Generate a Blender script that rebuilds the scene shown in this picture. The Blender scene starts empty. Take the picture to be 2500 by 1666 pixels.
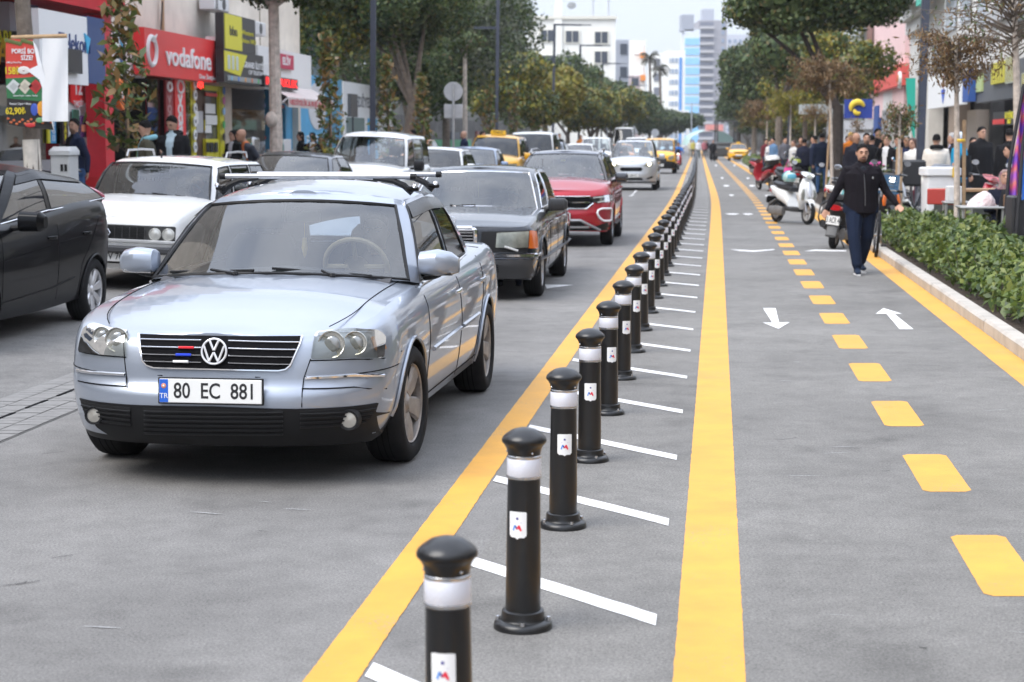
import bpy,bmesh,math,random
from mathutils import Vector,Matrix,noise
scene=bpy.context.scene
C=scene.collection
R=math.radians
PI=math.pi
# camera
F,CX,CY,YH,HC=4340.0,1250.0,833.0,343.0,1.72
PITCH=math.atan((CY-YH)/F)
cd=bpy.data.cameras.new('camera');cam=bpy.data.objects.new('camera',cd);C.objects.link(cam)
cam.location=(0,0,HC);cam.rotation_euler=(PI/2-PITCH,0,0)
cd.sensor_width=36;cd.lens=62.5;cd.clip_start=.1;cd.clip_end=6000
cd.dof.use_dof=True;cd.dof.focus_distance=10.2;cd.dof.aperture_fstop=4.2
scene.camera=cam
# daylight: bright thin overcast
SUN_EL,SUN_AZ=R(50),R(235)
w=bpy.data.worlds.new('World');scene.world=w;w.use_nodes=True
nt=w.node_tree;bg=nt.nodes['Background']
sky=nt.nodes.new('ShaderNodeTexSky');sky.sky_type='NISHITA';sky.sun_disc=False
sky.sun_elevation=SUN_EL;sky.sun_rotation=SUN_AZ;sky.air_density=1.0;sky.dust_density=1.0;sky.ozone_density=1.0
tcw=nt.nodes.new('ShaderNodeTexCoord');mpw=nt.nodes.new('ShaderNodeMapping');mpw.inputs['Scale'].default_value=(1,1,2.6);nzw=nt.nodes.new('ShaderNodeTexNoise')
nzw.inputs['Scale'].default_value=1.7;nzw.inputs['Detail'].default_value=6;nzw.inputs['Roughness'].default_value=.55;nzw.inputs['Distortion'].default_value=.4
rpw=nt.nodes.new('ShaderNodeValToRGB');rpw.color_ramp.elements[0].position=.40;rpw.color_ramp.elements[0].color=(.62,)*3+(1,);rpw.color_ramp.elements[1].position=.58;rpw.color_ramp.elements[1].color=(1,1,1,1)
mxw=nt.nodes.new('ShaderNodeMix');mxw.data_type='RGBA';mxw.inputs[7].default_value=(4.4,4.75,5.45,1)
spw=nt.nodes.new('ShaderNodeSeparateXYZ');mrw=nt.nodes.new('ShaderNodeMapRange');mrw.inputs[3].default_value=.46;mrw.inputs[4].default_value=1.36
muw=nt.nodes.new('ShaderNodeVectorMath');muw.operation='SCALE'
for a_,b_ in((tcw.outputs['Generated'],mpw.inputs[0]),(mpw.outputs[0],nzw.inputs['Vector']),(nzw.outputs['Fac'],rpw.inputs[0]),(rpw.outputs[0],mxw.inputs[0]),(sky.outputs[0],mxw.inputs[6]),(tcw.outputs['Generated'],spw.inputs[0]),(spw.outputs[2],mrw.inputs[0]),(mxw.outputs[2],muw.inputs[0]),(mrw.outputs[0],muw.inputs[3]),(muw.outputs[0],bg.inputs[0])):nt.links.new(a_,b_)
bg.inputs[1].default_value=.15
sl=bpy.data.lights.new('sun','SUN');sun=bpy.data.objects.new('sun',sl);C.objects.link(sun)
sl.energy=1.3;sl.angle=R(40);sl.color=(1,.96,.9)
sun.rotation_euler=Vector((-math.sin(SUN_AZ)*math.cos(SUN_EL),-math.cos(SUN_AZ)*math.cos(SUN_EL),-math.sin(SUN_EL))).to_track_quat('-Z','Y').to_euler()
scene.view_settings.view_transform='Standard';scene.view_settings.look='None'
scene.view_settings.exposure=1.4;scene.view_settings.gamma=1
scene.cycles.use_denoising=True
scene.cycles.max_bounces=7;scene.cycles.transparent_max_bounces=24
scene.cycles.diffuse_bounces=3;scene.cycles.glossy_bounces=3
scene.cycles.sample_clamp_indirect=6;scene.cycles.caustics_reflective=False;scene.cycles.caustics_refractive=False
rng=random.Random(7)
# pixel of the photograph -> place
_cp,_sp=math.cos(PITCH),math.sin(PITCH)
def ray(x,y):
 a,b=(x-CX)/F,(CY-y)/F
 return Vector((a,_cp+b*_sp,-_sp+b*_cp))
def G(x,y,z=0):
 d=ray(x,y);t=(z-HC)/d.z
 return Vector((d.x*t,d.y*t,z))
def PV(x,y,D):
 d=ray(x,y);t=D/d.y
 return Vector((d.x*t,D,HC+d.z*t))
SL,KO=.1147,.961
def slope(D):
 t=min(1,max(0,(D-35)/30));t=t*t*(3-2*t)
 return .1147-.0106*t
_cx=[0.0]
for i in range(1200):_cx.append(_cx[-1]+slope(i+.5))
def cx(D):
 if D<0:return D*.1147
 i=min(int(D),1199);return _cx[i]+(D-i)*slope(i+.5)
def zg(o):return max(0.0,-(o+4.97))*.043
def RD(o,D,z=0):return Vector((cx(D)+o*KO,D,z+(zg(o)if o>-9.21 else 0)))
YAW=-math.atan(.1147)
def FW(x,y,o,z=None):
 d=ray(x,y);o*=KO;t=o/(d.x-SL*d.y)if o*(d.x-SL*d.y)>0 else 60/d.y
 return Vector((d.x*t,d.y*t,HC+d.z*t if z is None else z))
 # materials
MATS={}
def P(name,col=(.5,.5,.5),rough=.5,metal=0,coat=0,var=None,bump=None,spec=.5,emit=0,col2=None,sss=0,flake=0):
 if name in MATS:return MATS[name]
 m=bpy.data.materials.new(name);m.use_nodes=True;n=m.node_tree;b=n.nodes['Principled BSDF'];MATS[name]=m
 b.inputs['Base Color'].default_value=(*col,1);b.inputs['Roughness'].default_value=rough
 b.inputs['Metallic'].default_value=metal;b.inputs['Coat Weight'].default_value=coat;b.inputs['Coat Roughness'].default_value=.04
 b.inputs['Specular IOR Level'].default_value=spec
 if emit:b.inputs['Emission Color'].default_value=(*col,1);b.inputs['Emission Strength'].default_value=emit
 if var or bump:tc=n.nodes.new('ShaderNodeTexCoord')
 if var:
  t=n.nodes.new('ShaderNodeTexNoise');t.inputs['Scale'].default_value=var[0];t.inputs['Detail'].default_value=5;t.inputs['Roughness'].default_value=.65
  n.links.new(tc.outputs['Object'],t.inputs['Vector'])
  r=n.nodes.new('ShaderNodeValToRGB');r.color_ramp.elements[0].position=.3;r.color_ramp.elements[1].position=.7
  a=var[1];c2=col2 or tuple(min(1,c*(1+a))for c in col)
  r.color_ramp.elements[0].color=(*[c*(1-a)for c in col],1)if not col2 else(*col,1);r.color_ramp.elements[1].color=(*c2,1)
  n.links.new(t.outputs['Fac'],r.inputs[0]);n.links.new(r.outputs[0],b.inputs['Base Color'])
  if not metal and not coat:
   mr=n.nodes.new('ShaderNodeMapRange');mr.inputs[3].default_value=max(.03,rough-.08);mr.inputs[4].default_value=min(1,rough+.1)
   n.links.new(t.outputs['Fac'],mr.inputs[0]);n.links.new(mr.outputs[0],b.inputs['Roughness'])
 if bump:
  t=n.nodes.new('ShaderNodeTexNoise');t.inputs['Scale'].default_value=bump[0];t.inputs['Detail'].default_value=4
  n.links.new(tc.outputs['Object'],t.inputs['Vector'])
  bp=n.nodes.new('ShaderNodeBump');bp.inputs['Strength'].default_value=bump[1];bp.inputs['Distance'].default_value=bump[2]if len(bump)>2 else .01
  n.links.new(t.outputs['Fac'],bp.inputs['Height']);n.links.new(bp.outputs[0],b.inputs['Normal'])
 return m
def glass(name,tint=(.5,.55,.55),refl=1.0,rough=.02,ior=2.0):
 if name in MATS:return MATS[name]
 m=bpy.data.materials.new(name);m.use_nodes=True;n=m.node_tree;n.nodes.clear();MATS[name]=m
 o=n.nodes.new('ShaderNodeOutputMaterial');mx=n.nodes.new('ShaderNodeMixShader')
 t=n.nodes.new('ShaderNodeBsdfTransparent');t.inputs[0].default_value=(*tint,1)
 g=n.nodes.new('ShaderNodeBsdfGlossy');g.inputs['Roughness'].default_value=rough;g.inputs[0].default_value=(refl,refl,refl,1)
 f=n.nodes.new('ShaderNodeFresnel');f.inputs[0].default_value=ior
 n.links.new(f.outputs[0],mx.inputs[0]);n.links.new(t.outputs[0],mx.inputs[1]);n.links.new(g.outputs[0],mx.inputs[2]);n.links.new(mx.outputs[0],o.inputs[0])
 return m
BLACK=P('black_plastic',(.010,.010,.011),.5,bump=(300,.15,.001),spec=.25)
RUBBER=P('tyre_rubber',(.014,.014,.015),.8,spec=.2,var=(9,.35),bump=(60,.3,.004))
GAP=P('panel_gap',(.005,.005,.006),.8,spec=.1)
CHROME=P('chrome',(.8,.8,.82),.08,1)
ALLOY=P('alloy',(.52,.52,.54),.3,.85,var=(14,.2))
DARKIN=P('cabin_dark',(.05,.05,.055),.8)
SEATF=P('seat_fabric',(.13,.13,.14),.85)
WHITEP=P('white_plastic',(.75,.75,.76),.35,var=(3,.06))
PLATE=P('plate_white',(.78,.78,.76),.35)
INK=P('ink_black',(.012,.012,.014),.5)
# mesh builder
class MB:
 def __init__(s):s.v=[];s.f=[];s.mi=[];s.ms=[]
 def _m(s,m):
  if m not in s.ms:s.ms.append(m)
  return s.ms.index(m)
 def add(s,vs,fs,m,M=None):
  b=len(s.v);k=s._m(m)
  s.v+=[tuple(M@Vector(p))for p in vs]if M else[tuple(p)for p in vs]
  for f in fs:s.f.append(tuple(i+b for i in f));s.mi.append(k)
  return b
 def grid(s,rows,m,cu=False,cv=False,flip=False,M=None):
  n=len(rows[0]);vs=[p for r in rows for p in r];fs=[]
  for i in range(len(rows)-(0 if cv else 1)):
   for j in range(n-(0 if cu else 1)):
    a,b=i*n+j,i*n+(j+1)%n;c=((i+1)%len(rows))*n
    q=(a,b,c+(j+1)%n,c+j);fs.append(q[::-1]if flip else q)
  s.add(vs,fs,m,M)
 def box(s,c,d,m,M=None,bev=0):
  x,y,z=[k/2 for k in d];c=Vector(c)
  if bev<=0:
   vs=[c+Vector((a*x,b*y,e*z))for a in(-1,1)for b in(-1,1)for e in(-1,1)]
   fs=[(0,1,3,2),(4,6,7,5),(0,4,5,1),(2,3,7,6),(0,2,6,4),(1,5,7,3)]
   s.add(vs,fs,m,M);return
  e=min(bev,x*.95,y*.95,z*.95);vs=[];idx={}
  for sx in(-1,1):
   for sy in(-1,1):
    for sz in(-1,1):
     for k in range(3):
      q=[sx*(x-e),sy*(y-e),sz*(z-e)];q[k]+=(sx,sy,sz)[k]*e
      idx[sx,sy,sz,k]=len(vs);vs.append(c+Vector(q))
  fs=[];S=[(-1,-1),(1,-1),(1,1),(-1,1)]
  for k in range(3):
   for sg in(-1,1):
    f=[]
    for a,b in S:
     t=[a,b];t.insert(k,sg);f.append(idx[(*t,k)])
    fs.append(f if(sg>0)^(k==1)else f[::-1])
  for k in range(3):
   i,j=[q for q in range(3)if q!=k]
   for a,b in S:
    t0=[0,0,0];t0[i]=a;t0[j]=b;t1=list(t0);t0[k]=-1;t1[k]=1
    fs.append((idx[(*t0,i)],idx[(*t1,i)],idx[(*t1,j)],idx[(*t0,j)]))
  for a in(-1,1):
   for b in(-1,1):
    for d_ in(-1,1):fs.append([idx[a,b,d_,k]for k in range(3)])
  s.add(vs,fs,m,M)
 def tube(s,pts,r,m,n=8,caps=True,M=None,closed=False,flat=1):
  pts=[Vector(p)for p in pts];L=len(pts);rs=r if isinstance(r,(list,tuple))else[r]*L;rows=[];up=None
  for i,p in enumerate(pts):
   if closed:t=pts[(i+1)%L]-pts[i-1]
   else:t=pts[min(i+1,L-1)]-pts[max(i-1,0)]
   t=t.normalized()if t.length>1e-9 else Vector((0,0,1))
   if up is None:up=t.orthogonal().normalized()if abs(t.z)>.9 else(Vector((0,0,1))-t*t.z).normalized()
   else:
    up=up-t*up.dot(t);up=up.normalized()if up.length>1e-6 else t.orthogonal().normalized()
   b=t.cross(up)
   rows.append([p+(up*math.cos(2*PI*k/n)*flat+b*math.sin(2*PI*k/n))*rs[i]for k in range(n)])
  s.grid(rows,m,cu=True,cv=closed,M=M,flip=True)
  if caps and not closed:
   s.add(rows[0],[tuple(range(n))],m,M);s.add(rows[-1],[tuple(range(n))[::-1]],m,M)
 def lathe(s,prof,m,n=24,M=None,a0=0,a1=2*PI):
  full=abs(a1-a0-2*PI)<1e-6;k=n if full else n+1
  rows=[[(r*math.cos(a0+(a1-a0)*i/n),r*math.sin(a0+(a1-a0)*i/n),z)for i in range(k)]for r,z in prof]
  s.grid(rows,m,cu=full,M=M)
 def ball(s,c,r,m,n=12,M=None):
  r=r if isinstance(r,(list,tuple))else(r,r,r);rows=[]
  for i in range(n//2+1):
   a=-PI/2+PI*i/(n//2)
   rows.append([(c[0]+r[0]*math.cos(a)*math.cos(2*PI*j/n),c[1]+r[1]*math.cos(a)*math.sin(2*PI*j/n),c[2]+r[2]*math.sin(a))for j in range(n)])
  s.grid(rows,m,cu=True,M=M)
 def loft(s,rings,m,n=16,M=None,p=2.0,caps=True):
  rows=[]
  for c,a,b in rings:
   c,a,b=Vector(c),Vector(a),Vector(b);row=[]
   for k in range(n):
    t=2*PI*k/n;ct,st=math.cos(t),math.sin(t)
    row.append(c+a*math.copysign(abs(ct)**(2/p),ct)+b*math.copysign(abs(st)**(2/p),st))
   rows.append(row)
  s.grid(rows,m,cu=True,M=M)
  if caps:s.add(rows[0],[tuple(range(n))[::-1]],m,M);s.add(rows[-1],[tuple(range(n))],m,M)
 def prism(s,poly,ext,m,M=None):
  n=len(poly);a=[Vector(p)for p in poly];b=[p+Vector(ext)for p in a]
  s.add(a+b,[tuple(range(n))[::-1],tuple(range(n,2*n))]+[(i,(i+1)%n,n+(i+1)%n,n+i)for i in range(n)],m,M)
 def text(s,st,size,m,M,ext=.002,align='CENTER',sx=1,bold=0):
  vs,fs=textmesh(st,align,bold)
  s.add([(p[0]*size*sx,p[1]*size,p[2]/max(size,1e-6)*0+p[2]*ext)for p in vs],fs,m,M)
 def build(s,name,parent=None,loc=None,ang=38,smooth=True):
  me=bpy.data.meshes.new(name);me.from_pydata(s.v,[],s.f)
  for m in s.ms:me.materials.append(m)
  me.polygons.foreach_set('material_index',s.mi)
  if smooth:
   me.polygons.foreach_set('use_smooth',[True]*len(s.f));me.set_sharp_from_angle(angle=R(ang))
  me.update()
  o=bpy.data.objects.new(name,me);C.objects.link(o)
  if parent:o.parent=parent
  if loc is not None:o.location=loc
  return o
_TX={}
def textmesh(st,align,bold=0):
 k=(st,align,bold)
 if k not in _TX:
  cu=bpy.data.curves.new('tx','FONT');cu.body=st;cu.align_x=align;cu.align_y='CENTER';cu.size=1;cu.extrude=1;cu.resolution_u=3;cu.offset=bold
  ob=bpy.data.objects.new('tx',cu);C.objects.link(ob);dg=bpy.context.evaluated_depsgraph_get()
  me=bpy.data.meshes.new_from_object(ob.evaluated_get(dg));_TX[k]=([tuple(v.co)for v in me.vertices],[tuple(p.vertices)for p in me.polygons])
  bpy.data.objects.remove(ob);bpy.data.curves.remove(cu);bpy.data.meshes.remove(me)
 return _TX[k]
def tag(o,label,cat,group=None,kind=None):
 if label:o['label']=label
 if cat:o['category']=cat
 if group:o['group']=group
 if kind:o['kind']=kind
 return o
def thing(name,label,cat,loc=(0,0,0),rz=0,group=None):
 o=bpy.data.objects.new(name,None);C.objects.link(o);o.empty_display_size=.2
 o.location=loc;o.rotation_euler=(0,0,rz);return tag(o,label,cat,group)
KIDS={}
def dup(root,loc,rz=0,label=None,scale=1,group=None):
 def cp(o,par):
  c=o.copy();C.objects.link(c);c.parent=par
  for k in list(o.children):cp(k,c)
  return c
 r=cp(root,None);r.location=loc;r.rotation_euler=(0,0,rz);r.scale=(scale,)*3
 if label:r['label']=label
 if group:r['group']=group
 return r
def struct(mb,name,**k):
 o=mb.build(name,**k);o['kind']='structure';return o
def T(x=0,y=0,z=0,rx=0,ry=0,rz=0,s=1):
 return Matrix.Translation((x,y,z))@Matrix.Rotation(rz,4,'Z')@Matrix.Rotation(ry,4,'Y')@Matrix.Rotation(rx,4,'X')@Matrix.Scale(s,4)
def frame(o,ux,uz):
 ux=Vector(ux).normalized();uz=Vector(uz).normalized();n=ux.cross(uz)
 return Matrix(((ux.x,uz.x,n.x,o[0]),(ux.y,uz.y,n.y,o[1]),(ux.z,uz.z,n.z,o[2]),(0,0,0,1)))
def lerp(a,b,t):return a+(b-a)*t
def tab(t,x):
 if x<=t[0][0]:return t[0][1]
 if x>=t[-1][0]:return t[-1][1]
 for i in range(len(t)-1):
  if x<=t[i+1][0]:
   x0,y0=t[i];x1,y1=t[i+1];h=x1-x0;u=(x-x0)/h;d=(y1-y0)/h
   def sl(j):
    if j<=0 or j>=len(t)-1:
     k=min(max(j,0),len(t)-2)if j<=0 else len(t)-2
     return(t[k+1][1]-t[k][1])/(t[k+1][0]-t[k][0])
    a=(t[j][1]-t[j-1][1])/(t[j][0]-t[j-1][0]);b=(t[j+1][1]-t[j][1])/(t[j+1][0]-t[j][0])
    return 0 if a*b<=0 else 2*a*b/(a+b)
   m0,m1=sl(i),sl(i+1);u2,u3=u*u,u*u*u
   return y0*(2*u3-3*u2+1)+m0*h*(u3-2*u2+u)+y1*(3*u2-2*u3)+m1*h*(u3-u2)
   # ground, road, markings
def asphalt(name,base,scale=1.0):
 m=bpy.data.materials.new(name);m.use_nodes=True;n=m.node_tree;b=n.nodes['Principled BSDF']
 L=n.links.new;tc=n.nodes.new('ShaderNodeTexCoord')
 def noi(s,d,r=.6):
  t=n.nodes.new('ShaderNodeTexNoise');t.inputs['Scale'].default_value=s;t.inputs['Detail'].default_value=d;t.inputs['Roughness'].default_value=r
  L(tc.outputs['Object'],t.inputs['Vector']);return t.outputs['Fac']
 def ramp(f,stops):
  r=n.nodes.new('ShaderNodeValToRGB');e=r.color_ramp.elements
  while len(e)<len(stops):e.new(.5)
  for q,(p,c)in zip(e,stops):q.position=p;q.color=(c,c,c,1)
  L(f,r.inputs[0]);return r.outputs[0]
 def mul(a,c):
  x=n.nodes.new('ShaderNodeMix');x.data_type='RGBA';x.blend_type='MULTIPLY';x.inputs[0].default_value=1
  L(a,x.inputs[6]);L(c,x.inputs[7]);return x.outputs[2]
 col=ramp(noi(.35*scale,6,.7),[(.3,.75),(.7,1.2)])
 col=mul(col,ramp(noi(5,5,.75),[(.28,.82),(.5,1),(.72,1.12)]))
 col=mul(col,ramp(noi(95,3,.8),[(.3,.52),(.5,1),(.72,1.5)]))
 col=mul(col,ramp(noi(1.3,4,.6),[(.30,.74),(.44,.98),(.60,1.02),(.75,1.15)]))
 v=n.nodes.new('ShaderNodeTexVoronoi');v.inputs['Scale'].default_value=26;L(tc.outputs['Object'],v.inputs['Vector'])
 col=mul(col,ramp(v.outputs['Distance'],[(.03,.45),(.07,1)]))
 dt=n.nodes.new('ShaderNodeVectorMath');dt.operation='DOT_PRODUCT';dt.inputs[1].default_value=(1/6.0,-.1147/6.0,0);L(tc.outputs['Object'],dt.inputs[0]);ad=n.nodes.new('ShaderNodeMath');ad.inputs[1].default_value=.75;L(dt.outputs['Value'],ad.inputs[0])
 col=mul(col,ramp(ad.outputs[0],[(.05,1.06),(.17,.94),(.24,1.05),(.32,1.04),(.42,.93),(.50,1.04)]))
 base_n=n.nodes.new('ShaderNodeRGB');base_n.outputs[0].default_value=(*base,1)
 col=mul(col,base_n.outputs[0]);L(col,b.inputs['Base Color'])
 b.inputs['Roughness'].default_value=.82;b.inputs['Specular IOR Level'].default_value=.35
 bp=n.nodes.new('ShaderNodeBump');bp.inputs['Strength'].default_value=.5;bp.inputs['Distance'].default_value=.006
 L(noi(120,3,.8),bp.inputs['Height']);L(bp.outputs[0],b.inputs['Normal'])
 return m
ASPH=asphalt('asphalt',(.184,.177,.169))
ASPH2=asphalt('path_asphalt',(.173,.166,.156))
PAVE=P('pavement',(.24,.23,.22),.8,var=(1.2,.16),bump=(14,.3,.01))
def paint(name,col,wear):
 m=P(name,col,.6,var=(2.6,.13),bump=(110,.35,.004));n=m.node_tree;b=n.nodes['Principled BSDF']
 src=b.inputs['Base Color'].links[0].from_socket
 tc=n.nodes.new('ShaderNodeTexCoord');t=n.nodes.new('ShaderNodeTexNoise');t.inputs['Scale'].default_value=70;t.inputs['Detail'].default_value=6;t.inputs['Roughness'].default_value=.8
 n.links.new(tc.outputs['Object'],t.inputs['Vector'])
 t2=n.nodes.new('ShaderNodeTexNoise');t2.inputs['Scale'].default_value=1.5;t2.inputs['Detail'].default_value=4;n.links.new(tc.outputs['Object'],t2.inputs['Vector'])
 ad=n.nodes.new('ShaderNodeMath');ad.operation='MULTIPLY_ADD';ad.inputs[1].default_value=.45;n.links.new(t2.outputs['Fac'],ad.inputs[0]);n.links.new(t.outputs['Fac'],ad.inputs[2])
 r=n.nodes.new('ShaderNodeValToRGB');r.color_ramp.elements[0].position=.93-wear;r.color_ramp.elements[1].position=1.0-wear*.8
 r.color_ramp.elements[0].color=(0,0,0,1);r.color_ramp.elements[1].color=(1,1,1,1);n.links.new(ad.outputs[0],r.inputs[0])
 mx=n.nodes.new('ShaderNodeMix');mx.data_type='RGBA';n.links.new(r.outputs[0],mx.inputs[0]);n.links.new(src,mx.inputs[6]);mx.inputs[7].default_value=(.25,.23,.2,1)
 n.links.new(mx.outputs[2],b.inputs['Base Color']);return m
YEL=paint('yellow_paint',(.63,.312,.038),.10)
WHI=paint('white_paint',(.74,.73,.72),.12)
g=MB();g.grid([[(x,y,-.06)for x in(-1500,-200,0,200,1500)]for y in(-60,0,100,400,3000)],PAVE);struct(g,'ground',smooth=False)
DS=[-8+1.5*i for i in range(60)]+[82+6*i for i in range(60)]
def strip(mb,o0,o1,D0,D1,z,m,jit=.0032,step=None):
 D=D0;rows=[]
 while True:
  j0,j1=[(noise.noise(Vector((o*7,D*9,0)))*.8+noise.noise(Vector((o*9,D*34,3)))*.35+noise.noise(Vector((o*9,D*110,5)))*.8)*jit for o in(o0,o1)]
  rows.append([RD(o0+j0,D,z),RD(o1+j1,D,z)])
  if D>=D1:break
  D=min(D1,D+(step or max(.009,D*.0025)))
 mb.grid(rows,m)
def sheet(name,o0,o1,z,m,D0=-8,D1=430,n=2):
 mb=MB();mb.grid([[RD(lerp(o0,o1,i/n),D,z)for i in range(n+1)]for D in DS if D0<=D<=D1],m);return struct(mb,name,smooth=False)
mb=MB();mb.grid([[RD(o,D,0)for o in(-9.2,-8,-6.5,-4.97,-4.24,-3,-1.0)]for D in DS],ASPH);struct(mb,'road',smooth=False)
sheet('bicycle_path',-1.0,2.53,.0015,ASPH2)
GUT=P('gutter_paver',(.215,.208,.20),.8,var=(8,.14),bump=(30,.4,.006));GUTJ=P('gutter_joint',(.13,.126,.12),.9)
mb=MB();strip(mb,-4.97,-4.24,-2,60,.003,GUTJ,.0,2)
D=5.5;k=0
while D<30:
 for side,a,b in((0,-4.96,-4.615),(1,-4.595,-4.25)):
  for q in range(2):
   o0,o1=lerp(a,b,q/2)+.004,lerp(a,b,(q+1)/2)-.004;d0=D+.05*((q+side)%2)
   z=.006+rng.uniform(0,.002);zig=.022
   mb.add([RD(o0,d0+.004,z),RD((o0+o1)/2,d0+zig,z),RD(o1,d0+.004,z),RD(o1,d0+.10,z),RD((o0+o1)/2,d0+.10+zig,z),RD(o0,d0+.10,z)],[(0,1,2,3,4,5)],GUT)
 D+=.107
struct(mb,'gutter_paving',smooth=False)
mb=MB();D=6
while D<34:
 mb.box((0,0,0),(.028,.34,.012),GAP,T(*RD(-4.605,D,.004),rz=YAW));D+=.55
struct(mb,'gutter_slot',smooth=False)
mb=MB();strip(mb,-1.355,-1.175,3,300,.0025,YEL);struct(mb,'yellow_kerb_line',smooth=False).name='yellow_road_line'
mb=MB();strip(mb,-.125,.118,3,300,.0027,YEL,.0036);struct(mb,'yellow_path_line',smooth=False)
mb=MB();strip(mb,2.265,2.525,3,260,.0027,YEL,.0036);struct(mb,'yellow_edge_line',smooth=False)
mb=MB();k=0
while True:
 D=4.575+2.015*k;k+=1
 if D>190:break
 a,b,e=1.08,1.33,.035;rows=[]
 nn=26 if D<30 else 6
 for i in range(nn+1):
  q=i/nn*1.05;ed=max(0,e-min(q,1.05-q));ins=e-math.sqrt(max(0,e*e-ed*ed));DD=D+q
  j0=noise.noise(Vector((1,DD*90,2)))*.003;j1=noise.noise(Vector((4,DD*90,2)))*.003
  rows.append([RD(a+ins+j0,DD,.0029),RD(b-ins+j1,DD,.0029)])
 mb.grid(rows,YEL)
struct(mb,'dashed_line',smooth=False)
mb=MB()
for k in range(-2,110):
 D=7.9+1.65*k
 if D<3.5:continue
 rows=[]
 for i in range(17):
  t=i/16;o=lerp(-1.16,-.205,t);DD=D+1.05*(1-t);j=noise.noise(Vector((o*30,DD*20,0)))*.006
  rows.append([RD(o,DD-.075+j,.0042),RD(o,DD+.075+j,.0042)])
 mb.grid(rows,WHI)
struct(mb,'hatch_stripes',smooth=False)
def mark(name,pts,z=.0048):
 mb=MB();mb.add([G(x,y,z)for x,y in pts],[tuple(range(len(pts)))],WHI);struct(mb,name,smooth=False)
mark('path_arrow',[(1863,752.5),(1893.5,752.5),(1902,787.5),(1927.6,787),(1900.5,803),(1861.6,787.5),(1885.6,788)])
mark('path_arrow',[(2156.6,752.6),(2202.8,766.5),(2183,766.5),(2230,804),(2196,804),(2164,766.2),(2138,766.2)])
mark('path_symbol',[(1782,609),(1815,610.5),(1838,612),(1862,610.5),(1892,608.5),(1888,611),(1860,613.5),(1838,615),(1806,613)])
mark('path_symbol',[(1962,613.5),(1990,609.5),(2030,610.5),(2066,611.5),(2066,614),(2030,614),(1992,613)])
for px,py,wd in((1786,477,7),(1788,523,18),(1826,523,14),(1763,435,4),(1826,435.5,4),(1773,454,9),(1836,454,8),(1748,404.5,3),(1793,404.5,3),(1874,478,8)):
 mark('path_symbol',[(px-wd,py-.8),(px-wd*.3,py-1.6),(px+wd*.3,py-1.6),(px+wd,py-.6),(px+wd*.4,py+1.6),(px-wd*.4,py+1.6)])
mark('lane_arrow',[(1335,704.5),(1400,696),(1330,695)])
mark('lane_arrow',[(1543,476),(1560,463),(1572,463.5),(1550,466)])
mark('lane_arrow',[(1533,480),(1543,476),(1549,474),(1545,478)])
SCUFF=P('scuff',(.36,.36,.36),.85,var=(60,.3));mb=MB();r2=random.Random(3)
for _ in range(150):
 D=r2.uniform(5,40);o=r2.choice([r2.uniform(-4.1,-1.5),r2.uniform(-4,-2),r2.uniform(.2,2.2),r2.uniform(.2,2.2)]);a=r2.uniform(-.5,.5);l=r2.uniform(.02,.12);ww=r2.uniform(.002,.008)
 p=RD(o,D,.0042);u=Vector((math.cos(a),math.sin(a),0));v=Vector((-u.y,u.x,0))
 mb.add([p-u*l,p-u*l*.3+v*ww,p+u*l,p+u*l*.2-v*ww],[(0,1,2,3)],SCUFF)
tag(mb.build('litter',smooth=False),None,None,kind='stuff')['label']='pale scuffs and scraps scattered over the grey asphalt'
mb=MB();r2=random.Random(11)
for _ in range(46):
 D=5.2+22*r2.random()**1.6;o=r2.choice([r2.uniform(-4.1,-1.5),r2.uniform(-4.1,-1.5),r2.uniform(.2,2.2)]);p=RD(o,D,.0044);a=r2.uniform(-.6,.6);pts=[p]
 for k in range(r2.randint(1,4)):a+=r2.uniform(-.7,.7);p=p+Vector((math.cos(a),math.sin(a),0))*r2.uniform(.012,.05);pts.append(p)
 ww=r2.uniform(.0015,.005);mb.grid([[q-Vector((0,ww*r2.uniform(.4,1),0)),q+Vector((0,ww*r2.uniform(.4,1),0))]for q in pts],GAP)
for px,py in((175,1355),(60,1420),(92,1418),(1878,785),(1905,788),(1860,792)):
 p=G(px,py,.0044);a=r2.uniform(0,.8);pts=[p+Vector((math.cos(a+.5*k)*.014*k,math.sin(a-.4*k)*.012*k,0))for k in range(6)];mb.grid([[q-Vector((0,.003,0)),q+Vector((.002,.004,0))]for q in pts],GAP)
o=mb.build('dirt_marks',smooth=False);o['kind']='stuff';o['label']='small dark cracks and tar flecks on the asphalt'
KERB=P('kerb_stone',(.44,.405,.36),.75,var=(3,.18),bump=(50,.3,.006));SOIL=P('soil',(.045,.03,.02),.95,var=(8,.4),bump=(20,.9,.05))
mb=MB();D=2.0
while D<130:
 l=1.0 if D<60 else 8
 p0,p1=RD(2.53,D,0),RD(2.53,D+l-.008,0);e=rng.uniform(-.004,.004);prof=[(0,-.03),(e,.095),(.022,.118),(.135,.12),(.15,.11),(.15,-.03)]
 mb.grid([[q+Vector((a,0,b))for a,b in prof]for q in(p0,p1)],KERB)
 mb.add([p0+Vector((a,0,b))for a,b in prof],[tuple(range(6))],KERB);D+=l
struct(mb,'kerb',ang=30)
sheet('planting_bed',2.66,4.25,.05,SOIL,-2,130);sheet('pavement',4.25,30,.1,PAVE,-8,430,3)
mb=MB();mb.grid([[RD(o,D,z)for o,z in((-9.22,.1),(-9.22,.30),(-9.4,.31),(-45,.31))]for D in DS],PAVE);struct(mb,'left_pavement',smooth=False)
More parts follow.
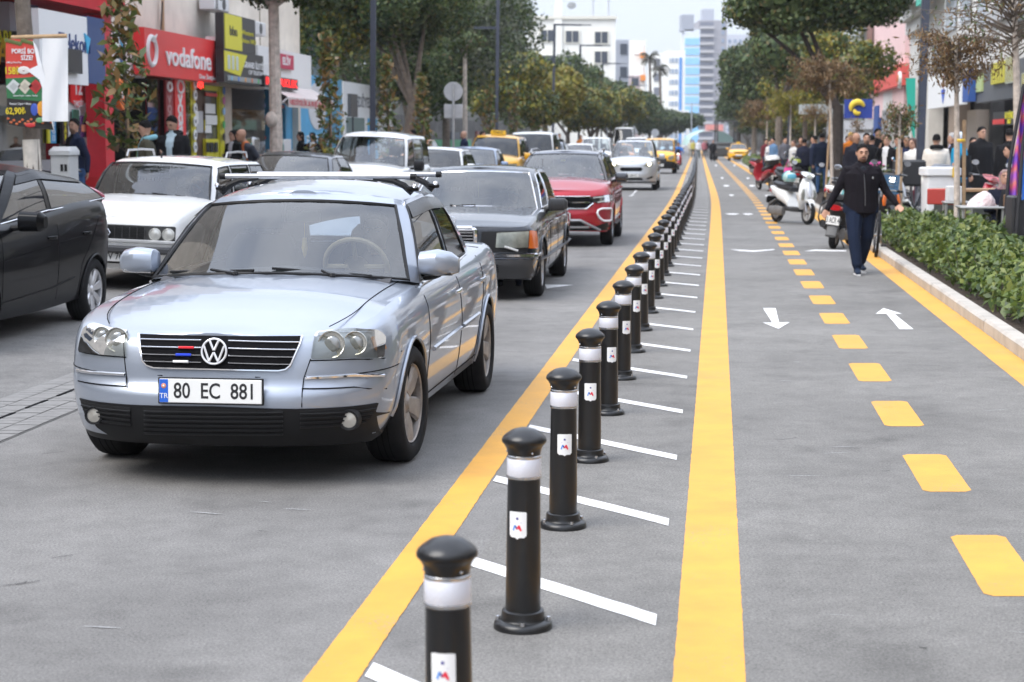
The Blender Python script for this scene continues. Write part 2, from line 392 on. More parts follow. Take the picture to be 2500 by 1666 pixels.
# bollards
BOLM=P('bollard_black',(.006,.0063,.008),.32,coat=.05,var=(16,.3),col2=(.011,.0108,.0105));BAND=P('reflective_band',(.72,.73,.80),.35,.15,bump=(160,.5,.004));RING=P('steel_ring',(.55,.55,.56),.25,1)
def bollard_parts(root):
 m=MB();m.lathe([(.0655,.05),(.0645,.2),(.060,.57),(.0585,.68)],BOLM,32);m.build('post',root)
 m=MB();m.lathe([(0,.750),(.02,.748),(.045,.741),(.066,.727),(.078,.716),(.0825,.706),(.0815,.697),(.073,.688),(.065,.674),(.061,.657),(.060,.648)],BOLM,36)
 b=m.build('cap',root)
 for a in(200,320,80):
  k=MB();k.ball((.0615*math.cos(R(a)),.0615*math.sin(R(a)),.662),.005,RING,8);k.build('screw',b)
 m=MB();m.lathe([(.0605,.650),(.0625,.648),(.0625,.640),(.0605,.637)],RING,32);m.lathe([(.0605,.577),(.0635,.575),(.0635,.566),(.0605,.563)],RING,32);m.build('ring',root)
 m=MB();m.lathe([(.0608,.640),(.0622,.638),(.0626,.577),(.061,.574)],BAND,32);m.build('reflective_band',root)
 m=MB();m.lathe([(.0,.072),(.072,.072),(.0775,.068),(.080,.055),(.080,.040),(.084,.034),(.098,.030),(.106,.023),(.109,.010),(.109,0)],BOLM,36);bs=m.build('base_flange',root)
 for a in range(4):
  k=MB();t=R(20+90*a);k.lathe([(0,.046),(.008,.044),(.009,.03)],RING,8,T(.094*math.cos(t),.094*math.sin(t),0));k.build('bolt',bs)
 m=MB();MK=lambda n,c:P(n,c,.4);W0=MK('badge_white',(.8,.8,.8));rows=[]
 def bp(x,z,off):
  rr=.0632+off;a=-PI/2+x/.063;return(rr*math.cos(a),rr*math.sin(a),z)
 for i in range(9):
  x=-.034+.068*i/8;u=abs(x)/.034
  zb=.352-(.006*(1-u/.25)if u<.25 else 0)+(.008*max(0,(u-.8)/.2)**2);rows.append([bp(x,zb,.0006),bp(x,.40,.0006),bp(x,.448-.002*(u>.95),.0006)])
 m.grid(rows,W0,flip=True)
 B1,B2,B3=MK('badge_navy',(.03,.03,.25)),MK('badge_blue',(.1,.3,.75)),MK('badge_red',(.75,.03,.06))
 def lin(pts,wd,mt):
  for(x0,z0),(x1,z1)in zip(pts,pts[1:]):
   d=Vector((x1-x0,z1-z0)).normalized();nx,nz=-d.y*wd,d.x*wd
   m.add([bp(x0-nx,z0-nz,.0014),bp(x1-nx,z1-nz,.0014),bp(x1+nx,z1+nz,.0014),bp(x0+nx,z0+nz,.0014)],[(0,1,2,3)],mt)
 lin([(-.004,.423),(.004,.423)],.004,B1);lin([(-.016,.408),(.016,.408)],.0006,B1)
 lin([(-.016,.378),(-.009,.398)],.003,B2);lin([(-.009,.398),(-.001,.384)],.003,B1);lin([(-.001,.384),(.007,.398)],.003,B3);lin([(.007,.398),(.015,.378),(.002,.392)],.0028,B3)
 m.build('badge',root)
ROWN=['nearest','second nearest','third nearest','fourth nearest','fifth nearest','sixth nearest','seventh nearest','eighth nearest','ninth nearest','tenth nearest']
b0=thing('bollard','black bollard cut off by the bottom frame edge, nearest of the bollard row','bollard',RD(-.695,4.44,.0),0,'bollards along the bicycle path')
bollard_parts(b0);b0.scale=(KO,)*3;b0.rotation_euler=(R(.4),R(-.5),0);badge_yaw=[-12,-22,3,1,20,26,24,30,27,30]
b0.rotation_euler.z=R(badge_yaw[0])
mb=MB();mb.lathe([(0,.76),(.06,.74),(.08,.71),(.072,.688),(.061,.65)],BOLM,12);mb.lathe([(.0625,.645),(.0625,.57)],BAND,12);mb.lathe([(.060,.57),(.0655,.06),(.08,.055),(.09,.03),(.109,.02),(.109,0)],BOLM,12)
mb.add([(-.04,-.0655,.35),(.03,-.0655,.35),(.03,-.0655,.448),(-.04,-.0655,.448)],[(0,1,2,3)],MATS['badge_white'])
bf=mb.build('bollard')
for k in range(1,165):
 D=(4.44 if k==0 else 4.51)+1.652*k;yw=R(badge_yaw[k]if k<10 else rng.uniform(20,38))
 lab=f'black bollard with white band and shield badge, {ROWN[k]} in the bollard row' if k<10 else None
 if k<46:
  o=dup(b0,RD(-.695,D,0),yw+0,lab or 'black white-banded bollard with badge further along the row, behind the tenth',KO);o.rotation_euler.x=rng.gauss(0,.008);o.rotation_euler.y=rng.gauss(0,.008)
 else:
  o=bf if k==46 else bf.copy()
  o.scale=(KO,)*3
  if k>46:C.objects.link(o)
  o.location=RD(-.695,D,0);o.rotation_euler=(0,0,yw);tag(o,'tiny distant black bollard at the far end of the row','bollard','bollards along the bicycle path')
  # vehicles: shell of stacked outlines with its own grid
def rpoly(pts,r,n=4):
 out=[];L=len(pts);rs=r if isinstance(r,(list,tuple))else[r]*L
 for i in range(L):
  p,a,b=Vector(pts[i]),Vector(pts[i-1]),Vector(pts[(i+1)%L])
  ra=min(rs[i],(a-p).length*.48,(b-p).length*.48)
  if ra<1e-4:out.append(p);continue
  q0=p+(a-p).normalized()*ra;q1=p+(b-p).normalized()*ra
  for k in range(n+1):t=k/n;out.append(q0*(1-t)**2+p*2*t*(1-t)+q1*t*t)
 return out
class Car:
 def __init__(s,L,HW,Lc,k,Lr,kr,zb,zt,sx,fo,ro,tp,crown,wheels,arch,cowl,deck):
  s.__dict__.update(locals())
 def uvref(s,u):
  if u<=1:
   f=u*PI/2;c=max(0,math.cos(f))**(2/s.k);return math.sin(f)**(2/s.k)if u>0 else 0,s.Lc*(1-c),c,0
  if u<=2:return 1,s.Lc+(u-1)*(s.L-s.Lc-s.Lr),0,0
  f=(3-u)*PI/2;c=max(0,math.cos(f))**(2/s.kr);return math.sin(f)**(2/s.kr)if u<3 else 0,s.L-s.Lr*(1-c),0,c
 def S(s,u,v):
  X,Y,wf,wr=s.uvref(u)
  zb,zt=tab(s.zb,Y),tab(s.zt,Y)
  return Vector((X*s.HW*tab(s.sx,v)*tab(s.tp,Y/s.L),Y+tab(s.fo,v)*wf-tab(s.ro,v)*wr,zb+(zt-zb)*v))
 def vz(s,u,z):
  Y=s.uvref(u)[1];zb,zt=tab(s.zb,Y),tab(s.zt,Y);return(z-zb)/(zt-zb)
 def inv(s,zone,a,z):
  sg=1
  if zone in 'fb':
   if a<0:sg,a=-1,-a
   lo,hi=(0,1)if zone=='f' else(3,2)
  else:lo,hi=0,3
  for _ in range(26):
   m=(lo+hi)/2;v=s.vz(m,z);p=s.S(m,min(max(v,0),1.0))
   q=p.x if zone in 'fb' else p.y
   if q<a:lo=m
   else:hi=m
  u=(lo+hi)/2;return sg,u,min(max(s.vz(u,z),0),1.0)
 def pt(s,zone,a,z,off=0,side=1):
  sg,u,v=s.inv(zone,a,z)
  if zone=='s':sg=side
  p=s.S(u,v);e=.012
  du=s.S(min(u+e,3),v)-s.S(max(u-e,0),v);dv=s.S(u,min(v+e,1))-s.S(u,max(v-e,0));n=du.cross(dv)
  n=n.normalized()if n.length>1e-9 else Vector((0,-1,0))
  if zone=='f' and n.y>0 or zone=='b' and n.y<0 or zone=='s' and n.x<0:n=-n
  p=p+n*off;return Vector((p.x*sg,p.y,p.z))
 def patch(s,mb,zone,poly,m,off=.004,thick=.012,side=1,step=.035):
  bm=bmesh.new();vs=[bm.verts.new((p[0],p[1],0))for p in poly];bm.faces.new(vs)
  for ax in(0,1):
   lo,hi=min(p[ax]for p in poly),max(p[ax]for p in poly);n=max(1,int((hi-lo)/step))
   for i in range(1,n):
    pl=[0,0,0];pl[ax]=lo+(hi-lo)*i/n;no=[0,0,0];no[ax]=1
    bmesh.ops.bisect_plane(bm,geom=bm.verts[:]+bm.edges[:]+bm.faces[:],plane_co=pl,plane_no=no)
  bmesh.ops.triangulate(bm,faces=bm.faces[:]);bm.verts.index_update()
  P0=[s.pt(zone,v.co.x,v.co.y,off,side)for v in bm.verts]
  fs=[[v.index for v in f.verts]for f in bm.faces]
  mb.add(P0,fs,m)
  if thick:
   for e in bm.edges:
    if len(e.link_faces)==1:
     a,b=[v.index for v in e.verts];pa,pb=e.verts[0].co,e.verts[1].co
     mb.add([P0[a],P0[b],s.pt(zone,pb.x,pb.y,off-thick,side),s.pt(zone,pa.x,pa.y,off-thick,side)],[(0,1,2,3)],m)
  bm.free()
 def line(s,mb,zone,pts,r,m,off=.0,side=1,n=6,step=.05,flat=1):
  out=[]
  for p,q in zip(pts,pts[1:]):
   k=max(1,int(math.dist(p,q)/step));out+=[s.pt(zone,lerp(p[0],q[0],i/k),lerp(p[1],q[1],i/k),off,side)for i in range(k)]
  out.append(s.pt(zone,pts[-1][0],pts[-1][1],off,side));mb.tube(out,r,m,n,flat=flat)
  # ---- shell
 def shell(s,mb,paint,lower=None,nv=22,nu=(22,90,12),vcut=None,inner=True):
  us=[i/nu[0]for i in range(nu[0])]+[1+i/nu[1]for i in range(nu[1])]+[2+i/nu[2]for i in range(nu[2]+1)]
  vs=[i/(nv-4)*.93 for i in range(nv-3)]+[.955,.98,1.0]
  if lower:vs=sorted(vs+[lower[1]])
  pts=[[s.S(u,v)for u in us]for v in vs]
  for row in pts:
   for p in row:
    for wy,wz,wr in s.arch:
     d=math.hypot(p.y-wy,p.z-wz)
     if p.x>s.HW*.7 and d<wr and d>wr-.055:
      p.y=wy+(p.y-wy)/d*wr;p.z=wz+(p.z-wz)/d*wr
  for sg in(1,-1):
   V=[Vector((p.x*sg,p.y,p.z))for r in pts for p in r];n=len(us);F=[];F2=[]
   for i in range(len(vs)-1):
    for j in range(n-1):
     q=(i*n+j,i*n+j+1,(i+1)*n+j+1,(i+1)*n+j);c=(V[q[0]]+V[q[1]]+V[q[2]]+V[q[3]])/4
     if abs(c.x)>s.HW*.7 and any(math.hypot(c.y-a,c.z-b)<r_-.004 for a,b,r_ in s.arch):continue
     lo=lower and vs[i+1]<=lower[1]+1e-6 and(lower[2]==0 or us[j]<lower[2]or us[j]>=3-lower[2])
     (F2 if lo else F).append(q if sg>0 else q[::-1])
   b=mb.add(V,F,paint)
   if F2:
    k=mb._m(lower[0])
    for f in F2:mb.f.append(tuple(x+b for x in f));mb.mi.append(k)
  for wy,wz,wr in s.arch:
   for sg in(1,-1):
    A=[];
    for i in range(29):
     a=PI*(-.10+1.2*i/28);y,z=wy+wr*math.cos(a),wz+wr*math.sin(a)
     if z<tab(s.zb,y)+.002:continue
     A.append(s.pt('s',y,z,0,sg))
    lip=[p+Vector((sg*.006,0,0))for p in A];mb.tube(lip,.011,paint,6)
    mb.grid([[p,Vector((sg*(s.HW-.36),p.y,p.z))]for p in A],BLACK)
    mb.add([Vector((sg*(s.HW-.36),p.y,p.z))for p in A],[tuple(range(len(A)))],BLACK)
  z0=min(z for _,z in s.zb)+.03
  mb.box((0,s.L/2,z0+.06),(s.HW*1.35,s.L-.5,.1),BLACK)
  return us,vs
 def beltx(s,y):
  return tab([(p[0][1],p[0][0])for p in s.cab[1:-1]],y)
 def top(s,mb,paint,us=None,ns=14,tray=.3):
  us=[i/24 for i in range(24)]+[1+i/60 for i in range(60)]+[2+i/14 for i in range(15)]
  E=[s.S(u,1.0)for u in us];prev=None
  for e in E:
   y=e.y;kind='h' if y<s.cowl else('d' if y>s.deck else 't');row=[]
   if kind!='t':
    cr=tab(s.crown,y);row=[Vector((t*e.x,y,e.z+cr*(1-abs(t)**s.cpow)))for t in[-1+2*i/ns for i in range(ns+1)]]
   else:
    bx=s.beltx(y)-.012;bz=tab([(p[0][1],p[0][2])for p in s.cab[1:-1]],y)
    row=[Vector((-e.x,y,e.z)),Vector((-bx,y,bz)),Vector((-bx+.05,y,bz-tray)),Vector((bx-.05,y,bz-tray)),Vector((bx,y,bz)),Vector((e.x,y,e.z))]
   if prev and prev[0]==kind:
    a,b=prev[1],row
    for j in range(len(a)-1):
     m=paint if kind!='t' or j in(0,4)else DARKIN
     mb.add([a[j],a[j+1],b[j+1],b[j]],[(0,1,2,3)],m)
   elif prev:
    a,b=(prev[1],row)if prev[0]!='t' else(row,prev[1])
    lo=[b[0],b[1],b[2],b[3],b[4],b[5]]
    mb.add(a+lo[::-1],[tuple(range(len(a)+6))],DARKIN)
   prev=(kind,row)
 cpow=2.2
 # ---- cabin: rings from the belt to the roof; keys  [(belt point, roof point)] from windscreen centre round to back centre
 def greenhouse(s,root,mb,paint,glassm,wins,seal=BLACK,seal_r=.009,roofcrown=.045,nseg=6,nv=14,roofm=None,bulge=.012,curl=(.86,.90,.84),panes=True):
  K=s.cab;nk=len(K)-1;vs=[curl[0]*i/(nv-4)for i in range(nv-3)]+[lerp(curl[0],1,t)for t in(.35,.68,1)]
  fz=[(0,0),(curl[0],curl[1]),(1,1)];fx=[(0,0),(curl[0],curl[2]),(1,1)]
  def Q(k,f,v):
   A,B=K[k],K[min(k+1,nk)];r=[]
   for lv in(0,1):
    a,b=Vector(A[lv]),Vector(B[lv])
    if k==0:p=Vector((b.x*f,a.y+(b.y-a.y)*f**2.2,a.z+(b.z-a.z)*f*f))
    elif k==nk-1:p=Vector((a.x*(1-f),b.y+(a.y-b.y)*(1-f)**2.2,b.z+(a.z-b.z)*(1-f)**2))
    else:p=a.lerp(b,f)
    r.append(p)
   tz,tx=tab(fz,v),tab(fx,v)
   bl=bulge*math.sin(PI*min(v/.95,1))*(1 if 0<k<nk-1 else .4)
   p=Vector((lerp(r[0].x,r[1].x,tx),lerp(r[0].y,r[1].y,tx),lerp(r[0].z,r[1].z,tz)))
   if 0<k<nk-1:p.x+=bl
   elif k==0:p.y-=bl
   return p
  s.Q=Q
  pane={}
  for i,wn in enumerate(wins):pane[i]=(MB(),MB())
  for k in range(nk):
   n=nseg*2 if k in(0,nk-1)else max(2,int(nseg*.8))
   fs_=[i/n for i in range(n+1)];vl=list(vs)
   for wn in wins:
    if wn[1]<=k<wn[2]:vl+=[wn[3],wn[4]]
   vl=sorted(set(round(x,5)for x in vl))
   for i in range(n):
    for j in range(len(vl)-1):
     vm=(vl[j]+vl[j+1])/2;w_=None
     for wi,wn in enumerate(wins):
      if wn[1]<=k<wn[2]and wn[3]<vm<wn[4]:w_=wi
     q=[Q(k,fs_[i],vl[j]),Q(k,fs_[i+1],vl[j]),Q(k,fs_[i+1],vl[j+1]),Q(k,fs_[i],vl[j+1])]
     qm=[Vector((-p.x,p.y,p.z))for p in q]
     if w_ is None:mb.add(q,[(0,1,2,3)],paint);mb.add(qm,[(3,2,1,0)],paint)
     else:pane[w_][0].add(q,[(0,1,2,3)],wins[w_][5]if len(wins[w_])>5 else glassm);pane[w_][1].add(qm,[(3,2,1,0)],wins[w_][5]if len(wins[w_])>5 else glassm)
  ring=[Q(k,i/6,1)for k in range(nk)for i in range(6)]+[Q(nk-1,1,1)];y0,y1=ring[0].y,ring[-1].y;prev=None
  for p in ring:
   cr=roofcrown*(max(0,1-abs(2*(p.y-y0)/(y1-y0)-1)**2.5)*.75+.25)
   row=[Vector((t*p.x,p.y,p.z+cr*(1-abs(t)**2.6)))for t in[-1+i/7 for i in range(15)]]
   if prev:mb.grid([prev,row],roofm or paint);mb.grid([[q-Vector((0,0,.035))for q in r_[1:-1]]for r_ in(prev,row)],DARKIN)
   prev=row
  for wi,wn in enumerate(wins):
   name,ka,kb,v0,v1=wn[:5];pts=[]
   for k in range(ka,kb):pts+=[(k,i/4,v0)for i in range(4)]
   pts.append((kb-1,1,v0));up=[(a,b,v1)for a,b,_ in pts][::-1]
   up2=[(kb-1,1,lerp(v0,v1,t))for t in(.33,.66)];dn=[(ka,0,lerp(v1,v0,t))for t in(.33,.66)]
   loop=[Q(*q)for q in pts+up2+up+dn];mir=[Vector((-p.x,p.y,p.z))for p in loop]
   if ka==0 or kb==nk:
    half=[Q(*q)for q in(pts+up2+up)]if ka==0 else[Q(*q)for q in pts[::-1]+dn[::-1]+up[::-1]]
    loop=half+[Vector((-p.x,p.y,p.z))for p in half[::-1]][1:-1]
    if seal:mb.tube(loop,seal_r,seal,6,closed=True)
    m2=MB();m2.v=pane[wi][0].v+pane[wi][1].v;m2.f=pane[wi][0].f+[tuple(x+len(pane[wi][0].v)for x in f)for f in pane[wi][1].f];m2.mi=pane[wi][0].mi+pane[wi][1].mi;m2.ms=pane[wi][0].ms or pane[wi][1].ms
    weld(m2).build(name,root)
   else:
    for lp,pm in((loop,pane[wi][0]),(mir,pane[wi][1])):
     if seal:mb.tube(lp,seal_r*.8,seal,6,closed=True)
     weld(pm).build(name,root)
def weld(m,d=1e-4):
 key={};mp=[];v2=[]
 for p in m.v:
  k=(round(p[0]/d),round(p[1]/d),round(p[2]/d))
  if k not in key:key[k]=len(v2);v2.append(p)
  mp.append(key[k])
 f2=[];mi=[]
 for f,i in zip(m.f,m.mi):
  g_=[]
  for x in f:
   if mp[x]not in g_:g_.append(mp[x])
  if len(g_)>2:f2.append(tuple(g_));mi.append(i)
 m.v,m.f,m.mi=v2,f2,mi;return m
def wheel(root,x,y,r,wdt,rimr,style='five',sg=1,rimm=None,steer=0):
 Mx=T(x,y,r,rz=steer)@Matrix.Rotation(PI/2,4,'Y')if sg>0 else T(x,y,r,rz=steer)@Matrix.Rotation(-PI/2,4,'Y')
 m=MB();h=wdt/2;sh=.018
 m.lathe([(rimr*.96,-h*.8),(rimr+.01,-h),(r-sh*1.6,-h),(r-.006,-h*.8),(r,-h*.55),(r,h*.55),(r-.006,h*.8),(r-sh*1.6,h),(rimr+.012,h),(rimr,h*.93),(rimr*.97,h*.75)],RUBBER,40,Mx)
 for zc in(-.3,0,.3):
  m.lathe([(r+.0006,h*(zc-.03)),(r+.0006,h*(zc+.03))],GAP,40,Mx)
 t=m.build('wheel',root,ang=50)
 m=MB();rm=rimm or ALLOY
 m.lathe([(rimr*.97,h*.8),(rimr*.955,h*.86),(rimr*.92,h*.8),(rimr*.9,h*.3),(rimr*.88,-h*.5),(.0,-h*.5)],rm if style!='dark' else BLACK,32,Mx)
 m.lathe([(rimr*.85,-h*.3),(.0,-h*.3)],BLACK,24,Mx)
 n={'five':5,'seven':7,'multi':10}.get(style,0)
 for k in range(n):
  a=2*PI*k/n;wd=(.5 if n==5 else .34 if n==7 else .2)*rimr
  Ms=Mx@Matrix.Rotation(a,4,'Z')
  m.loft([((.03+rimr*.1,0,h*.42),(0,wd*.42,0),(0,0,.02)),((rimr*.5,0,h*.60),(0,wd*.5,0),(0,0,.017)),((rimr*.93,0,h*.66),(0,wd*.62,0),(0,0,.016))],rm,8,Ms,3)
 if n:m.lathe([(0,h*.72),(.03,h*.72),(.036,h*.66),(rimr*.3,h*.5),(rimr*.32,h*.2)],rm,20,Mx)
 if style=='steel':
  m.lathe([(0,h*.5),(rimr*.25,h*.52),(rimr*.45,h*.35),(rimr*.75,h*.5),(rimr*.9,h*.3)],rm,24,Mx)
 m.build('rim',t,ang=40);return t
def seat(mb,x,y,z,m=SEATF,w=.5):
 mb.loft([((x,y,z-.35),(w/2,0,0),(0,.10,0)),((x,y+.06,z+.05),(w*.47,0,0),(0,.075,0)),((x,y+.10,z+.16),(w*.34,0,0),(0,.05,0))],m,14,p=3.2)
 mb.loft([((x,y+.09,z+.19),(.12,0,0),(0,.05,0)),((x,y+.10,z+.30),(.135,0,0),(0,.055,0)),((x,y+.11,z+.37),(.10,0,0),(0,.035,0))],m,12,p=3)
 for q in(-.05,.05):mb.tube([(x+q,y+.10,z+.12),(x+q,y+.10,z+.22)],.007,ALLOY,6)
def steering(root,x,y,z,m,r=.185):
 mb=MB();Mx=T(x,y,z,rx=R(-62))
 mb.tube([Mx@Vector((r*math.cos(2*PI*k/28),r*math.sin(2*PI*k/28),0))for k in range(28)],.016,m,8,closed=True)
 mb.lathe([(0,.03),(.06,.025),(.075,0)],m,16,Mx)
 for a in(0,PI,1.5*PI):mb.tube([Mx@Vector((.05*math.cos(a),.05*math.sin(a),0)),Mx@Vector((r*math.cos(a),r*math.sin(a),0))],.014,m,6)
 mb.build('steering_wheel',root)
def plate(root,c,txt,w=.52,h=.112,tilt=0,sx=.72,tr=True,rz=0):
 m=MB();M=T(*c,rx=tilt,rz=rz);m.box((0,0,0),(w+.014,.014,h+.014),BLACK,M,.003);m.box((0,-.0045,0),(w,.012,h),PLATE,M,.003)
 o=m.build('number_plate',root);Mt=M@T(0,-.0108,0,rx=PI/2)
 x0=-w/2
 if tr:
  m=MB();m.box((x0+.024,-.0056,0),(.044,.012,h-.004),P('plate_blue',(.02,.12,.55),.4),M)
  m.text('TR',.036,PLATE,Mt@T(x0+.024,-.026,.0012),.0008);m.ball((x0+.024,-.0118,.024),(.013,.002,.013),P('plate_crest',(.7,.25,.12),.5),10,M);m.ball((x0+.024,-.013,.024),(.006,.002,.006),PLATE,8,M)
  m.build('country_band',o)
 m=MB();m.text(txt,h*.92,INK,Mt@T(.022 if tr else 0,-.002,0),.0008,sx=sx,bold=.012);m.build('lettering',o);return o
def wiper(root,p0,p1,piv,off=.012):
 m=MB();m.tube([p0,p1],.008,BLACK,6);m.tube([piv,(Vector(p0)+Vector(p1))/2+Vector((0,-.008,.008))],.009,BLACK,6);m.ball(piv,.018,BLACK,8);m.build('wiper',root)
def rack_bar(*a):pass
# the silver-blue saloon in front
def pick(root,car,pts,zone='f',y0=.2,side=1):
 bpy.context.view_layer.update();MI=root.matrix_world.inverted();o=MI@Vector((0,0,HC));out=[]
 for px,py in pts:
  d=(MI.to_3x3()@ray(px,py));p=None;y=y0 if zone=='f' else car.HW*.98
  for _ in range(10):
   if zone=='f':t=(y-o.y)/d.y;p=o+d*t;y=car.pt('f',p.x,p.z).y
   else:t=(side*y-o.x)/d.x;p=o+d*t;y=abs(car.pt('s',p.y,p.z,0,side).x)
  out.append((p.x,p.z)if zone=='f' else(p.y,p.z))
 return out
PASP=P('silver_blue_paint',(.335,.37,.435),.36,.55,coat=1.0,var=(2.5,.03))
LENS=glass('lamp_lens',(.74,.74,.69),.75,.06,1.45);REFL=P('lamp_reflector',(.66,.65,.60),.22,.75)
def build_hero():
 a,b=G(1010,1125),G(1164,954);yaw=-R(7.6)
 car=Car(4.70,.873,.62,2.75,.55,3.0,zb=[(0,.205),(.3,.205),(.5,.26),(.62,.30),(1.2,.235),(4.1,.24),(4.7,.30)],zt=[(0,.75),(.12,.762),(.35,.812),(.75,.866),(1.25,.898),(2.4,.935),(3.6,.965),(4.2,.985),(4.7,.97)],sx=[(0,.93),(.12,.965),(.35,.99),(.55,1.0),(.8,.985),(.92,.955),(.97,.925),(1,.885)],fo=[(0,.10),(.12,.045),(.3,.005),(.42,0),(.535,.012),(.56,.035),(.75,.05),(.9,.07),(.97,.09),(1,.115)],ro=[(0,.08),(.2,0),(.5,0),(.6,.03),(1,.08)],tp=[(0,.955),(.12,.985),(.3,1),(.7,1),(.9,.975),(1,.95)],crown=[(0,.0),(.12,.02),(.3,.042),(.7,.07),(1.2,.086),(1.6,.086),(4.0,.03),(4.7,.02)],wheels=[],arch=[(.93,.315,.355),(3.633,.315,.350)],cowl=1.46,deck=3.9)
 car.cpow=2.6
 car.cab=[((0,1.15,.98),(0,1.98,1.405)),((.745,1.42,.932),(.53,2.06,1.375)),((.79,1.52,.912),(.585,2.13,1.36)),((.79,2.45,.945),(.605,2.52,1.39)),((.79,2.55,.945),(.605,2.6,1.39)),((.755,3.35,.96),(.585,3.06,1.37)),((.71,3.72,.98),(.555,3.3,1.355)),((.62,3.98,1.0),(.49,3.38,1.37)),((0,4.12,1.0),(0,3.42,1.40))]
 root=thing('saloon_car','silver blue saloon with roof bars leading the queue beside the bollards','car')
 root.rotation_euler=(0,0,yaw);off=Matrix.Rotation(yaw,3,'Z')@Vector((.86,.93,0));root.location=a-off
 bpy.context.view_layer.update()
 c1=lambda pts:[(150+x/1.96,380+y/1.96)for x,y in pts]
 pk=lambda pts,**k:pick(root,car,c1(pts),**k)
 mb=MB();car.shell(mb,PASP,lower=(BLACK,.06,.9),nv=26);car.top(mb,PASP)
 GS=glass('side_glass',(.22,.25,.26),1.0,.015,1.6);G1=glass('car_glass',(.80,.86,.87),1.0,.015)  # side panes tinted dark to stand for the shaded cabin behind them
 car.greenhouse(root,mb,PASP,G1,[('windscreen',0,1,.015,.87),('front_side_window',2,3,.03,.88,GS),('rear_side_window',4,5,.03,.88,GS),('rear_window',7,8,.05,.85)],seal=BLACK,seal_r=.012,nseg=8,roofcrown=.085)
 for sd in(1,-1):
  car.line(mb,'s',[(1.42,.90),(1.40,.70),(1.36,.45),(1.38,.27)],.0035,GAP,.0,sd);car.line(mb,'s',[(2.50,.925),(2.50,.6),(2.46,.27)],.0035,GAP,0,sd)
  car.line(mb,'s',[(3.50,.945),(3.42,.72),(3.26,.52),(3.16,.28)],.0035,GAP,0,sd);car.line(mb,'s',[(1.33,.29),(3.25,.30)],.005,GAP,0,sd)
  car.line(mb,'s',[(.05,.56),(.55,.575)],.003,GAP,0,sd);
 mb.build('body',root,ang=32)
 m=MB()
 for sg in(1,-1):
  pts=[]
  for y in[.23+i*.062 for i in range(21)]:
   p=car.pt('s',max(y,.4),2,0,1);xe=car.S(min(1.999,1+max(0,(y-car.Lc))/(car.L-car.Lc-car.Lr))if y>car.Lc else 1-(math.acos(min(1,(1-y/car.Lc))**(car.k/2))*-2/PI+1),1).x
   s_=lerp(.86,.885,(y-.27)/1.2);z=tab(car.zt,y)+tab(car.crown,y)*(1-s_**car.cpow);pts.append((sg*s_*xe,y,z+.001))
  m=MB();m.tube(pts,.0028,GAP,6);m.build('bonnet_shut_line',root)
 GX=[(372,858),(1152,868),(1140,905),(1095,1005),(1072,1024),(1040,1030),(445,1016),(412,1005),(392,985),(378,905)]
 gp=pk(GX);m=MB();car.patch(m,'f',rpoly(gp,.012),GAP,.007,.014);go=m.build('grille',root)
 m=MB()
 for yl,yr,xl,xr in((884,899,384,1138),(917,932,386,1122),(951,966,390,1108),(984,1000,400,1092)):
  for xa,xb in((xl,672),(802,xr)):
   f=lambda x:lerp(yl,yr,(x-xl)/(xr-xl));car.line(m,'f',pk([(xa,f(xa)),(xb,f(xb))]),.0034,CHROME,.013)
 m.build('chrome_bar',go)
 m=MB();car.line(m,'f',pk([(372,860),(378,905),(392,985),(412,1005),(445,1016),(740,1024),(1040,1030),(1072,1024),(1095,1005),(1140,905),(1152,870)]),.006,CHROME,.009);m.build('chrome_surround',go)
 for yy,mt in((922,P('stripe_red',(.7,.02,.03),.4)),(955,P('stripe_blue',(.02,.06,.6),.4)),(987,P('stripe_white',(.8,.8,.8),.4))):
  m=MB();xx=602-(yy-922)*.4;car.line(m,'f',pk([(xx-36,yy),(xx+36,yy+1)]),.0065,mt,.016);m.build('grille_clip',go)
 c=pk([(737,941)])[0];n0=car.pt('f',c[0],c[1],.02);Me=T(*n0,rx=PI/2-R(10))
 m=MB();r=.064
 m.lathe([(0,.004),(r*.93,.004),(r*.95,0)],GAP,32,Me);m.tube([Me@Vector((r*.97*math.cos(2*PI*k/36),r*.97*math.sin(2*PI*k/36),.004))for k in range(36)],.0055,P('emblem_white',(.78,.78,.80),.2,.3),8,closed=True)
 EW=MATS['emblem_white'];
 def st(p,q,wd=.0058):m.tube([Me@Vector((p[0]*r,p[1]*r,.007)),Me@Vector((q[0]*r,q[1]*r,.007))],wd,EW,6)
 st((-.36,.84),(-.02,.08));st((.36,.84),(.02,.08));st((-.80,.42),(-.36,-.80));st((-.36,-.80),(0,-.08));st((0,-.08),(.36,-.80));st((.36,-.80),(.80,.42))
 m.build('emblem',go)
 for sg,poly in((1,[(1192,974),(1216,862),(1244,848),(1400,841),(1505,841),(1540,868),(1580,938),(1400,967),(1250,977)]),(-1,[(97,938),(120,835),(150,818),(230,820),(300,826),(319,838),(312,962),(200,955)])):
  pp=pk(poly);pp=rpoly(pp,.015);m=MB();car.patch(m,'f',pp,P('lamp_bowl',(.46,.45,.41),.5,.25,var=(14,.22)),-.004,.012,step=.04);ho=m.build('headlight',root)
  m=MB();car.patch(m,'f',pp,LENS,.022,.02);m.build('lens',ho)
  m=MB();cs=[(1290,907,60),(1402,900,52)]if sg>0 else[(272,886,54),(203,872,44)]
  for px,py,rr in cs:
   q=pk([(px,py)])[0];p0=car.pt('f',q[0],q[1],.013);d=rr/1.96*9/F;Mq=T(*p0,rx=PI/2)
   m.lathe([(d*1.08,0),(d*1.06,.006),(d,.004),(d*.9,-.01),(d*.62,-.012)],REFL,28,Mq);m.ball((p0[0],p0[1]+.004,p0[2]),(d*.62,.008,d*.62),P('lamp_bulb_glass',(.32,.33,.33),.08,.4),14)
  m.build('reflector',ho)
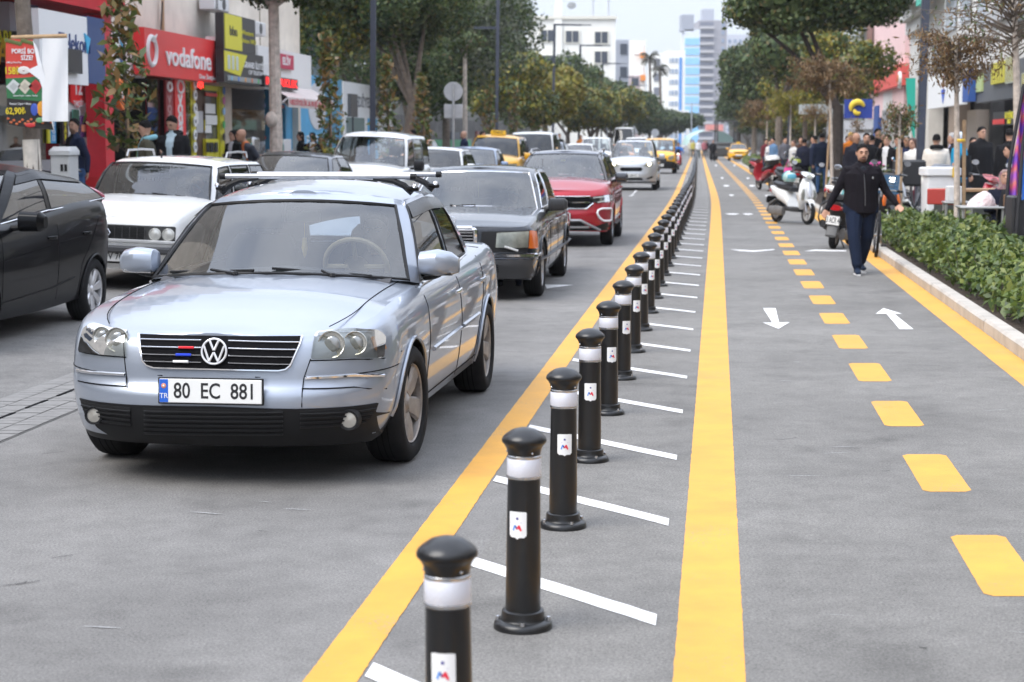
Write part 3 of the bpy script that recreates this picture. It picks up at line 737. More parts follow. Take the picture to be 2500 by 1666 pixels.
  if sg>0:
   m=MB();car.patch(m,'f',rpoly(pk([(1478,868),(1530,868),(1555,925),(1498,935)]),.008),P('amber_reflector',(.42,.22,.12),.3),.008,.004);m.build('turn_lamp',ho)
 for ln in([(1165,1066),(1400,1052),(1592,1022)],[(76,1028),(190,1042),(306,1049)]):
  m=MB();car.line(m,'f',pk(ln),.0095,CHROME,.002,flat=1.0);m.build('bumper_trim',root)
 m=MB()
 for ln in([(1150,1116),(1400,1108),(1600,1086)],[(80,1078),(190,1096),(306,1104)],[(306,840),(310,1108)],[(1150,1205),(1160,1066),(1192,974)],[(86,938),(200,958),(310,966)],[(1192,982),(1400,975),(1590,944),(1672,936)]):
  car.line(m,'f',pk(ln),.0032,GAP,.0)
 m.build('bumper_shut_line',root)
 m=MB();car.patch(m,'f',rpoly(pk([(90,1160),(335,1192),(720,1200),(1135,1212),(1515,1182),(1500,1226),(1624,1221),(1612,1320),(1560,1352),(1380,1366),(700,1368),(250,1345),(175,1300)]),.006),BLACK,.006,.012);m.build('bumper_skirt',root)
 m=MB();GR=P('grille_slot',(.004,.004,.005),.8)
 for poly in([(388,1206),(1064,1215),(1062,1318),(1045,1334),(420,1326),(400,1300)],[(1140,1222),(1508,1186),(1470,1262),(1395,1298),(1140,1316)],[(98,1174),(334,1204),(342,1300),(170,1276),(120,1240)]):
  car.patch(m,'f',rpoly(pk(poly),.008),GR,.0085,.004)
 lg=m.build('lower_grille',root)
 m=MB()
 for i in range(6):
  y=1222+i*20;car.line(m,'f',pk([(400,y),(1060,y+6)]),.0055,BLACK,.012)
 for i in range(4):
  y=1236+i*20;car.line(m,'f',pk([(1142,y),(1498-i*16,y-26)]),.005,BLACK,.012);car.line(m,'f',pk([(106+i*10,y-44),(336,y-14)]),.005,BLACK,.012)
 m.build('slat',lg)
 for px,py,rr in((1364,1258,37),(172,1236,33)):
  q=pk([(px,py)])[0];p0=car.pt('f',q[0],q[1],.024);d=rr/1.96*9/F;Mq=T(*p0,rx=PI/2)
  m=MB();m.lathe([(d*1.45,-.045),(d*1.35,-.01),(d*1.3,.008),(d*1.02,.006),(d,-.006)],BLACK,24,Mq);m.lathe([(d,0),(0,.006)],P('fog_lens',(.42,.40,.36),.15,.4),24,Mq);m.build('fog_light',root)
 q=pk([(720,1131)])[0];p0=car.pt('f',q[0],q[1],.018);plate(root,p0,'80  EC  881',.52,.118,tilt=R(-2),sx=.80)
 for sd in(1,-1):
  m=MB()
  car.line(m,'s',[(1.48,.545),(2.44,.565)],.016,PASP,.004,sd,flat=.9);car.line(m,'s',[(2.53,.568),(3.18,.58)],.016,PASP,.004,sd,flat=.9)
  m.build('side_moulding',root)
  for y in(2.33,3.30):
   m=MB();p=car.pt('s',y,.80,.02,sd);m.loft([((p.x,p.y-.10,p.z),(0,0,.010),(.008,0,0)),((p.x+sd*.012,p.y-.05,p.z),(0,0,.014),(.010,0,0)),((p.x+sd*.012,p.y+.05,p.z+.004),(0,0,.014),(.010,0,0)),((p.x,p.y+.09,p.z+.005),(0,0,.012),(.009,0,0))],CHROME if y<3 else PASP,8,p=3);m.build('door_handle',root)
  m=MB();q=[car.Q(k,f,.0)+Vector((.006,0,-.006))for k in(2,3,4)for f in(0,.5)]+[car.Q(5,0,0)];m.tube([Vector((p.x*sd,p.y,p.z))for p in q],.009,CHROME,6);m.build('window_trim',root)
  m=MB();rows=[]
  for k,f in[(2,i/6)for i in range(6)]+[(3,0),(3,1)]+[(4,i/6)for i in range(7)]:
   A,B_=car.Q(k,f,.74 if k<5 else .8),car.Q(k,f,.90);rows.append([Vector(((A.x+.018)*sd,A.y,A.z)),Vector(((B_.x+.013)*sd,B_.y,B_.z)),Vector(((B_.x-.004)*sd,B_.y,B_.z+.012))])
  m.grid(rows,P('smoked_visor',(.008,.008,.009),.25,spec=.2));m.build('wind_deflector',root)
  m=MB();cx_=sd*.885
  m.loft([((cx_-sd*.115,1.60,1.025),(0,.03,0),(0,0,.05)),((cx_-sd*.10,1.575,1.025),(0,.07,0),(0,0,.066)),((cx_,1.565,1.03),(0,.085,0),(0,0,.076)),((cx_+sd*.075,1.585,1.022),(0,.07,0),(0,0,.066)),((cx_+sd*.115,1.61,1.012),(0,.035,0),(0,0,.042))],PASP,20,p=2.6)
  mo=m.build('door_mirror',root);m=MB();m.tube([(sd*.80,1.62,.955),(sd*.86,1.60,.962),(sd*.88,1.59,.975)],[.035,.03,.035],BLACK,10);m.loft([((cx_-sd*.09,1.57,.962),(0,.05,0),(0,0,.012)),((cx_+sd*.08,1.58,.966),(0,.05,0),(0,0,.012))],LENS,10);m.build('mirror_foot',mo)
 wq=lambda x,v:Vector((x,car.Q(0,abs(x)/.725,v).y-.014,car.Q(0,abs(x)/.725,v).z+.008))
 wiper(root,wq(-.62,.05),wq(-.08,.035),wq(-.18,.0));wiper(root,wq(.02,.06),wq(.56,.02),wq(.36,.0))
 for y,ex in((2.30,.02),(3.02,.05)):
  m=MB();m.tube([(-.575,y,1.50),(.575+ex,y,1.50)],.0165,P('bar_alloy',(.42,.42,.43),.35,.8,var=(20,.2)),12);rb=m.build('roof_bar',root)
  for e in(-1,1):
   m=MB();m.tube([(e*.57+ex*(e>0),y,1.50),(e*.605+ex*(e>0),y,1.50)],.019,BLACK,12)
   m.tube([(e*.36,y,1.488),(e*.48,y,1.475),(e*.55,y,1.445),(e*.60,y,1.40)],[.012,.018,.02,.02],BLACK,8);m.tube([(e*.57,y-.04,1.43),(e*.63,y+.02,1.425)],.014,BLACK,8);m.ball((e*.62,y-.02,1.445),.016,CHROME,8);m.build('bar_foot',rb)
 for y in(.93,3.633):
  for sd in(1,-1):wheel(root,sd*.765,y,.315,.215,.222,'five',sd,P('dusty_alloy',(.36,.33,.31),.45,.7,var=(9,.25)),steer=R(-4)if y<2 else 0)
 m=MB()
 for x in(-.37,.37):seat(m,x,2.35,.98)
 m.box((0,3.15,.84),(1.2,.16,.4),SEATF,bev=.06)
 for x in(-.38,.38):m.loft([((x,3.2,1.03),(.12,0,0),(0,.05,0)),((x,3.22,1.18),(.10,0,0),(0,.04,0))],SEATF,12,p=3)
 m.build('seat',root)
 m=MB();m.loft([((-.66,1.5,.9),(0,.22,0),(0,0,.06)),((0,1.48,.93),(0,.25,0),(0,0,.075)),((.66,1.5,.9),(0,.22,0),(0,0,.06))],DARKIN,14,p=3);m.build('dashboard',root)
 steering(root,.36,1.80,.985,P('beige_wheel',(.52,.40,.24),.45))
 m=MB();m.loft([((-.10,1.98,1.27),(0,.012,0),(0,0,.035)),((.10,1.98,1.27),(0,.012,0),(0,0,.035))],P('grey_plastic',(.35,.36,.38),.4),12,p=3);m.ball((-.02,1.93,1.31),(.03,.02,.02),BLACK,10);m.tube([(0,2.0,1.23),(0,2.0,1.02)],.002,P('cord_gold',(.45,.33,.1),.5),5);m.loft([((0,2.0,1.14),(.012,0,0),(0,.012,0)),((0,2.0,1.08),(.02,0,0),(0,.02,0)),((0,2.0,1.03),(.008,0,0),(0,.008,0))],MATS['cord_gold'],8);m.build('rear_view_mirror',root)
 m=MB();m.ball((.16,3.0,1.08),(.11,.08,.11),P('plastic_bag',(.22,.26,.30),.4),12);m.build('bag')
 bpy.data.objects['bag'].parent=root
 return root,car
HERO,HCAR=build_hero()
# the other vehicles
def paintm(name,col,metal=0,rough=.32):return P(name,col,rough,metal,coat=1.0,spec=.12 if metal<.35 else .5)
DSX=[(0,.93),(.12,.965),(.35,.99),(.55,1.0),(.8,.985),(.92,.955),(.97,.925),(1,.885)]
DFO=[(0,.08),(.12,.04),(.3,.005),(.42,0),(.55,.02),(.75,.045),(.9,.07),(1,.11)]
def auto(name,label,paint,L,W,H,wb,fo_len,wr,place,yaw,hood=.75,cowl_z=.95,belt=.93,ws=(1.15,1.45,2.0),rear=(3.3,3.9),roofx=.60,beltx=.78,zb=.22,Lc=.55,k=2.8,pillars=None,van=False,Lr=.45,kr=3.5,sx=DSX,fo=DFO,gl=None,roofm=None,crown=.07,cpow=2.5,ring_z=None,seal=BLACK,seal_r=.010,style='five',anchor='fl',roofcrown=.05,bulge=.012,rimm=None,group=None,cat='car',curl=(.86,.90,.84),arch=1.0,tail=.02,wsm=.0,panes=True,detail=True,rearwin=True,hoodfront=.12,rz=0,rdrop=0,rwz=None):
 hw=W/2;c=Car(L,hw,Lc,k,Lr,kr,zb=[(0,zb+.02),(.3,zb),(L*.5,zb),(L,zb+.08)],zt=[(0,hood),(.1,hood+.012),(ws[1]*.5,lerp(hood,cowl_z,.62)),(ws[1],cowl_z-crown*.6),(rear[0],belt+tail),(L,belt+tail-(.02 if not van else 0))],sx=sx,fo=fo,ro=[(0,.06),(.25,0),(.5,0),(.7,.02),(1,.06)],tp=[(0,.955),(.12,.985),(.3,1),(.75,1),(.9,.98),(1,.95)],crown=[(0,0),(.1,crown*.3),(ws[1]*.5,crown*.8),(ws[1],crown),(L*.7,crown*.3),(L,crown*.2)],wheels=[],arch=[(fo_len,wr,wr*1.12*arch),(fo_len+wb,wr,wr*1.12*arch)],cowl=ws[1]+.05,deck=rear[1]-.1 if not van else 99)
 c.cpow=cpow;zr=H-roofcrown;zc=cowl_z;y0,y1,yr=ws;bx,rx=beltx,roofx
 pl=pillars or[2.42]
 K=[((0,y0,zc),(0,yr,zr)),((bx*.935,y1,zc-.04),(rx*.885,yr+.09,zr-.02)),((bx*.985,y1+.10,cowl_z-crown*.6),(rx*.975,yr+.17,zr-.04))]
 ye,yre=rear[1]-(.55 if not van else .12),rear[0]-(.25 if not van else .08)
 for p in pl:
  for e in(-.05,.05):K.append(((bx,p+e,lerp(cowl_z-crown*.6,belt+tail,(p-y1)/(rear[0]-y1))+.004),(rx,p+e*.8+(yr-y1)*.06,zr-.015)))
 K+=[((bx*.985,ye,belt+tail),(rx*.975,yre,zr-.025-rdrop*.6)),((bx*.93,rear[1]-.2 if not van else rear[1]-.04,belt+tail+.01),(rx*.93,rear[0]-.05,zr-.035-rdrop*.9)),((bx*.82,rear[1]-.08 if not van else rear[1],belt+tail+.02),(rx*.84,rear[0],zr-.02-rdrop)),((0,rear[1],belt+tail+.02),(0,rear[0]+.03,zr-rdrop))]
 c.cab=K;root=thing(name,label,cat,group=group);root.rotation_euler=(0,rz,yaw)
 off=Matrix.Rotation(yaw,3,'Z')@Vector({'fl':(hw-.02,fo_len,0),'f':(0,0,0),'rl':(hw-.02,fo_len+wb,0)}[anchor]);root.location=Vector(place)-off
 bpy.context.view_layer.update()
 mb=MB();c.shell(mb,paint,nv=20,nu=(18,70,10));c.top(mb,paint)
 gl=gl or G1;np_=len(pl);w=[('windscreen',0,1,.02,.88)]
 for i in range(np_+1):w.append(('side_window',2+2*i,3+2*i,.04,.88))
 if rearwin:w.append(('rear_window',5+2*np_,6+2*np_,.06,.86))
 c.greenhouse(root,mb,roofm or paint,gl,w,seal=seal,seal_r=seal_r,roofcrown=roofcrown,roofm=roofm,bulge=bulge,curl=curl,nseg=6)
 if detail:
  for sd in(1,-1):
   fy=y1-.04
   c.line(mb,'s',[(fy,belt-.05),(fy-.03,.6),(fy,zb+.08)],.003,GAP,0,sd);c.line(mb,'s',[(pl[0],belt-.02),(pl[0],zb+.08)],.003,GAP,0,sd)
   if np_>0:c.line(mb,'s',[(min(ye,fo_len+wb+.1),belt-.01),(fo_len+wb-.36,.58),(fo_len+wb-.42,zb+.08)],.003,GAP,0,sd)
   for y in(pl[0]-.14,fo_len+wb-.25):
    m=MB();p=c.pt('s',y,belt-.13,.016,sd);m.loft([((p.x-sd*.012,p.y-.10,p.z),(0,0,.012),(.006,0,0)),((p.x+sd*.008,p.y-.04,p.z),(0,0,.015),(.010,0,0)),((p.x+sd*.008,p.y+.05,p.z),(0,0,.015),(.010,0,0)),((p.x-sd*.012,p.y+.10,p.z),(0,0,.012),(.006,0,0))],paint if detail!='chrome' else CHROME,8,p=3);m.build('door_handle',root)
 mb.build('body',root,ang=34)
 for y in(fo_len,fo_len+wb):
  for sd in(1,-1):wheel(root,sd*(hw-.11),y,wr,.2,wr*.69,style,sd,rimm)
 m=MB()
 for x in(-.36,.36):seat(m,x,y1+.92,belt+.04)
 m.loft([((0,y1+1.75,belt-.1),(bx*.8,0,0),(0,.1,0)),((0,y1+1.8,belt+.08),(bx*.75,0,0),(0,.08,0))],SEATF,14,p=4)
 for x in(-.36,.36):m.loft([((x,y1+1.84,belt+.08),(.12,0,0),(0,.05,0)),((x,y1+1.86,belt+.22),(.10,0,0),(0,.04,0))],SEATF,12,p=3)
 m.build('seat',root)
 m=MB();m.loft([((-bx*.85,y1+.1,belt-.02),(0,.22,0),(0,0,.06)),((bx*.85,y1+.1,belt-.02),(0,.22,0),(0,0,.06))],DARKIN,14,p=3);m.build('dashboard',root)
 steering(root,.36,y1+.40,belt+.04,DARKIN)
 return root,c
def mirrors(root,c,y,z,m,w=.10,h=.075,d=.09,x=None,foot=BLACK,p=2.8):
 for sd in(1,-1):
  xx=x or c.HW+.07;b=MB();cx_=sd*xx
  b.loft([((cx_-sd*w,y+.03,z),(0,d*.5,0),(0,0,h*.7)),((cx_-sd*w*.7,y,z),(0,d,0),(0,0,h)),((cx_+sd*w*.7,y+.01,z),(0,d*.9,0),(0,0,h*.95)),((cx_+sd*w,y+.04,z-.005),(0,d*.45,0),(0,0,h*.6))],m,16,p=p)
  o=b.build('door_mirror',root);b=MB();b.tube([(sd*(c.HW-.12),y+.05,z-.07),(cx_-sd*w*.8,y+.03,z-.05)],.026,foot,8);b.build('mirror_foot',o)
def sym(c,root,name,polys,m,off=.004,r=.01,thick=.012,parent=None,zone='f',both=True):
 out=[]
 for sg in((1,-1)if both else(1,)):
  b=MB()
  for p in polys:c.patch(b,zone,rpoly([(sg*x,z)for x,z in p][::sg],r),m,off,thick)
  out.append(b.build(name,parent or root))
 return out
def lamps(c,root,poly,r=.02,bowl=None,cs=(),lens=None):
 for sg in(1,-1):
  pp=rpoly([(sg*x,z)for x,z in poly][::sg],r);b=MB();c.patch(b,'f',pp,bowl or MATS['lamp_bowl'],.004,.012);o=b.build('headlight',root)
  b=MB();c.patch(b,'f',pp,lens or LENS,.02,.018);b.build('lens',o)
  if cs:
   b=MB()
   for x,z,d in cs:
    q=c.pt('f',sg*x,z,.010);Mq=T(*q,rx=PI/2);b.lathe([(d*1.06,0),(d,.006),(d*.85,-.004),(d*.5,-.006),(0,-.003)],REFL,22,Mq)
   b.build('reflector',o)
G1=MATS['car_glass'];GD=glass('dark_glass',(.10,.115,.12),1.0,.015,1.6)
ROADY=YAW
def at(o,D):return RD(o,D)
# ---- dark grey older saloon behind the silver one
DG=paintm('dark_grey_paint',(.012,.014,.020),.1,.25)
r_,c=auto('saloon_car','dark grey older saloon with chrome grille and square headlamps behind the silver blue car',DG,5.02,1.82,1.44,2.935,.86,.315,G(1324,722.5),ROADY,hood=.79,cowl_z=.955,belt=.915,ws=(1.52,1.72,2.30),rear=(3.75,4.25),roofx=.64,beltx=.80,Lc=.34,k=4.2,Lr=.4,kr=4,fo=[(0,.10),(.15,.06),(.3,.0),(.44,0),(.46,.05),(.7,.065),(.95,.085),(1,.10)],sx=[(0,.93),(.15,.97),(.45,1),(.8,.985),(.94,.95),(1,.90)],crown=.05,style='multi',seal=CHROME,seal_r=.011,detail='chrome',pillars=[2.62],gl=glass('teal_glass',(.46,.60,.60),1.0),zb=.22)
pk=lambda pts:pick(r_,c,[(1000+x/3.361,300+y/3.361)for x,y in pts])
lx=[(.335,.565),(.655,.565),(.655,.735),(.345,.735)]
c.HW and lamps(c,r_,pk([(706,1026),(972,1026),(978,892),(716,905)]),.01,bowl=P('lamp_chromed',(.62,.62,.60),.22,.6,var=(9,.3)),cs=[])
b=MB();c.patch(b,'f',rpoly(pk([(972,1030),(1046,1028),(1056,892),(982,888)]),.008),P('amber_lens',(.62,.13,.012),.2,coat=.6),.012,.02);o=b.build('turn_lamp',r_)
b=MB();b.box((0,.045,.63),(.54,.09,.33),CHROME,bev=.02);b.box((0,-.004,.622),(.47,.02,.275),GAP);gr=b.build('grille',r_)
for i in range(8):
 k_=MB();k_.box((0,-.012,.505+i*.034),(.465,.012,.008),CHROME);k_.build('slat',gr)
b=MB();b.tube([(-.22,.02,.792),(.22,.02,.792)],.022,CHROME,10);b.build('grille_cap',gr)
b=MB();q=Vector((0,.045,.872));b.tube([q+Vector((.036*math.cos(2*PI*i/24),0,.036*math.sin(2*PI*i/24)))for i in range(24)],.0035,CHROME,6,closed=True)
for a in(90,210,330):b.tube([q,q+Vector((.036*math.cos(R(a)),0,.036*math.sin(R(a))))],.003,CHROME,5)
b.tube([q-Vector((0,0,.036)),(0,.045,.80)],.005,CHROME,6);b.build('emblem',r_)
for sg in(1,-1):
 b=MB();b.tube([c.pt('f',sg*.70,.545,.03),c.pt('f',sg*.56,.59,.035)],.012,BLACK if sg<0 else P('wiper_grey',(.5,.5,.5),.4),6);b.build('lamp_wiper',r_)
b=MB();xs=[(-.88,.49),(-.6,.49),(0,.49),(.6,.49),(.88,.49)];c.line(b,'f',xs,.024,CHROME,.006)
for sd in(1,-1):c.line(b,'s',[(.35,.49),(.50,.49)],.024,CHROME,.004,sd)
b.build('bumper_trim',r_)
b=MB();c.patch(b,'f',rpoly([(-.85,.45),(-.86,.25),(.86,.25),(.85,.45)],.02),P('bumper_grey',(.045,.046,.05),.5),.006,.01);bm_=b.build('bumper',r_)
b=MB()
for i in range(4):c.line(b,'f',[(-.5,.40-i*.024),(.5,.40-i*.024)],.006,GAP,.006)
b.build('slot',bm_)
sym(c,r_,'lamp_surround',[[(.30,.53),(.31,.75),(.80,.76),(.80,.53)]],BLACK,.001,.01)
mirrors(r_,c,1.86,.98,P('mirror_black',(.025,.025,.027),.35),.11,.075,.07,x=.97,p=5)
b=MB();
for y0_,z0_ in((.62,.70),(1.2,.78)):pass
for sg in(1,-1):b.tube([(sg*.30,.16,.815),(sg*.33,.6,.862),(sg*.40,1.35,.915)],.004,DG,6)
b.build('bonnet_crease',r_)
wq=lambda c,x,v,bx:Vector((x,c.Q(0,min(1,abs(x)/bx),v).y-.014,c.Q(0,min(1,abs(x)/bx),v).z+.006))
wiper(r_,wq(c,-.55,.04,.75),wq(c,.05,.05,.75),wq(c,-.1,0,.75))
for sd in(1,-1):
 b=MB();c.line(b,'s',[(.5,.42),(4.6,.43)],.035,P('cladding_grey',(.06,.062,.07),.4),.0,sd,flat=.35);b.build('side_cladding',r_)
b=MB();b.loft([((-.10,2.15,1.28),(0,.012,0),(0,0,.032)),((.10,2.15,1.28),(0,.012,0),(0,0,.032))],BLACK,10,p=3);b.tube([(0,2.17,1.26),(0,2.17,1.05)],.003,P('cord_gold',(.45,.33,.1)),5);b.build('rear_view_mirror',r_)
MERC=r_
# ---- red suv
RED=paintm('red_paint',(.36,.010,.022),.3,.3);NAVY=paintm('navy_roof',(.025,.028,.05),.2,.25)
r_,c=auto('suv','red suv with dark roof and light ring foglamps behind the dark grey saloon',RED,4.23,1.82,1.575,2.59,.85,.335,G(1495,598),ROADY,hood=.90,cowl_z=1.09,belt=1.03,ws=(1.05,1.32,1.95),rear=(3.75,4.1),roofx=.60,beltx=.79,Lc=.55,k=2.9,zb=.24,roofm=NAVY,crown=.075,van=True,pillars=[2.42],tail=.06,style='five',gl=G1,curl=(.88,.92,.86))
pk=lambda pts:pick(r_,c,[(1000+x/3.361,300+y/3.361)for x,y in pts])
hp=pk([(1470,612),(1660,588),(1664,625),(1640,648),(1530,662),(1490,640)]);lamps(c,r_,hp,.01,bowl=P('lamp_black',(.03,.03,.035),.2),cs=[(pk([(1560,628)])[0][0],pk([(1560,628)])[0][1],.03)])
for sg in(1,-1):
 b=MB();pts=pk([(1505,618),(1655,600),(1650,632),(1540,655)]);c.line(b,'f',[(sg*x,z)for x,z in pts],.008,P('lamp_white',(.8,.8,.82),.2),.014);b.build('light_strip',r_)
b=MB();zt_=hp[0][1];hx=hp[0][0]
c.patch(b,'f',rpoly([(-hx-.1,zt_+.01),(hx+.1,zt_+.01),(hx+.08,zt_-.10),(hx-.02,zt_-.17),(-hx+.02,zt_-.17),(-hx-.08,zt_-.10)],.02),GAP,.004,.01);gr=b.build('grille',r_)
b=MB()
for z in(.005,-.085):c.line(b,'f',[(-hx-.02,zt_+z),(hx+.02,zt_+z)],.013,CHROME,.012)
c.line(b,'f',[(-hx-.07,zt_-.10),(-hx+.03,zt_-.185),(hx-.03,zt_-.185),(hx+.07,zt_-.10)],.013,CHROME,.012);b.build('chrome_bar',gr)
fg=pk([(1535,745),(1545,718),(1575,705),(1650,703),(1655,730),(1648,800),(1585,803),(1560,785)])
for sg in(1,-1):
 b=MB();c.patch(b,'f',rpoly([(sg*x,z)for x,z in fg][::sg],.02),P('fog_bowl',(.25,.012,.02),.4),.006,.01)
 pts=[c.pt('f',sg*x,z,.016)for x,z in rpoly(fg,.02)];b.tube(pts,.017,P('lamp_white',(.8,.8,.82)),8,closed=True);b.build('fog_light',r_)
zl=fg[5][1]
b=MB();c.patch(b,'f',rpoly([(-.84,.40),(-.86,.27),(.86,.27),(.84,.40),(.55,zl-.12),(.42,zl+.02),(-.42,zl+.02),(-.55,zl-.12)],.02),BLACK,.006,.01);lo=b.build('lower_grille',r_)
b=MB();SIL=P('silver_trim',(.42,.42,.43),.35,.7);c.line(b,'f',[(-.72,.28),(-.42,zl+.02),(.42,zl+.02),(.72,.28)],.022,SIL,.012);c.line(b,'f',[(-.55,.33),(.55,.33)],.02,SIL,.01);b.build('skid_trim',lo)
q=c.pt('f',0,zl+.075,.02);plate(r_,q,'33 ABV 075',.52,.118,sx=.7)
mirrors(r_,c,1.50,1.10,P('mirror_gloss_black',(.02,.02,.026),.12,coat=1),.11,.085,.10,x=1.0)
for sd in(1,-1):
 b=MB();pts=[(sd*.60,2.1,1.50),(sd*.60,2.25,1.56),(sd*.60,3.2,1.57),(sd*.57,3.5,1.51)];b.tube(pts,.016,SIL,8);b.build('roof_rail',r_)
 b=MB();c.line(b,'s',[(.46,.33),(.62,.31)],.04,BLACK,0,sd,flat=.4);c.line(b,'s',[(1.25,.33),(3.05,.33)],.06,BLACK,0,sd,flat=.3);c.line(b,'s',[(1.3,.42),(3.0,.42)],.012,SIL,.004,sd);b.build('side_cladding',r_)
b=MB();b.tube([(-.25,.55,.97),(-.25,.60,1.42)],.0035,BLACK,5);b.build('aerial',r_)
b=MB();b.ball((0,2.0,1.44),(.11,.05,.05),BLACK,12);b.box((-.02,1.9,1.38),(.07,.003,.025),P('sticker_yellow',(.7,.65,.12),.5));b.build('rear_view_mirror',r_)
# ---- silver compact van and yellow van further up the lane
SILV=paintm('silver_paint',(.55,.56,.58),.6,.3)
r_,c=auto('compact_van','silver compact van with lit headlamps driving behind the red suv',SILV,4.16,1.77,1.75,2.49,.83,.30,at(-2.05+.03,62.0),ROADY,hood=.98,cowl_z=1.16,belt=1.08,ws=(.95,1.25,1.95),rear=(4.0,4.12),roofx=.63,beltx=.77,van=True,pillars=[2.3,3.2],crown=.09,k=2.6,tail=.04,Lc=.6)
lamps(c,r_,[(.42,.83),(.50,.95),(.74,1.02),(.78,.90),(.60,.82)],.03,cs=[(.60,.90,.06)])
for sg in(1,-1):
 b=MB();q=c.pt('f',sg*.60,.90,.03);b.ball(q,(.055,.02,.055),P('lit_headlamp',(1,.9,.72),emit=3.5),12);b.build('lit_lamp',r_)
b=MB();c.patch(b,'f',rpoly([(-.34,.80),(.34,.80),(.40,.74),(.34,.66),(-.34,.66),(-.40,.74)],.03),GAP,.006,.01);c.patch(b,'f',rpoly([(-.36,.44),(.36,.44),(.42,.36),(-.42,.36)],.02),GAP,.006,.01);b.build('grille',r_)
sym(c,r_,'fog_recess',[[(.50,.42),(.72,.50),(.74,.44),(.56,.38)]],GAP,.006)
b=MB();c.line(b,'f',[(-.80,.29),(.80,.29)],.02,GAP,.005);b.build('lower_lip',r_)
plate(r_,c.pt('f',0,.52,.02),'31 ABM 072',.52,.118,sx=.7);mirrors(r_,c,1.45,1.15,SILV,.11,.10,.09,x=1.0)
for sd in(1,-1):
 b=MB();b.tube([(sd*.62,2.1,1.69),(sd*.62,2.3,1.74),(sd*.62,3.7,1.74),(sd*.60,3.9,1.68)],.014,BLACK,6);b.build('roof_rail',r_)
YELP=paintm('yellow_paint_car',(.78,.40,.01))
r_,c=auto('panel_van','yellow panel van with black bumper behind the silver compact van',YELP,3.96,1.76,1.86,2.51,.78,.30,at(-1.75,92.5),ROADY,hood=.95,cowl_z=1.18,belt=1.10,ws=(.75,1.1,1.65),rear=(3.85,3.92),roofx=.74,beltx=.79,van=True,pillars=[2.0],crown=.09,k=3.2,tail=.02,zb=.25,style='steel',rimm=BLACK,curl=(.9,.92,.8),roofcrown=.06)
lamps(c,r_,[(.46,.72),(.52,.90),(.72,.96),(.78,.82),(.66,.70)],.05)
b=MB();c.patch(b,'f',rpoly([(-.82,.27),(-.83,.62),(-.40,.68),(.40,.68),(.83,.62),(.82,.27)],.03),BLACK,.008,.012);c.patch(b,'f',rpoly([(-.4,.80),(.4,.80),(.42,.66),(-.42,.66)],.02),BLACK,.008,.012);b.build('bumper',r_)
b=MB();c.line(b,'s',[(.35,.42),(.45,.42)],.15,BLACK,-.01,1);c.line(b,'s',[(1.15,.40),(2.95,.40)],.13,BLACK,0,1,flat=.1);b.build('side_cladding',r_)
plate(r_,c.pt('f',0,.45,.02),'33 T 4410',.52,.118,sx=.7);mirrors(r_,c,1.25,1.15,BLACK,.10,.12,.09,x=.97)
# ---- left lane
BLK=P('black_paint',(.003,.0033,.0045),.3,0,coat=.3,spec=.06)
fr=RD(-6.06,16.62)
r_,c=auto('hatchback','black hatchback with silver wheels and dark window visors, cut off by the frame edge',BLK,3.95,1.72,1.50,2.49,.80,.30,fr,-R(7.4),hood=.88,cowl_z=1.05,belt=.98,ws=(.95,1.22,1.95),rear=(3.40,3.86),roofx=.585,beltx=.768,van=True,pillars=[2.36],crown=.08,k=2.5,tail=.16,rdrop=.13,bulge=.02,anchor='rl',style='seven',gl=glass('hatch_glass',(.20,.22,.23),1.0,.015,2.4),rz=R(1.5),rimm=P('bright_alloy',(.66,.66,.68),.3,.6),seal_r=.008)
for sd in(1,-1):
 b=MB();q=[c.Q(k_,f,0)+Vector((.008,0,.0))for k_ in(2,3,4)for f in(0,.5)]+[c.Q(5,0,0),c.Q(5,.6,.05)];b.tube([Vector((p.x*sd,p.y,p.z))for p in q],.010,CHROME,6);b.build('window_trim',r_)
 b=MB();rows=[]
 for k_,f in[(2,i/6)for i in range(6)]+[(3,0),(3,1)]+[(4,i/6)for i in range(7)]:
  A,B_=c.Q(k_,f,.72),c.Q(k_,f,.93);rows.append([Vector(((A.x+.016)*sd,A.y,A.z)),Vector(((B_.x+.010)*sd,B_.y,B_.z)),Vector(((B_.x-.01)*sd,B_.y,B_.z+.01))])
 b.grid(rows,MATS['smoked_visor']);b.build('wind_deflector',r_)
 b=MB();c.line(b,'s',[(.95,.70),(2.0,.77),(3.2,.84)],.006,GAP,-.003,sd,flat=.5);c.line(b,'s',[(1.15,.36),(2.2,.40),(2.75,.46)],.022,BLK,-.004,sd,flat=.5);b.build('side_crease',r_)
 b=MB();p=c.pt('s',.98,.62,.008,sd);b.ball(p,(.012,.055,.02),P('amber_lens',(.6,.13,.012)),10);b.build('side_repeater',r_)
 b=MB();A,B_=c.Q(6,.5,.02),c.Q(6,.6,.60);b.tube([Vector(((p.x+.012)*sd,p.y-.01,p.z))for p in(c.Q(6,.3,-.1+.1),c.Q(6,.5,.2),c.Q(6,.5,.42),B_)],[.05,.06,.05,.03],P('tail_lens',(.45,.10,.14),.2,coat=.5),10,flat=.7);b.build('tail_light',r_)
mirrors(r_,c,1.42,1.03,BLK,.11,.085,.10,x=.99)
WHC=paintm('white_paint_car',(.80,.80,.79),0,.35)
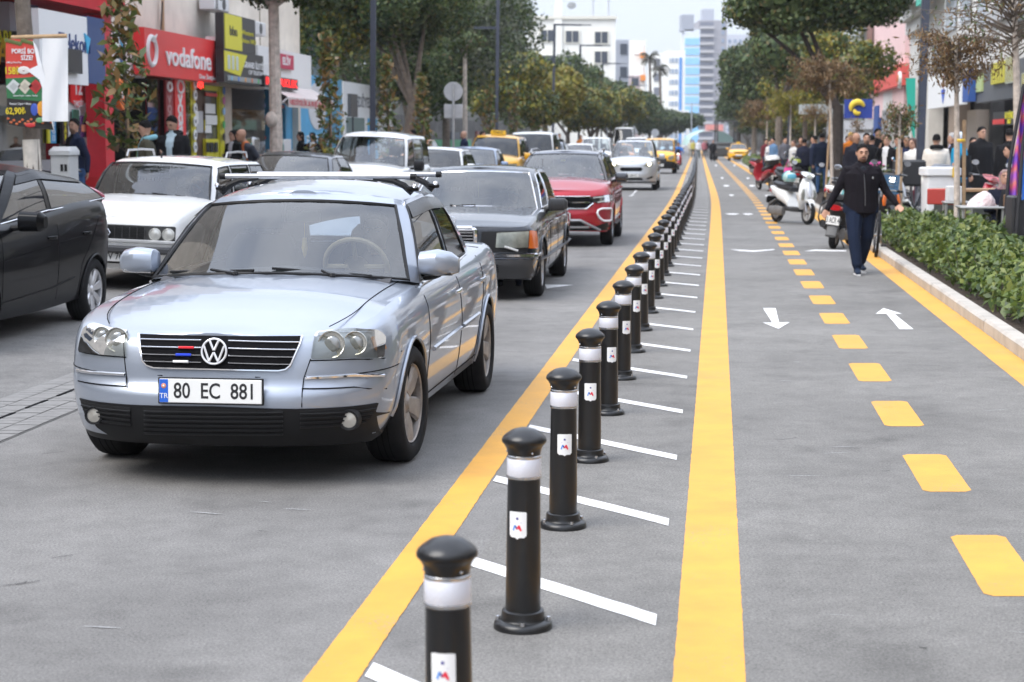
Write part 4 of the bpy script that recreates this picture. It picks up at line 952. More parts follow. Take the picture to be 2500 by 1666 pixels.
ra,c=auto('estate_car','white boxy old estate with black grille and round headlamps behind the black hatchback',WHC,4.40,1.64,1.46,2.44,.92,.30,RD(-6.95,19.4),-R(6.6),hood=.80,cowl_z=.99,belt=.93,ws=(1.40,1.55,2.02),rear=(4.05,4.32),roofx=.64,beltx=.755,van=True,pillars=[2.42,3.3],crown=.05,cpow=3.5,k=4.6,Lc=.25,tail=.01,anchor='f',rz=R(2.2),style='steel',curl=(.84,.87,.66),roofcrown=.055,fo=[(0,.12),(.2,.06),(.38,0),(.5,0),(.54,.05),(.9,.06),(1,.09)],sx=[(0,.92),(.2,.97),(.45,1),(.85,.975),(.95,.95),(1,.92)],seal_r=.016,gl=glass('pale_glass',(.66,.70,.72),1.0))
pk=lambda pts:pick(ra,c,[(x/3.733,380+y/3.733)for x,y in pts])
gz=pk([(1090,630),(1090,780)]);z1,z0=gz[0][1],gz[1][1]
b=MB();c.patch(b,'f',rpoly([(-.745,z0),(-.745,z1),(.745,z1),(.745,z0)],.02),P('grille_grey',(.03,.03,.03),.5),.004,.01);gr=b.build('grille',ra)
b=MB()
for i in range(9):z=lerp(z0+.02,z1-.02,i/8);c.line(b,'f',[(-.42,z),(.42,z)],.0035,BLACK,.012,step=.2)
for i in range(11):x=-.42+.084*i;c.line(b,'f',[(x,z0+.02),(x,z1-.02)],.003,P('slat_grey',(.10,.10,.10),.4),.012)
b.build('slat',gr)
b=MB();zc_=(z0+z1)/2;e=[c.pt('f',x,zc_+z,.02)for x,z in((-.035,0),(0,.055),(.035,0),(0,-.055))];b.tube(e,.008,CHROME,6,closed=True);b.build('emblem',gr)
for sg in(1,-1):
 for x in(.535,.675):
  b=MB();q=c.pt('f',sg*x,zc_,.012);d=.063;b.lathe([(d*1.1,-.01),(d*1.08,.012),(d,.014),(d*.97,.006),(d*.5,.016),(0,.02)],P('old_lamp_glass',(.60,.60,.57),.12,.4),24,T(*q,rx=PI/2));b.build('headlight',ra)
b=MB();bz=pk([(1090,800),(1090,845)]);c.line(b,'f',[(-.79,bz[0][1]),(0,bz[0][1]),(.79,bz[0][1])],.022,P('bumper_bright',(.5,.5,.5),.35,.5),.03);c.line(b,'f',[(-.80,bz[1][1]-.01),(0,bz[1][1]-.01),(.80,bz[1][1]-.01)],.042,P('bumper_grey',(.045,.046,.05)),.02);b.build('bumper',ra)
q=c.pt('f',-.0,pk([(1130,915)])[0][1],.012);plate(ra,q,'33 TV 70',.52,.112,sx=.86)
b=MB();c.patch(b,'f',rpoly([(-.78,.30),(-.79,q.z-.065),(.79,q.z-.065),(.78,.30)],.02),GAP,.003,.006);b.build('valance',ra)
b=MB()
for sg in(1,-1):b.tube([(sg*.12,1.10,.99),(sg*.45,1.12,.98)],.005,P('vent_grey',(.45,.45,.46)),5)
b.build('bonnet_vent',ra)
mirrors(ra,c,1.72,.985,BLACK,.075,.06,.05,x=.90,p=5)
wiper(ra,wq(c,-.60,.05,.70),wq(c,-.02,.04,.70),wq(c,-.02,.0,.70));wiper(ra,wq(c,.05,.07,.70),wq(c,.60,.03,.70),wq(c,.60,0,.70))
for sd in(1,-1):
 b=MB();z=1.455;b.tube([(sd*.50,2.15,z-.02),(sd*.50,2.2,z+.045),(sd*.50,2.7,z+.055),(sd*.50,3.15,z+.045),(sd*.50,3.2,z-.02)]if sd<0 else[(sd*.50,2.95,z-.02),(sd*.50,3.0,z+.045),(sd*.50,3.5,z+.055),(sd*.50,3.9,z+.045),(sd*.50,3.95,z-.02)],.013,P('bar_alloy',(.6,.6,.6)),8);b.build('roof_rail',ra)
b=MB();b.tube([(-.02,1.98,1.43),(-.02,2.03,1.50)],[.014,.005],BLACK,6);b.build('aerial',ra)
b=MB();b.loft([((-.12,1.85,1.27),(0,.012,0),(0,0,.03)),((.12,1.85,1.27),(0,.012,0),(0,0,.03))],BLACK,10,p=3);b.build('rear_view_mirror',ra);RENAULT=ra
def simple_front(r,c,hz,grill=True,txt=None,lampx=(.46,.80)):
 lamps(c,r,[(lampx[0],hz-.14),(lampx[0]+.04,hz-.03),(lampx[1],hz),(lampx[1],hz-.10)],.02)
 if grill:
  b=MB();c.patch(b,'f',rpoly([(-.40,hz-.14),(-.42,hz-.04),(.42,hz-.04),(.40,hz-.14)],.02),GAP,.004,.01);c.patch(b,'f',rpoly([(-.5,.30),(-.55,.42),(.55,.42),(.5,.30)],.02),GAP,.004,.01);b.build('grille',r)
 plate(r,c.pt('f',0,.47,.02),txt or '33 AFK 18',.52,.118,sx=.7)
CHAR=paintm('charcoal_paint',(.045,.045,.052),.4,.3)
r_,c=auto('saloon_car','charcoal saloon with pale reflecting windscreen beside the white boxy estate',CHAR,4.55,1.77,1.45,2.65,.9,.31,RD(-7.35,27.6),-R(6.3),hood=.76,cowl_z=.97,belt=.93,ws=(1.2,1.5,2.15),rear=(3.4,4.0),roofx=.60,beltx=.78,anchor='f',rz=R(2.2),pillars=[2.45],gl=glass('mirror_glass',(.34,.38,.42),1.0));simple_front(r_,c,.74,txt='33 SN 402');mirrors(r_,c,1.62,1.0,CHAR)
b=MB();b.ball((0,2.22,1.33),(.06,.05,.04),BLACK,10);b.box((-.02,2.08,1.28),(.07,.003,.025),MATS['sticker_yellow']);b.build('rear_view_mirror',r_)
r_,c=auto('minivan','white minivan with black door mirrors and short roof aerial behind the charcoal saloon',WHC,4.36,1.77,1.83,2.81,.85,.31,RD(-7.2,34.0),-R(6.2),hood=.98,cowl_z=1.17,belt=1.10,ws=(.95,1.25,1.85),rear=(4.15,4.3),roofx=.655,beltx=.78,anchor='f',rz=R(2.2),van=True,pillars=[2.25,3.25],crown=.09,k=2.8,tail=.05,curl=(.86,.87,.72),roofcrown=.075);simple_front(r_,c,.93,txt='33 BTR 59');mirrors(r_,c,1.45,1.16,BLACK,.10,.11,.09,x=.98)
b=MB();b.tube([(-.02,2.15,1.80),(-.02,2.2,1.91)],[.010,.004],BLACK,6);b.box((-.12,1.72,1.66),(.10,.003,.03),MATS['sticker_yellow']);b.build('aerial',r_)
r_,c=auto('hatchback','small white hatchback tucked behind the white minivan',WHC,4.0,1.70,1.50,2.5,.8,.29,RD(-7.0,40.6),-R(6.2),hood=.82,cowl_z=1.0,belt=.95,ws=(1.0,1.3,1.95),rear=(3.5,3.85),roofx=.60,beltx=.76,anchor='f',rz=R(2.2),van=True,pillars=[2.3],tail=.06,gl=GD,k=2.6);simple_front(r_,c,.80,txt='01 HK 552');mirrors(r_,c,1.45,1.05,WHC)
BLG=paintm('blue_grey_paint',(.22,.29,.42),.5,.3)
r_,c=auto('saloon_car','blue grey saloon in front of the yellow taxi',BLG,4.4,1.74,1.48,2.6,.85,.30,RD(-7.05,47.5),-R(6.2),hood=.80,cowl_z=.99,belt=.95,ws=(1.1,1.4,2.05),rear=(3.4,3.95),roofx=.61,beltx=.77,anchor='f',rz=R(2.2),pillars=[2.4],gl=MATS['mirror_glass'],k=2.6);simple_front(r_,c,.78,txt='33 DE 817');mirrors(r_,c,1.55,1.02,BLG)
def taxi_sign(r,y,z,txt='TAKSİ',w=.5):
 b=MB();b.loft([((0,y,z),(w/2,0,0),(0,.09,0)),((0,y,z+.14),(w*.46,0,0),(0,.07,0))],P('taxi_sign_yellow',(.80,.50,.02),.35),16,p=5);o=b.build('roof_sign',r)
 b=MB();b.text(txt,.11,INK,T(0,y-.083,z+.07,rx=PI/2-.1),.004);b.build('lettering',o)
r_,c=auto('taxi','yellow high-roofed taxi with roof sign in the left lane queue',YELP,4.39,1.83,1.84,2.75,.9,.31,RD(-7.1,53.6),-R(6.2),hood=1.0,cowl_z=1.2,belt=1.12,ws=(.95,1.25,1.85),rear=(4.15,4.33),roofx=.66,beltx=.80,anchor='f',rz=R(2.2),van=True,pillars=[2.25,3.2],crown=.09,k=2.7,tail=.04,curl=(.86,.88,.76),roofcrown=.07,gl=GD,cat='taxi');simple_front(r_,c,.96,txt='33 T 0281');mirrors(r_,c,1.45,1.18,YELP,.11,.11,.10,x=1.02);taxi_sign(r_,2.15,1.80)
b=MB();b.tube([(0,2.35,1.82),(0,2.42,1.95)],.006,BLACK,5);b.build('aerial',r_)
r_,c=auto('minivan','white minivan half hidden behind the yellow taxi',WHC,4.7,1.85,1.98,2.9,.9,.32,RD(-6.6,60.6),-R(6.2),hood=1.02,cowl_z=1.25,belt=1.16,ws=(1.0,1.3,1.8),rear=(4.5,4.65),roofx=.70,beltx=.82,anchor='f',van=True,pillars=[2.2,3.3],crown=.09,tail=.03,curl=(.86,.88,.76),gl=GD);simple_front(r_,c,.98);mirrors(r_,c,1.45,1.2,BLACK,.1,.1,.09,x=1.02)
r_,c=auto('suv','grey blue suv roof showing behind the red suv',paintm('slate_paint',(.10,.13,.19),.4),4.4,1.82,1.62,2.65,.88,.33,RD(-6.9,70),-R(6.2),hood=.92,cowl_z=1.1,belt=1.04,ws=(1.1,1.4,2.0),rear=(3.9,4.25),roofx=.62,beltx=.79,anchor='f',van=True,pillars=[2.4],tail=.05,gl=MATS['mirror_glass']);simple_front(r_,c,.90)
r_,c=auto('estate_car','white estate car roof showing behind the red suv',WHC,4.5,1.76,1.55,2.65,.88,.31,RD(-6.2,79),-R(6.1),hood=.85,cowl_z=1.02,belt=.97,ws=(1.1,1.4,2.0),rear=(4.1,4.4),roofx=.61,beltx=.78,anchor='f',van=True,pillars=[2.4],tail=.04,gl=MATS['mirror_glass']);simple_front(r_,c,.83)
r_,c=auto('minivan','white minivan in the left lane beside the silver compact van',WHC,4.5,1.8,1.86,2.8,.88,.31,RD(-5.9,88),-R(6.1),hood=.98,cowl_z=1.18,belt=1.1,ws=(.95,1.3,1.9),rear=(4.3,4.45),roofx=.66,beltx=.79,anchor='f',van=True,pillars=[2.3,3.3],tail=.03);simple_front(r_,c,.94);mirrors(r_,c,1.45,1.18,BLACK,x=1.0)
ORG=paintm('orange_paint',(.75,.24,.03))
r_,c=auto('taxi','orange taxi behind the white minivans beyond the silver compact van',ORG,4.3,1.75,1.48,2.6,.88,.31,RD(-5.6,112),-R(6.1),hood=.8,cowl_z=.99,belt=.95,ws=(1.1,1.4,2.0),rear=(3.4,3.9),roofx=.61,beltx=.77,anchor='f',pillars=[2.4],gl=GD,cat='taxi');simple_front(r_,c,.78);taxi_sign(r_,2.2,1.47,w=.4)
r_,c=auto('hatchback','orange car with dark tailgate parked by the green hoarding',ORG,4.1,1.75,1.52,2.5,.8,.30,RD(-10.7,58.5),-R(6.2),hood=.82,cowl_z=1.0,belt=.95,ws=(1.0,1.3,1.95),rear=(3.6,3.9),roofx=.62,beltx=.77,anchor='f',van=True,pillars=[2.3],tail=.06,gl=GD);simple_front(r_,c,.80);r_.location.z=.28
for o_,D_,H_,lab,mt,nm in((-5.0,122,1.95,'white van with tall roof further up the queue',WHC,'minivan'),(-6.6,138,2.7,'white delivery van rising above the far queue',WHC,'delivery_van'),(-3.2,160,1.9,'pale blue van far up the road',paintm('pale_blue_paint',(.40,.55,.62)),'minivan'),(-3.4,190,1.5,'dark blue car far up the road in the right lane',paintm('dark_blue_paint',(.05,.08,.16)),'hatchback')):
 r_,c=auto(nm,lab,mt,4.6,1.85,H_,2.8,.88,.32,RD(o_,D_),-R(6.1),hood=.95,cowl_z=1.18 if H_<2.2 else 1.35,belt=1.1 if H_<2.2 else 1.3,ws=(.95,1.3,1.8),rear=(4.4,4.55),roofx=.70,beltx=.80,anchor='f',van=True,pillars=[2.3],tail=.03,gl=GD,cat='van',detail=False);simple_front(r_,c,.92)
r_,c=auto('taxi','yellow taxi parked at the kerb beyond the scooters',YELP,4.4,1.75,1.47,2.6,.88,.31,RD(3.0,150),-R(6.1),hood=.8,cowl_z=.99,belt=.95,ws=(1.1,1.4,2.0),rear=(3.4,3.95),roofx=.61,beltx=.77,anchor='f',pillars=[2.4],gl=MATS['mirror_glass'],cat='taxi');simple_front(r_,c,.78,txt='33 T 1190');mirrors(r_,c,1.55,1.02,YELP);taxi_sign(r_,2.2,1.46,w=.35)
# trees and plants
import numpy as np
def leafmat(name,cols,trans=.25,rough=.5):
 if name in MATS:return MATS[name]
 m=bpy.data.materials.new(name);m.use_nodes=True;n=m.node_tree;b=n.nodes['Principled BSDF'];MATS[name]=m;L=n.links.new
 gm=n.nodes.new('ShaderNodeNewGeometry');r=n.nodes.new('ShaderNodeValToRGB');r.color_ramp.interpolation='LINEAR';e=r.color_ramp.elements
 while len(e)<len(cols):e.new(.5)
 for i,(q,c)in enumerate(zip(e,cols)):q.position=i/max(1,len(cols)-1);q.color=(*c,1)
 L(gm.outputs['Random Per Island'],r.inputs[0]);L(r.outputs[0],b.inputs['Base Color']);b.inputs['Roughness'].default_value=rough
 t=n.nodes.new('ShaderNodeBsdfTranslucent');L(r.outputs[0],t.inputs[0]);mx=n.nodes.new('ShaderNodeMixShader');mx.inputs[0].default_value=trans
 L(b.outputs[0],mx.inputs[1]);L(t.outputs[0],mx.inputs[2]);L(mx.outputs[0],n.nodes['Material Output'].inputs[0]);return m
def leaves_obj(name,pts,nrm,size,aspect,mat,parent,seed=1,jit=.6,mats=None,droop=0):
 rs=np.random.RandomState(seed);n=len(pts);pts=np.asarray(pts,float);nrm=np.asarray(nrm,float)+rs.normal(0,jit,(n,3));nrm/=np.linalg.norm(nrm,axis=1)[:,None]+1e-9
 t=rs.normal(0,1,(n,3));t[:,2]-=droop;t-=nrm*(t*nrm).sum(1)[:,None];t/=np.linalg.norm(t,axis=1)[:,None]+1e-9;b=np.cross(nrm,t)
 s=size*rs.uniform(.6,1.35,n)[:,None];l,w_=s*.5,s*.5*aspect;dip=nrm*s*.10
 V=np.stack([pts-t*l-dip,pts-t*l*.1+b*w_,pts+t*l-dip*1.5,pts-t*l*.1-b*w_],1).reshape(-1,3)
 me=bpy.data.meshes.new(name);me.vertices.add(4*n);me.vertices.foreach_set('co',V.ravel());me.loops.add(4*n);me.loops.foreach_set('vertex_index',np.arange(4*n));me.polygons.add(n);me.polygons.foreach_set('loop_start',np.arange(0,4*n,4))
 mats=mats or[mat]
 for m in mats:me.materials.append(m)
 if len(mats)>1:me.polygons.foreach_set('material_index',rs.randint(0,len(mats),n))
 me.update(calc_edges=True);o=bpy.data.objects.new(name,me);C.objects.link(o);o.parent=parent;return o
def blob_points(blobs,n,seed,shell=.75):
 rs=np.random.RandomState(seed);P_,N_=[],[];vol=np.array([b[1][0]*b[1][1]*b[1][2]for b in blobs])**.67;cnt=(vol/vol.sum()*n).astype(int)
 for(c,r),k in zip(blobs,cnt):
  d=rs.normal(0,1,(k,3));d/=np.linalg.norm(d,axis=1)[:,None];rad=shell+(1-shell)*rs.uniform(0,1,k)+rs.normal(0,.10,k)
  lump=1+.22*np.sin(d[:,0]*5+c[0]*3)*np.sin(d[:,1]*5.3+c[1])*np.sin(d[:,2]*4.7+c[2]*2)
  P_.append(np.array(c)+d*(rad*lump)[:,None]*np.array(r));N_.append(d)
 return np.concatenate(P_),np.concatenate(N_)
BARK=P('bark_grey',(.16,.13,.105),.9,var=(7,.4),bump=(24,.9,.02));BARKP=P('bark_pale',(.50,.43,.37),.85,var=(9,.35),bump=(26,.7,.015));BARKD=P('bark_dark',(.055,.045,.04),.9,var=(9,.35),bump=(24,.9,.02))
LG_DARK=leafmat('leaf_dark',[(.016,.034,.010),(.034,.062,.016),(.07,.105,.028),(.12,.15,.045)]);LG_MID=leafmat('leaf_mid',[(.028,.058,.018),(.055,.10,.028),(.095,.145,.042),(.15,.185,.06),(.19,.13,.05)])
LG_YEL=leafmat('leaf_yellow',[(.09,.11,.015),(.19,.18,.02),(.30,.26,.03),(.22,.15,.03)]);LG_BRN=leafmat('leaf_brown',[(.09,.05,.022),(.19,.11,.05),(.27,.17,.08),(.14,.11,.045)],.15)
LG_MAG=leafmat('leaf_magnolia',[(.05,.085,.02),(.10,.15,.035),(.18,.23,.06),(.30,.17,.05),(.34,.20,.07)],.12,.3);LG_OLIVE=leafmat('leaf_olive',[(.06,.075,.05),(.11,.13,.085),(.17,.18,.12)])
LG_HEDGE=leafmat('leaf_hedge',[(.03,.06,.012),(.07,.115,.022),(.13,.18,.035),(.24,.27,.07)],.25,.42)
def trunk_tubes(mb,segs,m):
 for pts,rs in segs:
  n=len(pts);P2,R2=[],[]
  for i in range(n-1):
   k=max(2,int((Vector(pts[i+1])-Vector(pts[i])).length/.5))
   for q in range(k):
    t=q/k;p=Vector(pts[i]).lerp(Vector(pts[i+1]),t);w_=rs[0]*.25
    P2.append(p+Vector((noise.noise(p*.9)*w_,noise.noise(p*.9+Vector((7,0,0)))*w_,0)));R2.append(lerp(rs[i],rs[i+1],t))
  P2.append(Vector(pts[-1]));R2.append(rs[-1]);mb.tube(P2,R2,m,9)
def tree(name,label,loc,h,crown,nleaf,lm,size=.14,aspect=.6,bark=BARK,r0=.16,fork=.45,lean=(0,0),group=None,seed=1,whitewash=0,droop=.3,limbs=4,cat='tree',jit=.6):
 root=thing(name,label,cat,loc,group=group);rs=random.Random(seed);mb=MB();top=Vector((lean[0],lean[1],h*fork))
 trunk_tubes(mb,[([(0,0,-.1),(lean[0]*.3,lean[1]*.3,h*fork*.4),top],[r0*1.15,r0,r0*.82])],bark)
 for i in range(limbs):
  c,r=crown[i%len(crown)];e=Vector(c)+Vector((rs.uniform(-.4,.4)*r[0],rs.uniform(-.4,.4)*r[1],rs.uniform(-.2,.4)*r[2]));m_=top.lerp(e,.5)+Vector((rs.uniform(-.2,.2),rs.uniform(-.2,.2),.15))
  trunk_tubes(mb,[([top-Vector((0,0,.15)),m_,e],[r0*.62,r0*.36,r0*.12])],bark)
  for q in range(3):
   e2=m_.lerp(e,rs.uniform(.1,.8));e3=e2+Vector((rs.uniform(-1,1)*r[0],rs.uniform(-1,1)*r[1],rs.uniform(.1,.9)*r[2]))*.7;trunk_tubes(mb,[([e2,e3],[r0*.22,r0*.06])],bark)
 mb.build('trunk',root)
 if whitewash:
  b=MB();b.tube([(0,0,.0),(lean[0]*.1,lean[1]*.1,whitewash*.5),(lean[0]*.18,lean[1]*.18,whitewash)],[r0*1.25,r0*1.12,r0*1.09],P('whitewash',(.62,.57,.50),.9,var=(7,.2)),12);b.build('whitewash',root)
 P_,N_=blob_points(crown,nleaf,seed);leaves_obj('crown',P_,N_,size,aspect,lm,root,seed,jit=jit,mats=lm if isinstance(lm,list)else None,droop=droop);return root
def blobs(cx_,cy_,cz,rx,ry,rz,n,seed,k=.45):
 rs=random.Random(seed);out=[((cx_,cy_,cz),(rx*.62,ry*.62,rz*.62))]
 for i in range(n):
  a=rs.uniform(0,2*PI);e=rs.uniform(-.7,.95);q=rs.uniform(.5,.78);ce=math.sqrt(1-min(1,e*e));s=rs.uniform(k*.6,k)
  out.append(((cx_+rx*q*math.cos(a)*ce,cy_+ry*q*math.sin(a)*ce,cz+rz*q*e),(rx*s,ry*s,rz*s*.85)))
 return out
ZL=.31
def spot(px,o,z):
 s=(px-CX)/F;lo,hi=4.0,420.0;g_=lambda D:(cx(D)+o*KO-s*D)*(1 if o>0 else-1)
 for _ in range(50):
  m=(lo+hi)/2
  if g_(m)>0:lo=m
  else:hi=m
 return Vector((cx(lo)+o*KO,lo,z))
def left_at(px,o=-9.65,z=ZL):return spot(px,o,z)
def right_at(px,o,z=.08):return spot(px,o,z)
p=left_at(678);tree('plane_tree','pale-barked pavement tree with knotted trunk in front of the awning shop',p,7.5,[((-.7,0,4.75),(.65,.7,.42)),((-.2,.3,4.55),(.5,.7,.35)),((.9,-.2,4.6),(.75,.8,.5)),((1.6,.4,4.9),(.7,.7,.5)),((.3,-.5,4.95),(.9,.7,.5)),((-1.1,.4,5.3),(.8,.9,.5)),((1,0,5.4),(1.2,1.1,.6))],13000,[LG_MID,LG_DARK],.13,.7,BARKP,.135,.58,(-.02,0),seed=3,limbs=6)
b=MB();
for dx,z,r in((-.05,2.15,.13),(.02,1.25,.12)):b.ball((p.x+dx-.03,p.y-.10,z),(r*1.05,r,r*1.35),BARKP,12)
o=b.build('knot');o.parent=[q for q in C.objects if q.name.startswith('plane_tree')][0];o.matrix_parent_inverse=Matrix.Translation(-p)
p=left_at(92,-9.6);WTREE=tree('street_tree','street tree with whitewashed foot beside the hanging price banner',p,8,blobs(0,0,8.2,2,2,1.2,6,4),2500,LG_DARK,.15,.6,BARK,.108,.8,(-.25,0),seed=5,whitewash=1.42)
p=left_at(985,-11.0);tree('broad_tree','broad forked tree with small grey green leaves behind the lamp post',p,9,blobs(-.3,0,6.0,2.75,2.4,2.5,16,11),24000,[LG_MID,LG_DARK,LG_DARK],.15,.6,BARK,.19,.30,(.35,0),seed=11,limbs=5)
p=left_at(772,-13.3);tree('broad_tree','spreading tree with pruned pale limbs beside the beige building',p+Vector((0,4,0)),9,blobs(.4,0,5.6,2.6,2.2,2.6,12,12),16000,[LG_MID,LG_YEL,LG_DARK],.15,.6,BARKP,.24,.36,(-.2,0),seed=12,limbs=5)
for i,(px,o,D0,h,rx,rz,lm,lab)in enumerate(((1090,-17,84,10.5,4.2,4.2,[LG_OLIVE,LG_DARK],'grey green conifer-like tree behind the round sign'),(1185,-16,100,12.6,4.0,5.4,[LG_DARK,LG_DARK,LG_MID],'tallest dark tree of the left row beside the white block'),(1295,-14,126,8.4,4.2,3.4,LG_DARK,'dark dense tree under the white block corner'),(1385,-12,142,7.8,4.6,3.1,[LG_DARK,LG_MID],'dark rounded tree below the white block windows'),(1455,-11,158,7.9,4.4,3.2,[LG_DARK,LG_MID],'rounded mid green tree right of the white block'),(1520,-11,185,7.8,4.6,3.1,[LG_DARK,LG_MID],'last dark tree of the left row before the palms'),(1330,-9.8,112,7.0,2.3,2.4,LG_YEL,'yellow leaved young tree beside the second lamp post'),(1250,-10.4,96,6.8,2.7,2.5,[LG_MID,LG_YEL],'pale green tree with bare twigs above the taxi'),(1440,-10,130,5.6,2.4,2.0,[LG_YEL,LG_MID],'bright green low tree in front of the dark row'),(1490,-10,142,6.4,2.8,2.5,[LG_MID,LG_YEL],'olive green tree above the road sign backs'),(1612,-7,230,6.5,4.5,2.6,LG_DARK,'distant grey green tree under the blue glass tower'),(1000,-14,82,8.6,3.2,3.4,[LG_DARK,LG_DARK,LG_MID],'deep green tree in shade behind the saplings'),(900,-18,72,8.5,4,3.4,[LG_DARK,LG_MID],'dark tree behind the kiosk roof'))):
 X=(px-CX)/F*D0;tree('broad_tree',lab,(X,D0,.2),h,blobs(0,0,h-rz,rx,rx,rz,14,20+i),int(9000+1500*rx),lm,.12+D0*.0011,.65,BARK,.2,max(.2,(h-2*rz)/h+.05),seed=20+i,limbs=4)
for i,(px,D0,h,rx,rz,lm)in enumerate(((1862,170,6.5,4.0,2.8,LG_DARK),(1915,150,6.0,3.4,2.6,[LG_DARK,LG_MID]),(1965,135,5.6,3.0,2.4,[LG_MID,LG_YEL]),(1822,215,8,5,3.4,LG_DARK))):
 tree('broad_tree',['low dark tree behind the far right trunks','low green tree behind the yellow young tree','low yellowish tree left of the three-trunked tree','farthest dark tree of the right side'][i],((px-CX)/F*D0,D0,.1),h,blobs(0,0,h-rz,rx,rx,rz,10,70+i),8000,lm,.28,.65,BARK,.15,.2,seed=70+i)
def sapling(px,o,h,w_,seed,lab,nl=420,size=.20,base=.9):
 p=left_at(px,o);rs=random.Random(seed);root=thing('magnolia_sapling',lab,'sapling',p,group='magnolia saplings along the kerb');b=MB();b.tube([(0,0,0),(.03,0,h*.5),(0,.02,h)],[.03,.022,.008],BARK,7);b.build('trunk',root)
 b=MB();b.tube([(.06,-.05,0),(.06,-.05,h*.62)],.018,P('stake_wood',(.40,.27,.16),.8,var=(9,.25)),6);b.build('stake',root);P_,N_=[],[];br=MB()
 for i in range(int(nl/9)):
  z=base+(h-base)*(i+.5)/(nl/9);t=(z-base)/(h-base);a=i*2.4;rr=w_*(1-t*.68)*rs.uniform(.35,1.05);tip=Vector((rr*math.cos(a),rr*math.sin(a),z+rr*.5));br.tube([(0,0,z),tip],[.009,.004],BARK,5)
  for k in range(9):
   q=Vector((0,0,z)).lerp(tip,rs.uniform(.45,1.15));d=Vector((rs.gauss(0,1),rs.gauss(0,1),rs.gauss(.5,.7))).normalized();P_.append(q+d*.08);N_.append((d.z*.4+rs.gauss(0,.5),rs.gauss(0,.5),rs.gauss(.3,.5)))
 br.build('branch',root);leaves_obj('crown',P_,N_,size,.42,LG_MAG,root,seed,jit=.35)
sapling(312,-9.6,3.75,.56,1,'tall magnolia sapling with brown-backed leaves in front of the red shop sign',430,.22,1.15)
sapling(806,-9.6,3.9,.52,2,'magnolia sapling with bronze leaves in front of the blue banner',560,.2,.8)
sapling(947,-9.6,3.7,.50,3,'staked magnolia sapling just right of the first lamp post',560,.2,.8)
sapling(1032,-9.6,3.4,.52,4,'rusty magnolia sapling left of the round sign',560,.2,.8)
sapling(1196,-9.6,3.6,.55,5,'orange tinted magnolia sapling beside the second lamp post',420,.22,.8);sapling(1258,-9.6,3.7,.6,6,'magnolia sapling above the yellow taxi',420,.22,.8);sapling(1305,-9.6,3.3,.55,7,'dull brown magnolia sapling behind the red suv roof',420,.22,.8)
p=left_at(1136,-10.6);tree('slim_tree','slim pale trunk with sparse leaves beside the round sign',p,6.2,blobs(0,0,5.4,.9,.9,1.0,5,9),1500,LG_MID,.15,.6,BARKP,.10,.8,seed=9)
BIG=right_at(2040,3.6);tree('broad_tree','large dark tree with three trunks on the right planting strip',BIG,8,[((-1.7,0,5.6),(1.2,1.4,.8)),((-2.6,0,5.3),(.7,.9,.5)),((-.8,.5,5.9),(1.4,1.4,1.0)),((.5,-.3,5.7),(1.2,1.4,.9)),((1.2,.2,5.45),(.75,1,.55)),((-.3,0,5.15),(1.0,1.2,.42)),((-1.5,-.4,5.0),(.9,.9,.42)),((-2.1,0,5.9),(.9,.9,.7)),((1.5,0,5.9),(.7,.8,.6)),((-.4,0,6.8),(2.2,2,1.0))],28000,[LG_DARK,LG_DARK,LG_DARK,LG_MID],.15,.62,BARKD,.18,.33,(.0,0),seed=33,limbs=3)
for i,(px,o,h,rx,rz,lm,lab,bk)in enumerate(((1897,3.5,8.6,2.4,2.6,[LG_DARK,LG_MID],'second large tree of the right row with a straight grey trunk',BARK),(1838,3.5,9.5,3.0,3.4,[LG_DARK,LG_MID,LG_DARK],'third tree of the right row overlapping the grey tower',BARK),(1800,3.5,9.5,3.0,3.4,LG_DARK,'far dark tree of the right row beside the grey tower',BARKD))):
 p=right_at(px,o);tree('broad_tree',lab,p,h,blobs(0,0,h-rz,rx,rx,rz,12,40+i),14000,lm,.15+.0009*p.y,.62,bk,.19,max(.35,(h-2*rz)/h),seed=40+i,limbs=4)
for i,(px,o,D0,h,rx,rz,lm,lab)in enumerate(((1960,6.5,95,7.5,2.6,2.6,[LG_YEL,LG_MID],'bright yellow green tree seen between the trunks'),(2065,8.0,78,6.6,2.2,2.4,[LG_YEL,LG_MID],'yellow green tree beside the pink building'),(2020,9,110,9.5,3.2,3.4,[LG_MID,LG_YEL],'tall loose green tree behind the three-trunked tree'))):
 tree('broad_tree',lab,((px-CX)/F*D0,D0,.1),h,blobs(0,0,h-rz,rx,rx,rz,10,50+i),9000,lm,.2,.65,BARK,.14,.4,seed=50+i)
